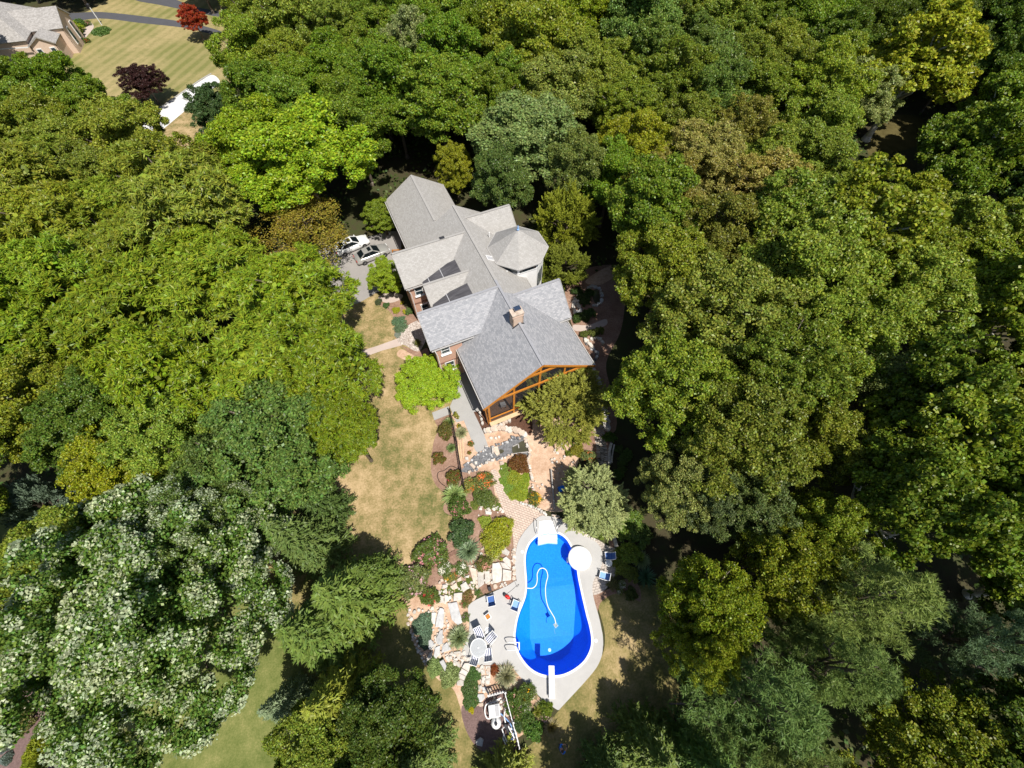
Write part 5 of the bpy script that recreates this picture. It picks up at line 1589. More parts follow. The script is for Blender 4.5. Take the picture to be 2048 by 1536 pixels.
for pts, h, mat in [
    ([(1600, 710), (1680, 700), (1752, 762), (1722, 822), (1640, 782)], .22, "lime_stone"), ([(1700, 830), (1762, 880), (1772, 1000), (1700, 960), (1640, 870)], .18, "lime_stone"),
    ([(1500, 930), (1600, 915), (1640, 1000), (1630, 1190), (1510, 1222), (1490, 1080)], .24, "lime_stone"), ([(1610, 915), (1682, 922), (1770, 1020), (1650, 1000)], .26, "lime_stone"), ([(1650, 1015), (1780, 1040), (1770, 1172), (1645, 1188)], .22, "lime_stone"),
    ([(1160, 980), (1262, 1010), (1282, 1100), (1232, 1252), (1190, 1100)], .2, "warm_stone"), ([(1285, 1060), (1370, 1045), (1380, 1225), (1292, 1292)], .2, "lime_stone"), ([(1385, 1045), (1455, 1040), (1472, 1180), (1392, 1220)], .2, "lime_stone"),
    ([(1030, 1250), (1110, 1198), (1172, 1290), (1070, 1352)], .25, "lime_stone"), ([(900, 1260), (972, 1208), (1002, 1290), (940, 1312)], .2, "warm_stone"), ([(940, 1370), (1062, 1358), (1052, 1460), (930, 1482)], .22, "lime_stone"),
    ([(770, 1240), (822, 1238), (826, 1292), (770, 1292)], .18, "lime_stone"), ([(730, 1390), (792, 1408), (782, 1500), (720, 1512)], .2, "lime_stone"), ([(800, 1390), (850, 1400), (872, 1470), (800, 1512)], .2, "lime_stone"),
    ([(980, 1160), (1042, 1120), (1052, 1180), (990, 1202)], .15, "warm_stone"), ([(1080, 1130), (1162, 1098), (1152, 1142)], .15, "lime_stone"), ([(1392, 160), (1492, 178), (1482, 222), (1400, 212)], .2, "lime_stone"), ([(1405, 120), (1462, 108), (1442, 152)], .15, "lime_stone"),
    ([(810, 1300), (832, 1302), (836, 1372), (815, 1372)], .15, "lime_stone"), ([(858, 1330), (880, 1325), (880, 1390), (860, 1390)], .15, "warm_stone"), ([(1330, 760), (1362, 790), (1340, 830), (1312, 800)], .15, "lime_stone")]:
    stone(poly(G1, pts), h, mat, rb, .007)
for x, y, r_ in [(1795, 760, 26), (1812, 800, 22), (1805, 860, 24), (1812, 920, 26), (1808, 990, 24), (1812, 1060, 22), (1815, 1140, 28), (1640, 1235, 26), (1680, 1212, 22), (1618, 1262, 20), (1700, 1240, 18), (1660, 1262, 18), (1540, 1262, 40), (1370, 700, 22), (1345, 720, 18), (1400, 740, 16), (850, 1205, 24), (730, 1210, 22)]:
    c = G1(x, y); stone(jitter_outline(c, r_ * .1367 / 24.5, 6), srng.uniform(.1, .2), srng.choice(["lime_stone", "warm_stone"]), rb, .007)
for pts, h, mat in [
    ([(770, 190), (910, 172), (992, 470), (922, 512), (832, 432)], .18, "blue_stone"), ([(660, 260), (722, 282), (712, 540), (592, 542), (612, 400)], .2, "blue_stone"), ([(540, 330), (600, 330), (592, 500), (532, 482)], .16, "lime_stone"),
    ([(660, 590), (702, 578), (696, 790), (620, 792), (606, 700)], .2, "blue_stone"), ([(480, 742), (532, 720), (582, 802), (500, 882)], .18, "blue_stone"), ([(590, 842), (662, 810), (662, 930), (600, 1002), (570, 962)], .18, "blue_stone"),
    ([(480, 962), (552, 882), (542, 992), (440, 1062)], .16, "lime_stone"), ([(690, 822), (762, 762), (832, 872), (680, 922)], .14, "blue_stone"), ([(860, 902), (960, 890), (982, 960), (880, 972)], .14, "lime_stone"),
    ([(730, 982), (822, 1002), (762, 1042)], .14, "lime_stone"), ([(840, 1012), (932, 1052), (952, 1142), (880, 1082)], .14, "lime_stone"), ([(942, 1000), (1022, 1012), (992, 1072)], .14, "lime_stone"), ([(1010, 960), (1080, 1000), (1040, 1050)], .12, "lime_stone"),
    ([(660, 1042), (716, 1010), (762, 1100), (742, 1184)], .45, "blue_stone"),
    ([(1020, 1062), (1112, 1062), (1082, 1192), (982, 1132)], .34, "lime_stone"), ([(978, 1140), (1076, 1194), (1042, 1252), (942, 1207)], .26, "lime_stone"), ([(938, 1215), (1040, 1258), (1016, 1322), (918, 1282)], .19, "lime_stone"), ([(916, 1292), (1014, 1328), (1002, 1402), (904, 1392)], .12, "lime_stone"),
    ([(1252, 1112), (1322, 1108), (1300, 1160), (1240, 1190)], .08, "lime_stone"), ([(1330, 1110), (1412, 1110), (1400, 1170), (1320, 1160)], .08, "lime_stone"), ([(1260, 1200), (1310, 1170), (1330, 1230), (1270, 1250)], .08, "warm_stone"), ([(1330, 1180), (1402, 1180), (1396, 1240), (1342, 1236)], .08, "lime_stone"),
    ([(1262, 1262), (1322, 1246), (1316, 1322), (1270, 1330)], .08, "lime_stone"), ([(1330, 1250), (1396, 1252), (1388, 1320), (1330, 1322)], .08, "lime_stone"), ([(1250, 1342), (1300, 1340), (1290, 1392), (1262, 1382)], .08, "lime_stone"), ([(1310, 1336), (1380, 1334), (1360, 1400), (1308, 1392)], .08, "warm_stone"),
    ([(1180, 1400), (1232, 1390), (1262, 1440), (1252, 1490)], .08, "lime_stone"), ([(1270, 1420), (1340, 1412), (1330, 1480), (1282, 1482)], .08, "blue_stone")]:
    stone(poly(G2, pts), h, mat, lb_, .0075)
stone(poly(G3, [(520, 490), (560, 422), (640, 420), (662, 480), (602, 542), (540, 532)]), .1, "blue_stone", lb_, .0075)
stone(poly(G3, [(560, 560), (630, 545), (640, 600), (580, 610)]), .08, "warm_stone", lb_, .0075)
stone(poly(G3, [(525, 1100), (590, 1050), (640, 1090), (620, 1180), (545, 1160)]), .35, "blue_stone", lb_, .0075)
for x, y, r_ in [(290, 325, 30), (245, 425, 30), (350, 290, 28), (410, 300, 18), (500, 320, 18), (270, 640, 18), (300, 700, 14), (330, 750, 20), (350, 820, 20), (1140, 900, 16), (820, 990, 26), (900, 1010, 20), (980, 1100, 18)]:
    c = G2(x, y); stone(jitter_outline(c, r_ * .1367 / 24.5, 6), srng.uniform(.12, .25), "lime_stone", lb_, .0075)
for k in range(46):        # broken stones along the lower bed's lawn edge
    t = k / 45
    e = smooth_path([G2(*p) for p in [(215, 300), (215, 520), (262, 720), (350, 900), (440, 1060)]], 6)
    c = e[int(t * (len(e) - 1))] + Vector((srng.uniform(-.12, .12), srng.uniform(-.12, .12), 0))
    if k % 2:
        stone(jitter_outline(c, srng.uniform(.08, .16), 6), srng.uniform(.06, .14), srng.choice(["warm_stone", "lime_stone"]), lb_, .0075)
# rubble filling the rock garden
for m, n_, pl in [(G1, 70, [(1150, 960), (1480, 900), (1500, 1250), (1280, 1330), (1180, 1280)]), (G1, 60, [(700, 1180), (1180, 1120), (1250, 1330), (1000, 1480), (700, 1540)]), (G1, 26, [(1280, 100), (1640, 40), (1660, 200), (1300, 260)]), (G1, 24, [(1790, 720), (1835, 720), (1838, 1180), (1800, 1180)]),
                  (G2, 60, [(540, 240), (780, 200), (800, 900), (700, 960), (440, 1080), (560, 700)]), (G2, 40, [(680, 940), (1000, 900), (1110, 1050), (980, 1120), (760, 1020)]), (G2, 34, [(1180, 1090), (1420, 1090), (1400, 1480), (1200, 1500)]), (G3, 20, [(720, 470), (930, 420), (1000, 760), (900, 720)])]:
    k = 0
    xs_, ys_ = [p[0] for p in pl], [p[1] for p in pl]
    while k < n_:
        x, y = srng.uniform(min(xs_), max(xs_)), srng.uniform(min(ys_), max(ys_))
        if inside((x, y), pl):
            stone(jitter_outline(m(x, y), srng.uniform(.07, .2), 6, srng.uniform(.6, 1)), srng.uniform(.05, .16), srng.choice(["lime_stone", "lime_stone", "warm_stone"]), rb if m is G1 else lb_, .006)
            k += 1
# boulder row below the porch, stones round the ponds
def row(pts, n, r0, r1, h0, h1, mats, parent, m, sq=.75):
    e = smooth_path([m(*p) for p in pts], 10)
    for k in range(n):
        c = e[int(k / max(1, n - 1) * (len(e) - 1))] + Vector((srng.uniform(-.06, .06), srng.uniform(-.06, .06), 0))
        stone(jitter_outline(c, srng.uniform(r0, r1), 7, sq), srng.uniform(h0, h1), srng.choice(mats), parent, .006)
row([(735, 955), (800, 940), (900, 932), (990, 950), (1060, 985)], 14, .28, .40, .3, .45, ["warm_stone", "lime_stone"], pg, Q2, .9)
row([(800, 915), (860, 905), (930, 865)], 7, .22, .32, .25, .4, ["warm_stone", "lime_stone"], pg, Q2)
row([(680, 800), (690, 840), (705, 885)], 4, .16, .22, .2, .3, ["lime_stone"], pg, Q2)
row([(745, 860), (765, 890), (775, 915)], 4, .12, .18, .15, .25, ["lime_stone"], pg, Q2)
row([(780, 1005), (815, 1010), (845, 1005)], 3, .16, .24, .1, .2, ["lime_stone"], pg, Q2)
row([(1495, 470), (1550, 590), (1570, 700), (1545, 800), (1570, 920), (1600, 1080), (1625, 1260)], 26, .13, .22, .15, .35, ["lime_stone", "warm_stone"], pg, G4)
row([(1300, 440), (1400, 450), (1490, 425)], 8, .15, .24, .2, .35, ["dark_stone", "warm_stone"], pg, G4)
row([(560, 880), (700, 760), (850, 640), (1000, 575), (1180, 520), (1300, 450)], 22, .11, .2, .12, .28, ["dark_stone", "blue_stone"], pg, G4)
row([(620, 985), (720, 950), (800, 870), (900, 835), (1000, 795), (1120, 765), (1300, 710)], 20, .10, .2, .12, .26, ["lime_stone", "dark_stone", "warm_stone"], pg, G4)
row([(800, 780), (850, 730), (930, 690), (980, 740), (900, 790)], 14, .07, .15, .04, .1, ['blue_stone', 'dark_stone'], pg, G4)
for pts, h, mat in [([(1010, 590), (1070, 585), (1100, 700), (1050, 730), (1000, 660)], .3, "warm_stone"), ([(975, 600), (1012, 600), (1000, 700), (980, 690)], .25, "lime_stone"), ([(620, 865), (660, 840), (720, 900), (690, 940)], .25, "warm_stone"),
                    ([(955, 790), (1005, 780), (1012, 815), (960, 825)], .25, "lime_stone"), ([(865, 825), (915, 815), (920, 850), (870, 860)], .25, "lime_stone"), ([(700, 820), (745, 815), (745, 860), (705, 865)], .25, "lime_stone"),
                    ([(550, 750), (605, 745), (610, 790), (560, 795)], .2, "lime_stone"), ([(860, 570), (915, 570), (915, 605), (865, 605)], .2, "lime_stone"), ([(1090, 820), (1150, 810), (1170, 860), (1110, 880)], .2, "warm_stone"), ([(1105, 750), (1145, 745), (1150, 785), (1110, 785)], .2, "lime_stone"),
                    ([(1115, 920), (1150, 915), (1150, 950), (1120, 950)], .15, "lime_stone"), ([(108, 330), (165, 280), (170, 295), (120, 340)], .15, "lime_stone")]:
    stone(poly(G4, pts), h, mat, pg, .006)
for x, y, r_ in [(560, 640, 30), (590, 680, 34), (530, 660, 20), (655, 535, 26), (660, 590, 18), (700, 740, 26), (690, 770, 22), (610, 545, 14), (500, 790, 30), (510, 830, 26), (540, 770, 26), (580, 820, 22), (660, 885, 34), (610, 920, 22), (500, 470, 16), (550, 460, 20), (460, 480, 14), (350, 1180, 22), (400, 1210, 16), (320, 1240, 22), (270, 1200, 26), (240, 1130, 20), (380, 1390, 22), (460, 1420, 16), (670, 630, 14), (720, 560, 16), (640, 770, 14), (690, 970, 20), (560, 960, 16), (600, 1000, 16), (1140, 320, 26), (830, 830, 20)]:
    c = G5(x, y); stone(jitter_outline(c, r_ * .127 / 23.5, 6), srng.uniform(.08, .25), srng.choice(["lime_stone", "warm_stone"]), pg, .006)
row([(860, 200), (930, 215), (990, 240), (1040, 270), (1075, 292)], 13, .13, .2, .15, .3, ["lime_stone"], pg, Q3)
row([(1130, 305), (1180, 320), (1250, 370), (1330, 420), (1400, 460), (1480, 510)], 24, .12, .2, .12, .25, ["lime_stone", "warm_stone"], pg, Q3)
row([(740, 800), (780, 700), (800, 600)], 8, .08, .12, .08, .15, ["lime_stone", "warm_stone"], rb, Q3)
# flagstone path beside the juniper
fpth = bpy.data.objects.new("flagstone_path", None)
C.objects.link(fpth)
fpth["kind"] = "structure"
e = smooth_path([G5(*p) for p in [(1170, 30), (1190, 170), (1232, 300), (1262, 450), (1288, 620), (1292, 780), (1300, 900), (1330, 1100)]], 9)
for i in range(len(e) - 1):
    a, b = e[i], e[i + 1]
    dv_ = (b - a).normalized()
    nv = Vector((-dv_.y, dv_.x, 0))
    w_ = 1.15
    cuts = sorted([-.5, .5, srng.uniform(-.28, -.1), srng.uniform(.1, .28)])
    for s0, s1 in zip(cuts[:-1], cuts[1:]):
        g_ = .022
        c4 = [a + nv * (s0 * w_ + g_) + dv_ * g_, a + nv * (s1 * w_ - g_) + dv_ * g_, b + nv * (s1 * w_ - g_) - dv_ * g_, b + nv * (s0 * w_ + g_) - dv_ * g_]
        c4 = [p + Vector((srng.uniform(-.035, .035), srng.uniform(-.035, .035), 0)) for p in c4]
        stone(c4, .06, srng.choice(["lime_stone", "lime_stone", "warm_stone"]), fpth, .004)
e = smooth_path([G8(*p) for p in [(560, 380), (580, 480), (560, 590)]], 5)
for i in range(len(e) - 1):
    for s0 in (-.36, 0, .36):
        c = e[i].lerp(e[i + 1], .5) + Vector((s0 + srng.uniform(-.05, .05), srng.uniform(-.05, .05), 0))
        stone(jitter_outline(c, .16, 6), .06, "lime_stone", fpth, .012)
# low white retaining walls along the path, built of long blocks
def block_wall(label, m, pts, w_, h, mat="lime_stone", ln=.7):
    e = smooth_path([m(*p) for p in pts], 12)
    o_ = thing("garden_wall", label, "wall", (e[0].x, e[0].y, .004))
    acc, last = 0.0, e[0]
    for p in e[1:]:
        if (p - last).length > ln * srng.uniform(.8, 1.2):
            dd = (p - last).normalized()
            q_ = MB().beam(Vector((0, 0, 0)), Vector(((p - last).length - .03, 0, 0)), w_ * srng.uniform(.92, 1.08), h * srng.uniform(.9, 1.05)).build("block", mat, o_)
            q_.location = (last.x - o_.location.x, last.y - o_.location.y, h / 2)
            q_.rotation_euler = (0, 0, math.atan2(dd.y, dd.x))
            last = p
    return o_
block_wall("white stone kerb wall above the shaded gully beside the flagstone path", G5, [(1300, -40), (1325, 120), (1320, 250), (1365, 310), (1430, 350)], .38, .35)
block_wall("white stone kerb wall at the lower flagstone path", G5, [(1430, 540), (1398, 660), (1395, 780), (1400, 940)], .26, .4)
block_wall("thin white kerb outside the lower flagstone path wall", G5, [(1475, 560), (1450, 680), (1432, 800), (1435, 930)], .14, .35)
block_wall("white kerb wall between the shrubs and the paver terrace", G8, [(605, 335), (640, 430), (680, 580), (705, 690), (722, 745)], .26, .3)
# brick edging
ed = thing("brick_edging", "curved strip of upright brown bricks edging the pink rose shrubs", "edging", G1(545, 1040))
eo = Vector(ed.location)
e = smooth_path([G1(*p) for p in [(545, 1035), (640, 970), (740, 900), (840, 840), (900, 790), (975, 755)]], 6)
bm_ = MB().prism([(-.045, -.16), (.045, -.16), (.045, .16), (-.045, .16)], 0, .14, .012).mesh("brick", "burlap_brick")
tot = sum((b - a).length for a, b in zip(e[:-1], e[1:]))
pos, s_ = 0.0, 0.0
for a, b in zip(e[:-1], e[1:]):
    ln = (b - a).length
    while pos < s_ + ln:
        p = a.lerp(b, (pos - s_) / ln)
        o = link(bpy.data.objects.new("brick", bm_), ed)
        o.location = p - eo
        o.rotation_euler = (0, 0, math.atan2((b - a).y, (b - a).x) + srng.uniform(-.06, .06))
        pos += .135
    s_ += ln
# side yard rocks round the small pond beside the house
sy = obj["side_yard_soil"]
lawn("side_pond", G7, [(375, 345), (410, 335), (425, 400), (420, 450), (390, 460), (365, 410)], .02, "pond_water", 3)
row([(330, 325), (380, 320), (430, 350), (440, 430), (410, 470), (370, 480)], 16, .16, .32, .15, .35, ["lime_stone", "blue_stone"], sy, G7)
row([(215, 420), (200, 480), (215, 540), (260, 525)], 12, .18, .34, .15, .4, ["lime_stone", "blue_stone"], sy, G7)
row([(240, 400), (230, 460), (250, 500)], 10, .2, .34, .15, .4, ["lime_stone"], sy, G7)
row([(300, 770), (340, 820), (400, 900), (350, 1000), (400, 1080), (430, 1150)], 26, .2, .36, .15, .4, ["lime_stone", "blue_stone", "dark_stone"], sy, G7)
row([(350, 760), (420, 760), (450, 800)], 8, .2, .3, .1, .3, ["lime_stone"], sy, G7)
row([(440, 1290), (470, 1370), (490, 1450), (500, 1536)], 14, .2, .3, .2, .4, ["lime_stone", "blue_stone"], sy, G7)

# ------------------------------------------------------------------ shrubs, grasses, flowers
def grass_clump(seed, n=520, ln=1.15, wd=.035):
    rng = np.random.default_rng(seed)
    a = rng.uniform(0, 6.283, n)
    el = np.clip(rng.normal(.75, .35, n), .12, 1.45)
    l = ln * rng.uniform(.6, 1.1, n)
    rd = np.stack([np.cos(a), np.sin(a), np.zeros(n)], 1)
    sd = np.stack([-np.sin(a), np.cos(a), np.zeros(n)], 1)
    base = rd * rng.uniform(0, .18, n)[:, None]
    out = []
    pts = [base]
    for k, (s, dz) in enumerate(((.35, .0), (.7, -.12), (1.0, -.38))):
        pts.append(base + rd * (l * s * np.cos(el))[:, None] + UP * (l * (s * np.sin(el) + dz * np.cos(el)))[:, None])
    for k in range(3):
        w0, w1 = wd * (1, .9, .6)[k], wd * (.9, .6, .1)[k]
        out.append(np.stack([pts[k] - sd * w0, pts[k] + sd * w0, pts[k + 1] + sd * w1, pts[k + 1] - sd * w1], 1))
    return np.concatenate(out)
def yucca(seed):
    rng = np.random.default_rng(seed)
    n = 90
    a, el = rng.uniform(0, 6.283, n), rng.uniform(.1, 1.4, n)
    dr = np.stack([np.cos(a) * np.cos(el), np.sin(a) * np.cos(el), np.sin(el)], 1)
    l = rng.uniform(.8, 1.1, n)
    return leaves(dr * (l / 2)[:, None] + UP * .1, np.cross(dr, np.cross(UP, dr)) + 1e-4, l, .09, rng, dr)
def cover(seed, n=2600, leaf=.12, h=.28, needle=False):
    rng = np.random.default_rng(seed)
    a, r_ = rng.uniform(0, 6.283, n), np.sqrt(rng.uniform(0, 1, n))
    wob = 1 + .12 * np.sin(3 * a + seed) + .08 * np.sin(7 * a)
    p = np.stack([np.cos(a) * r_ * wob, np.sin(a) * r_ * wob, h * (1 - r_ ** 3) * rng.uniform(.5, 1.1, n) + .02], 1)
    if needle:
        dr = nz(np.stack([np.cos(a), np.sin(a), np.full(n, .7)], 1) + rng.normal(size=(n, 3)) * .5)
        return leaves(p, np.cross(dr, rng.normal(size=(n, 3))) + UP * .6, leaf * 1.7, leaf * .45, rng, dr)
    return leaves(p, UP + rng.normal(size=(n, 3)) * .5, leaf * rng.uniform(.6, 1.3, n), leaf * .7, rng)
def petals(seed, n, size, top=1.0, spread=.92):
    rng = np.random.default_rng(seed)
    a, r_ = rng.uniform(0, 6.283, n), np.sqrt(rng.uniform(0, 1, n)) * spread
    cl = rng.normal(size=(n, 3)) * .03
    p = np.stack([np.cos(a) * r_, np.sin(a) * r_, top * np.sqrt(np.clip(1.08 - r_ ** 2, .05, 1))], 1) + cl
    q = []
    for k in range(2):
        q.append(leaves(p + rng.normal(size=p.shape) * .012, UP + rng.normal(size=p.shape) * .45, size, size * .85, rng))
    return np.concatenate(q)
SH = {"leafy": [quads_mesh("foliage", broad_crown(s, 1.0, .05, 1.05, 60, 52, .15, (.9, 1.5), 9)[0], "leaves") for s in (201, 202, 203)],
      "loose": [quads_mesh("foliage", broad_crown(s, 1.0, .05, 1.0, 40, 26, .15, (1.0, 1.8), 8)[0], "leaves") for s in (211, 212)],
      "fine": [quads_mesh("foliage", broad_crown(s, 1.0, .02, .9, 70, 52, .11, (.8, 1.3), 10)[0], "leaves") for s in (221, 222)],
      "grass": [quads_mesh("blades", grass_clump(s), "blades") for s in (231, 232)],
      "yucca": [quads_mesh("blades", yucca(s), "blades") for s in (241, 242)],
      "cover": [quads_mesh("foliage", cover(s), "leaves") for s in (251, 252)],
      "needle": [quads_mesh("foliage", cover(s, 3000, .13, .34, True), "needles") for s in (261, 262)]}
FL = {"many": [quads_mesh("flowers", petals(s, 190, .15), "petals") for s in (271, 272)], "few": [quads_mesh("flowers", petals(s, 60, .15), "petals") for s in (273, 274)]}
prng = random.Random(77)
PLANTS = []
def shrub(name, label, p, r, kd, color, hs=1.0, sx=1.0, rz=None, flowers=None, dens="many", group=None, cat="shrub"):
    o = thing(name, label, cat, (p.x, p.y, .005), prng.uniform(0, 6.28) if rz is None else rz, group)
    f = link(bpy.data.objects.new("foliage" if kd not in ("grass", "yucca") else "blades", prng.choice(SH[kd])), o)
    f.scale = (r * sx, r, r * hs)
    f.color = (*[c * prng.uniform(.92, 1.08) for c in color], 1)
    if flowers:
        g = link(bpy.data.objects.new("flowers", prng.choice(FL[dens])), o)
        g.scale = (r * sx, r, r * hs * (1.0 if kd in ("leafy", "loose", "fine") else .4))
        g.color = (*flowers, 1)
        g["kind"] = "stuff"
    PLANTS.append(o)
    return o
GREEN, DK, LM, OL, BG = (.11, .17, .03), (.055, .10, .03), (.27, .33, .03), (.18, .20, .05), (.13, .21, .12)
GR, TG = (.22, .29, .10), (.28, .29, .12)
PINK, RED, ORG, YEL, WHT = (.62, .26, .30), (.60, .035, .05), (.72, .20, .05), (.80, .48, .02), (.78, .77, .74)
RB = (.14, .135, .03)
def S(m, x, y, r, *a, **k):
    p = m(x, y, .3); q = m(x + r, y, .3)
    return (p, (q - p).length)
def SH_(name, label, m, x, y, r, *a, **k):
    p, rr = S(m, x, y, r)
    return shrub(name, label, p, rr, *a, **k)
R1 = "rose shrubs in the garden beds"
SH_("rose_shrub", "red-tinged rose shrub beside the pale grass at the iron fence", G4, 250, 340, 120, "leafy", RB, flowers=(.40, .06, .03), dens="few", group=R1)
SH_("rose_shrub", "small red-tinged rose shrub alone in the mulch by the lawn edge", G4, 140, 770, 105, "leafy", RB, flowers=(.42, .07, .04), dens="few", group=R1)
SH_("rose_shrub", "rose shrub with a few red blooms where the hose meets the iron fence", G4, 380, 1070, 120, "leafy", RB, flowers=RED, dens="few", group=R1)
SH_("grass_clump", "green grass clump behind the iron fence next to the lower step", G4, 290, 190, 95, "grass", GR, cat="grass")
SH_("grass_clump", "pale grey-green grass clump beside the concrete walk", G4, 490, 350, 105, "grass", (.33, .34, .19), cat="grass")
SH_("grass_clump", "thin green grass tuft in the middle of the fence mulch", G4, 330, 585, 80, "grass", (.17, .24, .09), cat="grass")
SH_("grass_clump", "big light green fountain grass at the lower end of the iron fence", G4, 370, 1330, 195, "grass", (.27, .36, .15), hs=.9, cat="grass")
SH_("flower_clump", "small orange flowers beside the grey walk above the timbers", G4, 640, 520, 50, "loose", GREEN, flowers=ORG, dens="many", cat="flowers")
SH_("flower_clump", "tiny orange flowers in the sand between timbers and pond", G4, 615, 660, 34, "loose", GREEN, flowers=ORG, cat="flowers")
SH_("flower_clump", "yellow flowers behind the pale grass at the walk corner", G4, 450, 245, 38, "loose", GREEN, flowers=YEL, cat="flowers")
SH_("rose_shrub", "pink and orange rose shrub below the big fountain grass", G4, 440, 1490, 130, "leafy", GREEN, flowers=PINK, group=R1)
SH_("flower_mound", "airy mound of orange blooms on the left of the sandy walk", G4, 850, 1120, 150, "loose", OL, hs=.7, flowers=ORG, cat="flowers")
SH_("flower_mound", "yellow-green mound with orange blooms next to the fence end", G4, 640, 1190, 120, "loose", (.27, .27, .06), hs=.7, flowers=ORG, dens="few", cat="flowers")
SH_("leafy_mound", "green leafy mound between two paths below the orange blooms", G4, 820, 1370, 150, "fine", GREEN, hs=.6, cat="shrub")
SH_("leafy_mound", "olive loose mound beside the paver path above the lime shrub", G4, 960, 1450, 110, "loose", OL, hs=.6, cat="shrub")
SH_("barberry", "dome of dark red barberry beside the pond", G4, 1395, 860, 155, "fine", (.20, .085, .03), hs=.75)
for x, y, r_, k in [(1190, 930, 110, 0), (1330, 1080, 150, 1), (1440, 1180, 130, 2), (1180, 1100, 90, 3), (1350, 1290, 130, 4), (1460, 1330, 100, 5), (1260, 1210, 110, 6), (1500, 1050, 80, 7)]:
    SH_("ground_cover", "bright lime ground cover spreading below the dark red barberry", G4, x, y, r_, "cover", LM if k % 3 else (.22, .31, .05), group="lime ground cover patches", cat="ground cover")
SH_("flower_clump", "bright yellow flowers at the corner of the paver path", G4, 1660, 1395, 110, "loose", GREEN, hs=.8, flowers=YEL, cat="flowers")
SH_("flower_clump", "pink flowers beside the yellow flowers under the stone row", G4, 1610, 1270, 45, "loose", GREEN, flowers=(.7, .12, .2), cat="flowers")
SH_("round_bush", "round clipped green bush between the flagstone path and the gully", G5, 1410, 435, 92, "leafy", (.10, .20, .03), hs=.9)
SH_("mossy_shrub", "mossy olive shrub at the edge of the sandy yard", G5, 905, 650, 115, "fine", (.23, .25, .03), hs=.8)
SH_("mossy_shrub", "narrow mossy hedge along the dark edge of the sandy yard", G5, 770, 680, 50, "fine", (.19, .22, .03), hs=1.3)
SH_("leafy_shrub", "small green shrub with pink flowers under the porch juniper", G5, 845, 470, 80, "loose", GREEN, flowers=(.75, .33, .27), dens="few")
SH_("bluish_shrub", "pale bluish shrub beside the brown bed right of the porch juniper", G5, 1030, 395, 60, "fine", (.20, .25, .17))
SH_("sage_shrub", "loose sage shrub with orange tips beside the flagstone path", G5, 1085, 740, 105, "loose", (.22, .25, .10), flowers=ORG, dens="few")
for x, y, r_ in [(1560, 620, 70), (1620, 780, 90), (1550, 1020, 80), (1700, 700, 80), (1600, 930, 80)]:
    SH_("gully_shrub", "leafy green shrub in the gully outside the path walls", G5, x, y, r_, "leafy", (.12, .19, .045), group="gully shrubs")
# rock garden
SH_("rose_shrub", "wide pink rose shrub above the curved brick edging", G1, 610, 750, 215, "leafy", (.11, .15, .03), hs=.6, sx=1.15, rz=.3, flowers=PINK, group=R1)
SH_("rose_shrub", "wide pale pink rose shrub at the lawn side of the white daisies", G1, 350, 1180, 225, "leafy", (.15, .20, .06), hs=.6, flowers=(.60, .38, .45), group=R1)
SH_("rose_shrub", "rose shrub with bright red blooms at the foot of the rock garden", G1, 575, 1420, 125, "leafy", GREEN, hs=.7, flowers=RED, group=R1)
SH_("rose_shrub", "pink rose shrub between the fountain grass and dark green shrub", G1, 1010, 120, 150, "leafy", (.115, .17, .035), flowers=PINK, group=R1)
SH_("rose_shrub", "loose pink rose among the upper flagstones", G1, 1365, 940, 105, "loose", OL, flowers=(.70, .36, .30), group=R1)
SH_("dark_shrub", "dense dark green shrub above the blue-green grass clump", G1, 1050, 470, 180, "leafy", (.085, .135, .045), hs=.8)
SH_("grass_clump", "blue-green grass clump between the dark shrub and white daisies", G1, 1150, 740, 180, "grass", (.20, .29, .16), hs=.85, cat="grass")
SH_("lime_shrub", "large lime-green mound beside the paver path", G1, 1620, 430, 185, "fine", (.30, .36, .02), hs=.6)
SH_("lime_shrub", "lime-green mound running down to the light flagstone", G1, 1560, 610, 215, "fine", (.32, .35, .03), hs=.5)
SH_("lime_shrub", "small lime tuft by the white rocks at the path", G1, 1390, 300, 90, "fine", (.28, .34, .04), hs=.5)
SH_("grass_clump", "tawny green grass tuft beside the light flagstone", G1, 1500, 780, 115, "grass", (.30, .30, .08), cat="grass")
SH_("daisy_clump", "white daisies below the curved brick edging", G1, 800, 1000, 110, "loose", GREEN, hs=.5, flowers=WHT, cat="flowers")
SH_("daisy_clump", "white daisies nearest the blue-green grass clump", G1, 1050, 1010, 95, "loose", GREEN, hs=.5, flowers=WHT, cat="flowers")
SH_("flower_clump", "orange and yellow flowers below the white daisies", G1, 850, 1130, 70, "loose", OL, hs=.5, flowers=YEL, cat="flowers")
SH_("flower_clump", "small orange-tinged plant in the rock garden gravel", G1, 930, 1110, 60, "loose", OL, hs=.5, flowers=ORG, dens="few", cat="flowers")
for x, y, r_ in [(1020, 1210, 50), (870, 1290, 50), (1000, 1320, 60), (850, 1420, 50), (900, 1360, 45), (1150, 1170, 50), (760, 1340, 40), (1200, 1250, 50), (1120, 1350, 60), (1240, 60, 70), (1450, 60, 80), (1570, 90, 60)]:
    SH_("creeping_plant", "small creeping green plant filling a joint between rock garden stones", G1, x, y, r_, "cover", (.17, .22, .04), group="creeping plants between stones", cat="ground cover")
SH_("heather", "brown-green heather along the patio edge under the rock garden", G1, 1130, 1420, 90, "loose", (.20, .16, .05), hs=.5, flowers=(.45, .2, .15), dens="few")
SH_("edge_shrub", "leafy green edging plant beside the garden speaker", G1, 1290, 1350, 55, "loose", GREEN, hs=.6)
SH_("edge_shrub", "green edging plant at the corner where patio meets the big slab", G2, 1010, 210, 60, "loose", (.12, .19, .04), hs=.6, flowers=(.5, .12, .1), dens="few")
SH_("edge_shrub", "green edging plant halfway down the curved patio edge", G2, 1030, 400, 60, "loose", (.13, .2, .04), hs=.6, flowers=(.4, .2, .4), dens="few")
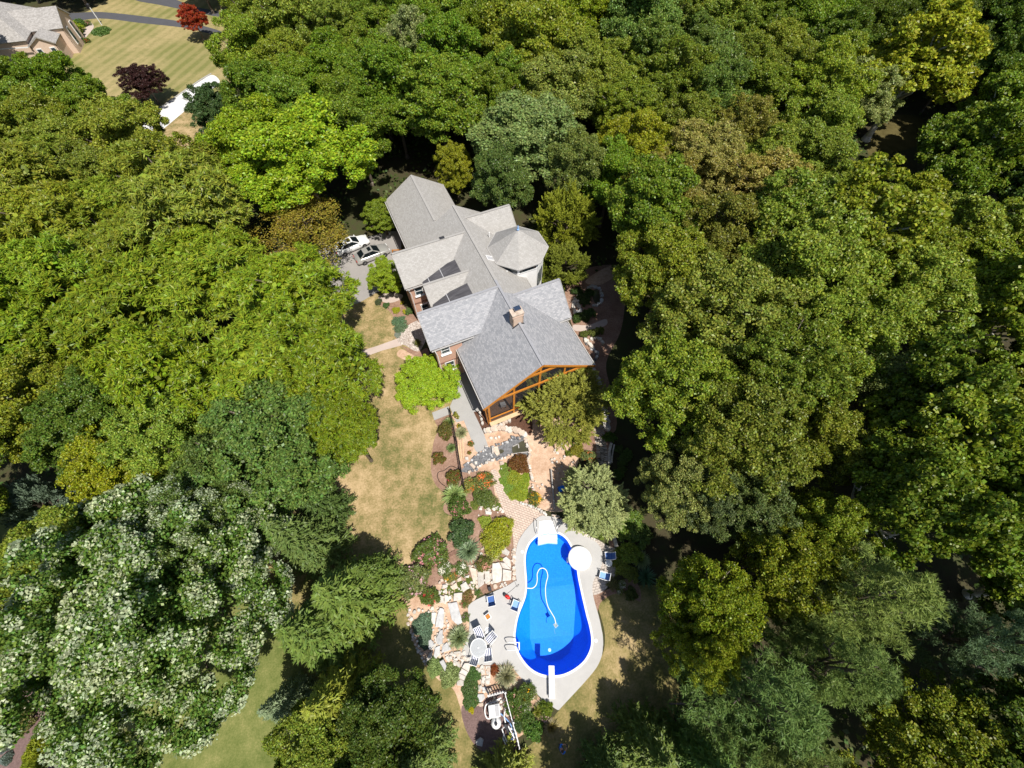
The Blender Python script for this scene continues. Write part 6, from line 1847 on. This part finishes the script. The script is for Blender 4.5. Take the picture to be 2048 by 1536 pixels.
SH_("juniper_mat", "blue-green juniper mat along the lawn edge of the rock garden", G2, 410, 520, 165, "needle", (.17, .26, .18), sx=.9, hs=1.2, rz=0, group="blue juniper mats", cat="ground cover")
SH_("juniper_mat", "blue-green juniper tail below the larger blue mat", G2, 430, 740, 120, "needle", (.17, .25, .17), sx=.8, hs=1.2, rz=0, cat="ground cover")
SH_("juniper_mat", "pale lime juniper mat above the upright stone", G2, 580, 1120, 130, "needle", (.29, .34, .12), hs=1.2, cat="ground cover")
SH_("juniper_mat", "pale lime juniper mat beside the stone steps", G2, 800, 1250, 155, "needle", (.30, .35, .15), hs=1.2, cat="ground cover")
SH_("ground_cover", "dark green ground cover between the steps and the flagstone path", G2, 1140, 1250, 110, "cover", (.09, .17, .05), hs=1.2, cat="ground cover")
SH_("ground_cover", "dark green ground cover beside the six-sided slab", G2, 1090, 1420, 130, "cover", (.10, .18, .05), hs=1.2, cat="ground cover")
SH_("ground_cover", "dark green ground cover reaching the plum mulch of the pump pen", G3, 450, 510, 125, "cover", (.10, .17, .05), hs=1.2, cat="ground cover")
SH_("grass_clump", "grey-green grass clump on the patio edge beside the big slab", G2, 930, 690, 165, "grass", (.27, .32, .15), hs=.85, cat="grass")
SH_("grass_clump", "tawny grey grass clump behind the picket fence", G2, 1620, 1260, 170, "grass", (.33, .34, .18), hs=.85, cat="grass")
SH_("red_plant", "rust-red leafy plant beside the tawny grass at the patio edge", G2, 1465, 1180, 70, "fine", (.30, .10, .03), hs=.9)
SH_("yellow_plant", "small bright yellow plant alone on the plum mulch", G3, 458, 672, 42, "fine", (.50, .46, .02), hs=.8)
SH_("rose_shrub", "pale pink rose shrub against the long picket fence", G3, 1060, 530, 125, "leafy", GREEN, flowers=(.70, .42, .36), group=R1)
SH_("rose_shrub", "pink rose shrub beside the heater side of the picket fence", G3, 1130, 690, 110, "leafy", GREEN, flowers=(.70, .40, .36), group=R1)
SH_("flower_clump", "white blooms in the middle of the bed below the pool deck", G3, 1230, 620, 100, "loose", GREEN, flowers=WHT, cat="flowers")
SH_("leafy_shrub", "green shrub with one yellow flower beside the deck corner", G3, 1230, 420, 130, "leafy", (.14, .20, .05), flowers=YEL, dens="few")
SH_("leafy_shrub", "pale green shrub with white specks along the deck edge", G3, 1330, 420, 90, "loose", (.16, .22, .06), flowers=WHT, dens="few")
SH_("yucca", "spiky yellow-green plant in the centre of the lower bed", G3, 1420, 690, 120, "yucca", (.23, .29, .05))
SH_("yucca", "spiky plant with orange tips near the fence end", G3, 1240, 900, 110, "yucca", (.25, .26, .06))
SH_("yucca", "spiky green plant at the tip of the pool deck", G3, 1500, 600, 100, "yucca", (.17, .25, .05))
SH_("flower_clump", "round pale pink flower head at the lawn edge of the lower bed", G3, 1530, 775, 65, "loose", GREEN, flowers=(.75, .50, .55), cat="flowers")
SH_("leafy_shrub", "bright green shrub at the bottom of the lower bed", G3, 1370, 960, 130, "leafy", (.13, .22, .04))
SH_("leafy_shrub", "green shrub below the white blooms", G3, 1280, 790, 110, "leafy", (.12, .19, .04))
SH_("leafy_shrub", "dark green shrub at the fence foot below the roses", G3, 1150, 870, 90, "leafy", (.10, .17, .06))
SH_("grass_clump", "tan dry grass clump on the lawn side of the lower bed", G3, 1640, 930, 130, "grass", (.27, .25, .08), hs=.6, cat="grass")
SH_("leafy_shrub", "yellow-green shrub along the lower edge of the pool deck", G3, 1560, 640, 90, "leafy", (.16, .23, .03))
# right of the pool
SH_("leafy_shrub", "big fresh green shrub behind the white kerb wall", G8, 850, 420, 190, "leafy", (.15, .25, .04), hs=.8)
SH_("leafy_shrub", "fresh green shrub beside the bare red soil hollow", G8, 1000, 560, 150, "leafy", (.13, .22, .05), hs=.8)
SH_("leafy_shrub", "green shrub with yellow flowers next to the pale juniper", G8, 800, 300, 100, "loose", (.18, .24, .10), flowers=YEL, dens="few")
SH_("yellow_shrub", "yellow-green shrub behind the navy sling chair", G8, 880, 820, 140, "leafy", (.24, .29, .04), hs=.8)
SH_("yellow_shrub", "yellow-green shrub behind the small round side table", G8, 780, 980, 110, "leafy", (.24, .26, .04), hs=.8)
SH_("yellow_shrub", "olive shrub at the corner of the paver terrace bed", G8, 890, 1070, 100, "leafy", (.20, .22, .04), hs=.8)
SH_("yucca", "large dark spiky plant in the shade right of the terrace", G8, 1100, 1110, 165, "yucca", (.10, .18, .10))
SH_("grass_clump", "grey-green grass clump behind the yellow-green shrubs", G8, 1040, 890, 120, "grass", (.25, .30, .14), cat="grass")
SH_("flower_clump", "white flowers by the terrace bed path", G8, 800, 1210, 55, "loose", OL, flowers=WHT, cat="flowers")
SH_("flower_clump", "white flowers in the brown soil above the round lawn", G8, 770, 1290, 45, "loose", OL, flowers=WHT, cat="flowers")
SH_("leafy_shrub", "small dark shrub at the edge of the round lawn", G8, 910, 1330, 85, "leafy", (.10, .13, .03))
SH_("leafy_shrub", "brown-green low shrub beside the paver edge", G8, 680, 1200, 70, "loose", (.19, .20, .06), hs=.6)
SH_("leafy_shrub", "lime tuft where the deck meets the flagstone path", G8, 500, 560, 70, "fine", (.22, .29, .04), hs=.8)
# left of the house
SH_("front_shrub", "dark round shrub at the tip of the pink paving", G6, 572, 842, 42, "fine", (.10, .12, .06))
SH_("front_shrub", "small round green shrub in the front mulch bed", G6, 665, 885, 40, "fine", (.10, .17, .06))
SH_("front_shrub", "bright yellow shrub in the middle of the front mulch bed", G6, 780, 940, 44, "fine", (.40, .42, .03))
SH_("front_shrub", "yellow shrub against the house wall in the front bed", G6, 890, 960, 36, "fine", (.42, .40, .03))
SH_("front_shrub", "upright green shrub beside the yellow one at the wall", G6, 935, 965, 42, "leafy", (.13, .21, .06), hs=1.4)
SH_("front_shrub", "tiny yellow shrub at the edge of the house shadow", G6, 848, 850, 24, "fine", (.42, .42, .03))
SH_("lavender", "blue-green drift of perennials above the garden walk", G6, 815, 1080, 80, "loose", BG, hs=.5, cat="flowers")
SH_("lavender", "blue-green drift of perennials touching the cobble patio", G6, 830, 1150, 70, "loose", BG, hs=.5, cat="flowers")
SH_("lavender", "grey-blue clump where the garden walk meets the cobbles", G6, 800, 1230, 40, "fine", (.28, .32, .30), hs=.5, cat="flowers")
SH_("front_shrub", "brown-green shrub in the house shadow beside the cobbles", G6, 1030, 1340, 46, "loose", (.15, .15, .04), hs=1.3)
for x, y, r_ in [(280, 420, 50), (300, 440, 40), (340, 540, 45), (240, 580, 45), (300, 570, 40), (330, 370, 40), (230, 360, 45)]:
    SH_("side_yard_shrub", "dark green shrub round the small stone pond beside the house", G7, x, y, r_, "leafy", (.07, .115, .03), group="shrubs round the side pond")
for x, y, r_ in [(360, 710, 40), (290, 720, 36), (420, 690, 40)]:
    SH_("side_yard_shrub", "low green shrub below the side yard path", G7, x, y, r_, "leafy", (.15, .18, .04), group="shrubs below the side path")
# neighbour's garden
for x, y, r_, c_, l_ in [(1300, 540, 130, (.24, .28, .02), "bright yellow-green hedge shrub along the neighbour's wall"), (1190, 690, 110, (.12, .2, .05), "green shrub at the corner of the neighbour's house"), (1090, 800, 120, (.12, .2, .05), "green shrub below the neighbour's front window"), (1370, 420, 80, (.1, .17, .04), "green shrub beside the neighbour's front walk")]:
    SH_("hedge_shrub", l_, N1, x, y, r_, "leafy", c_)
for x, y, r_, c_, l_ in [(1480, 690, 50, (.7, .08, .06), "red flowers beside the neighbour's walk"), (1490, 400, 55, (.75, .35, .40), "pink flowers where the walk meets the road"), (1780, 490, 45, YEL, "orange flowers at the foot of the lamp post")]:
    SH_("flower_clump", l_, N1, x, y, r_, "loose", GREEN, flowers=c_, cat="flowers")
SH_("leafy_shrub", "low green planting around the neighbour's lamp post", N1, 1720, 520, 150, "cover", (.12, .2, .05), hs=1.2)
# plum-mulch bed in the corner below the silver tree
G9 = sheet_map(0, 1330, .1367)
for x, y, r_, c_, fl_, l_ in [(1120, 1020, 75, (.16, .24, .03), None, "small round lime bush alone on the plum mulch"), (820, 830, 95, (.16, .15, .03), None, "olive bush beside the white flowers on plum mulch"), (640, 930, 120, GREEN, WHT, "bush covered in white flowers on plum mulch"),
                              (330, 830, 150, (.16, .18, .05), (.72, .62, .45), "large bush with cream blooms at the plum mulch edge"), (300, 650, 120, (.10, .14, .04), (.72, .62, .5), "dark bush with cream blooms under the silver tree"), (880, 1120, 120, (.11, .17, .04), None, "green bush at the bend of the mulch bed"),
                              (560, 1250, 210, (.27, .28, .03), None, "golden-green feathery bush at the mulch bed"), (480, 1430, 180, (.24, .27, .03), None, "golden-green bush spilling onto the mulch bed corner")]:
    SH_("corner_bush", l_, G9, x, y, r_, "leafy" if r_ < 180 else "needle", c_, hs=.9 if r_ < 180 else 2.0, flowers=fl_)
for x, y, r_ in [(60, 900, 90), (40, 1180, 100), (60, 1380, 80)]:
    SH_("blue_spruce_bush", "small blue spruce at the dark edge of the mulch bed", G9, x, y, r_, "needle", (.25, .33, .30), hs=3.0, group="small blue spruces", cat="tree")

# ------------------------------------------------------------------ trees: those that can be told apart
T = tree_at
T(1130, 805, 84, 6.2, "juniper", (.20, .225, .055), "juniper_tree", "olive juniper standing in front of the cedar porch gable", zc=.5)
T(1185, 1000, 72, 5.0, "juniper", (.33, .36, .185), "juniper_tree", "pale silvery juniper beside the flagstone path above the pool", zc=.5)
T(1130, 450, 66, 9.5, "juniper", (.20, .215, .04), "juniper_tree", "tall olive juniper behind the octagonal turret", zc=.5)
T(1125, 530, 50, 6.5, "juniper", (.18, .20, .045), "juniper_tree", "olive juniper against the turret's white wall", zc=.5)
T(860, 765, 60, 4.2, "dense", (.24, .33, .03), "ornamental_tree", "round yellow-green tree beside the concrete walk at the house corner", zc=.55)
T(775, 556, 35, 5.0, "dense", (.25, .32, .025), "ornamental_tree", "small yellow-green tree between the silver sedan and the house", zc=.55)
T(762, 432, 36, 5.5, "dense", "mid", "ornamental_tree", "small green tree at the garage corner", zc=.55)
T(600, 470, 95, 8.5, "sparse", (.20, .18, .045), "sparse_tree", "thin brownish tree overhanging the parked cars")
T(270, 1215, 268, 15, "poplar", "silver", "silver_tree", "huge tree with silvery white leaf tips over the green lawn")
T(430, 1060, 120, 13, "poplar", "silver", "silver_tree", "smaller silver-leaved tree behind the huge silver one")
T(82, 1012, 50, 8, "juniper", "bluespruce", "blue_spruce", "blue spruce above the silver tree", zc=.5)
T(385, 36, 26, 6, "dense", "red", "red_maple", "bright red maple beside the road", zc=.6)
T(286, 160, 40, 6, "dense", "plum", "plum_tree", "dark purple plum tree beside the white driveway")
T(425, 350, 34, 7, "dense", "plum", "plum_tree", "dark purple plum tree above the lime tree by the garage")
T(435, 225, 54, 11, "dense", (.06, .10, .04), "dark_evergreen", "dark blue-green tree guarding the bend of the white driveway")
T(600, 320, 130, 15, "broad", "lime", "lime_tree", "large lime-green tree above the thin brown tree")
T(520, 300, 90, 14, "broad", "lime", "lime_tree", "lime-green tree next to the dark blue-green driveway tree")
# walnuts left of the lawn
for u, v, r_, l_ in [(420, 560, 135, "feathery walnut tree next to the thin brown tree"), (590, 600, 120, "feathery walnut tree leaning over the driveway end of the lawn"), (560, 730, 150, "feathery walnut tree in the middle of the walnut grove"), (660, 740, 100, "feathery walnut tree edging the dry lawn"), (220, 640, 140, "feathery walnut tree behind the grove, away from the lawn"), (330, 760, 110, "feathery walnut tree below the grove"), (110, 470, 110, "feathery walnut tree near the purple plum trees"), (230, 430, 100, "feathery olive walnut tree above the grove"), (690, 860, 70, "small walnut tree over the lawn's shaded edge")]:
    T(u, v, r_ * .9, 11.5 + (u * 7 + v * 3) % 50 / 10, "walnut", "walnut" if v > 480 else "olive", "walnut_tree", l_)
T(560, 890, 150, 13, "fine", (.10, .155, .045), "dark_maple", "dusky green small-leaved tree overhanging the dry lawn")
T(470, 940, 90, 12, "fine", (.10, .15, .05), "dark_maple", "dusky green tree behind the one overhanging the dry lawn")
T(340, 880, 100, 12, "fine", (.16, .24, .05), "leafy_tree", "light green tree with fine glossy leaves below the walnuts")
T(250, 930, 90, 11, "fine", "yellow", "leafy_tree", "yellowish tree above the silver trees")
# conifers round the lower lawn
C1 = "spruces along the lower lawn"
for u, v, r_, h, c_, l_ in [(610, 1080, 80, 11, "spruce", "spruce beside the smaller silver tree"), (700, 1190, 100, 11, (.12, .175, .06), "broad grey-green spruce at the bare patch end of the dry lawn"), (640, 1260, 95, 11, (.115, .17, .055), "grey-green spruce between the silver tree and the rock garden lawn"), (745, 1150, 60, 8, (.115, .17, .055), "small spruce touching the rock garden lawn"), (640, 1010, 55, 9, "spruce", "dark spruce below the dusky green tree"),
                            (680, 1395, 85, 10, "gold", "golden-green spruce above the lower dark maple"), (575, 1405, 52, 7, (.20, .27, .19), "pale blue-green spruce at the green lawn corner"), (840, 1520, 75, 9, (.14, .19, .07), "pale spruce at the foot of the dry lawn"), (1010, 1570, 70, 6, (.21, .23, .06), "yellow-green spruce below the pump pen"),
                            (1300, 1500, 85, 7.5, (.115, .17, .055), "grey-green spruce right of the person in blue"), (1215, 1545, 60, 6, "spruce", "dark spruce at the shaded lawn right of the person"), (1400, 1520, 80, 11, "spruce", "dark spruce beside the tall pines")]:
    T(u, v, r_, h, "spruce", c_, "spruce_tree", l_, C1, .42)
plant_tree("spruce_tree", "spruce", 6.4, -12.6, 13, 3.6, "spruce", "tall dark spruce shading the person in blue")
plant_tree("spruce_tree", "spruce", 2.0, -15.2, 13, 3.4, "spruce", "tall dark spruce beyond the pump pen, shading the lawn foot")
T(770, 1440, 95, 9, "broad", (.085, .13, .025), "dark_maple", "dark broadleaf tree between the spruces at the lawn foot")
T(640, 1500, 90, 9, "broad", "mid", "dark_maple", "green broadleaf tree between green lawn and spruces")
for u, v, r_, h, c_, l_ in [(1500, 1400, 150, 14, "pine", "big blue-green pine across the lawn from the pool"), (1700, 1200, 140, 15, (.15, .20, .075), "tall soft pine behind the olive round trees"), (1640, 1330, 110, 14, "pine", "pine between the two tallest pines"), (1960, 1280, 90, 14, (.13, .20, .12), "misty blue pine near the creek-side sycamores"), (1560, 1500, 120, 12, (.12, .175, .08), "blue-green pine at the foot of the big one")]:
    T(u, v, r_, h, "pine", c_, "pine_tree", l_, "pines right of the pool lawn", .55)
for u, v, r_, l_ in [(1420, 1210, 92, "round olive tree nearest the pool lawn"), (1580, 1130, 100, "round olive tree behind the one nearest the pool lawn"), (1640, 1060, 80, "olive tree above the round pair"), (1400, 1300, 60, "olive tree below the round one by the pool lawn")]:
    T(u, v, r_, 12, "dense", (.19, .225, .027), "olive_tree", l_)
for u, v, r_, c_, l_ in [(1350, 975, 78, "sage", "sage-green tree beside the pool shrubs"), (1490, 1010, 85, (.11, .155, .075), "dusky blue-green tree behind the sage one"), (1410, 1000, 60, (.13, .17, .08), "dusky tree between the sage tree and the blue-green one")]:
    T(u, v, r_, 11, "fine", c_, "sage_tree", l_)
T(1460, 880, 120, 15, "fine", (.165, .212, .038), "big_maple", "maple at the lower edge of the big maple clump")
T(1340, 780, 115, 14, "fine", (.168, .216, .038), "big_maple", "maple of the big clump overhanging the gully")
T(1430, 640, 140, 15, "fine", (.172, .22, .04), "big_maple", "tallest maple of the big clump right of the porch")
T(1540, 760, 120, 15, "fine", (.165, .212, .038), "big_maple", "maple on the far side of the big clump")
T(1330, 560, 105, 14, "fine", (.168, .216, .038), "big_maple", "maple of the big clump above the side pond")
T(1440, 480, 95, 14, "fine", (.17, .19, .04), "big_maple", "maple between the big clump and the tan trees")
for u, v, r_, c_, l_ in [(1400, 340, 90, "tan", "tan-leaved tree above the big maple clump"), (1320, 390, 70, "tan", "small tan-leaved tree near the junipers"), (1530, 400, 90, (.25, .22, .07), "tan-green tree between the tan trees and the creek"), (1480, 270, 70, (.22, .20, .06), "tan-green tree above the creek bend"), (1270, 300, 75, "yellow", "yellow-green tree beside the tan trees")]:
    T(u, v, r_, 13, "fine", c_, "tan_tree", l_)
for u, v, r_, c_, l_ in [(1050, 280, 115, (.185, .235, .09), "pale grey-green tree behind the turret"), (1110, 190, 90, (.18, .23, .08), "pale grey-green tree beyond the one behind the turret"), (1000, 370, 60, (.12, .17, .05), "green tree over the garage wing"), (1150, 340, 60, (.15, .2, .06), "green tree between the turret junipers and the tan trees")]:
    T(u, v, r_, 13, "broad", c_, "pale_tree", l_)
T(910, 340, 36, 9, "dense", (.22, .24, .03), "yellow_tree", "narrow yellow-green tree at the garage gable", zc=.55)
T(1840, 130, 110, 17, "sycamore", "yellow", "sycamore_tree", "yellow-green sycamore with white limbs above the creek")
for u, v, r_, l_ in [(1900, 900, 130, "tall sycamore with white limbs showing through its crown"), (1790, 1000, 110, "sycamore with white limbs above the tall soft pine"), (1980, 1020, 110, "sycamore beside the misty blue pine"), (1850, 800, 100, "sycamore standing above the tall white-limbed one")]:
    T(u, v, r_, 16, "sycamore", (.145, .20, .03), "sycamore_tree", l_)
T(1740, 780, 70, 12, "sparse", (.17, .20, .10), "sparse_tree", "half-bare greyish tree among the creek-side sycamores")
T(825, 110, 60, 16, "fine", (.20, .25, .14), "pale_poplar", "tall pale grey-green tree in the far canopy behind the garage")

# ------------------------------------------------------------------ trees of the closed wood
CLEAR = [[(765, 400), (820, 340), (890, 360), (1020, 400), (1100, 480), (1150, 560), (1180, 640), (1230, 740), (1245, 860), (1255, 1000), (1300, 1120), (1290, 1330), (1210, 1430), (1130, 1540), (1060, 1540), (930, 1440), (880, 1380), (790, 1270), (755, 1150), (670, 1060), (680, 960), (735, 760), (735, 640), (680, 560), (660, 490), (700, 450)],
         [(-20, 25), (60, 10), (110, 6), (140, 24), (200, 20), (270, -10), (430, -20), (415, 150), (415, 195), (350, 260), (310, 240), (270, 150), (150, 105), (60, 95), (-20, 40)],
         [(110, 1545), (240, 1440), (560, 1430), (610, 1560)], [(30, 1380), (160, 1390), (160, 1560), (-20, 1560)], [(1740, 235), (1835, 235), (1835, 310), (1740, 315)], [(345, 225), (395, 210), (400, 300), (370, 290)], [(395, 325), (415, 322), (415, 345)],
         [(1160, 540), (1240, 530), (1250, 700), (1220, 900), (1270, 1000), (1180, 1000)]]
SEEDS = [(60, 200, "broad", "green"), (150, 330, "broad", "mid"), (60, 400, "walnut", "olive"), (300, 300, "broad", "olive"), (50, 600, "walnut", "walnut"), (60, 800, "fine", "olive"), (60, 930, "fine", "dark"), (30, 1080, "broad", "mid"), (330, 400, "walnut", "olive"),
         (560, 100, "broad", "mid"), (500, 200, "broad", "green"), (640, 60, "fine", "mid"), (700, 220, "broad", "green"), (760, 330, "broad", "green"), (860, 200, "broad", "green"), (900, 60, "broad", "green"), (1050, 60, "broad", "mid"), (1180, 100, "fine", "lime"), (1250, 200, "fine", "olive"), (1330, 100, "broad", "blue"),
         (1480, 60, "fine", "olive"), (1600, 60, "broad", "green"), (1700, 40, "broad", "dark"), (1950, 60, "broad", "dark"), (1600, 230, "broad", "mid"), (1650, 330, "fine", "sage"), (1950, 250, "sycamore", "green"), (1980, 420, "sycamore", "dark"), (1800, 480, "sycamore", "olive"), (1680, 520, "broad", "mid"), (1900, 620, "sycamore", "olive"),
         (1720, 680, "broad", "mid"), (1650, 900, "fine", "olive"), (2000, 780, "sycamore", "olive"), (1980, 1130, "sycamore", "green"), (1850, 1180, "broad", "blue"), (1850, 1440, "dense", "olive"), (2000, 1450, "broad", "dark"), (1750, 1480, "dense", "olive"), (1330, 1390, "broad", "dark"), (1340, 1120, "broad", "dark"), (740, 400, "broad", "dark"), (520, 450, "broad", "olive"), (1250, 450, "broad", "green")]
SPEC = dict(broad=("broadleaf_tree", "broadleaf tree"), fine=("fine_leaved_tree", "fine-leaved tree"), dense=("round_tree", "round dense tree"), walnut=("walnut_tree", "feathery walnut tree"), sycamore=("sycamore_tree", "white-limbed sycamore"))
CN = dict(green="deep green", mid="fresh green", olive="olive green", dark="dark green", walnut="yellow-green", lime="lime green", blue="blue-green", sage="sage green")
frng = random.Random(5)
MARKS = [(-14, 60, "behind the garage"), (-45, 50, "behind the walnut grove"), (-60, 85, "below the neighbour's house"), (-30, 95, "beyond the white driveway"), (0, 110, "far beyond the garage"), (10, 75, "behind the pale grey-green trees"), (45, 110, "far beyond the tan trees"), (40, 70, "around the tan trees"),
         (75, 75, "along the creek"), (95, 110, "beyond the creek"), (70, 45, "below the creek"), (50, 35, "behind the big maple clump"), (60, 12, "among the white-limbed sycamores"), (35, -8, "around the pines"), (55, -15, "behind the pines"), (25, 12, "beside the sage-green tree"), (-45, 15, "behind the silver trees"), (-40, 35, "beside the walnut grove"), (-70, 50, "far behind the walnut grove"), (-15, -10, "around the lower spruces"), (22, 48, "behind the turret junipers")]
cand = []
y = -22.0
while y < 150:
    x = -150.0
    while x < 150:
        cand.append((x + frng.uniform(-1.6, 1.6), y + frng.uniform(-1.6, 1.6)))
        x += 3.1
    y += 3.1
frng.shuffle(cand)
taken = list(TREES)
for x, y in cand:
    h = frng.uniform(11.5, 17.0) * (1.0 if y > 20 else .82)
    r_ = h * frng.uniform(.29, .38)
    u, v = px((x, y, h * .6))
    if not (-160 < u < 2210 and -170 < v < 1720):
        continue
    if any((x - a) ** 2 + (y - b) ** 2 < (.60 * (r_ + q)) ** 2 for a, b, hh, q in taken):
        continue
    bad = False
    for k in range(12):
        a = k * math.pi / 6
        for z, f in ((.35 * h, .8), (.6 * h, 1.0), (.85 * h, .75)):
            w_ = px((x + r_ * f * math.cos(a), y + r_ * f * math.sin(a), z))
            if any(inside(w_, c) for c in CLEAR):
                bad = True
                break
        if bad:
            break
    if bad or any(inside(px((x, y, z)), c) for c in CLEAR for z in (0, h * .5, h)):
        continue
    sd = min(SEEDS, key=lambda s: (s[0] - u + frng.uniform(-60, 60)) ** 2 + (s[1] - v + frng.uniform(-60, 60)) ** 2)
    nm, wd = SPEC[sd[2]]
    lm = min(MARKS, key=lambda q: (q[0] - x) ** 2 + (q[1] - y) ** 2)[2]
    big = "tall" if h > 15.2 else "low" if h < 12.8 else "middling"
    lab = "%s %s %s in the wood %s" % (big, CN[sd[3]], wd, lm)
    plant_tree(nm, sd[2], x, y, h, r_ * 1.1, sd[3], lab, lab)
    taken.append((x, y, h, r_))
# low growth under the wood, too dense to count
urng = np.random.default_rng(9)
cen = []
while len(cen) < 2600:
    x, y = urng.uniform(-130, 130), urng.uniform(-25, 140)
    u, v = px((x, y, .5))
    if not any(inside((u, v), c) for c in CLEAR) and not (480 < u < 1420 and v > 560) and not (u < 660 and v > 980) and not (u < 480 and v < 330):
        cen.append((x, y))
cen = np.array(cen)
q_ = []
for k in range(18):
    p = np.concatenate([cen + urng.normal(size=cen.shape) * .8, urng.uniform(.1, 1.1, (len(cen), 1))], 1)
    q_.append(leaves(p, UP + urng.normal(size=p.shape) * .5, .5, .38, urng))
ug = link(bpy.data.objects.new("undergrowth", quads_mesh("undergrowth", np.concatenate(q_), "leaves")))
ug.color = (.075, .12, .03, 1)
ug["kind"] = "stuff"
tag(ug, "low leafy undergrowth on the floor of the wood", "undergrowth")
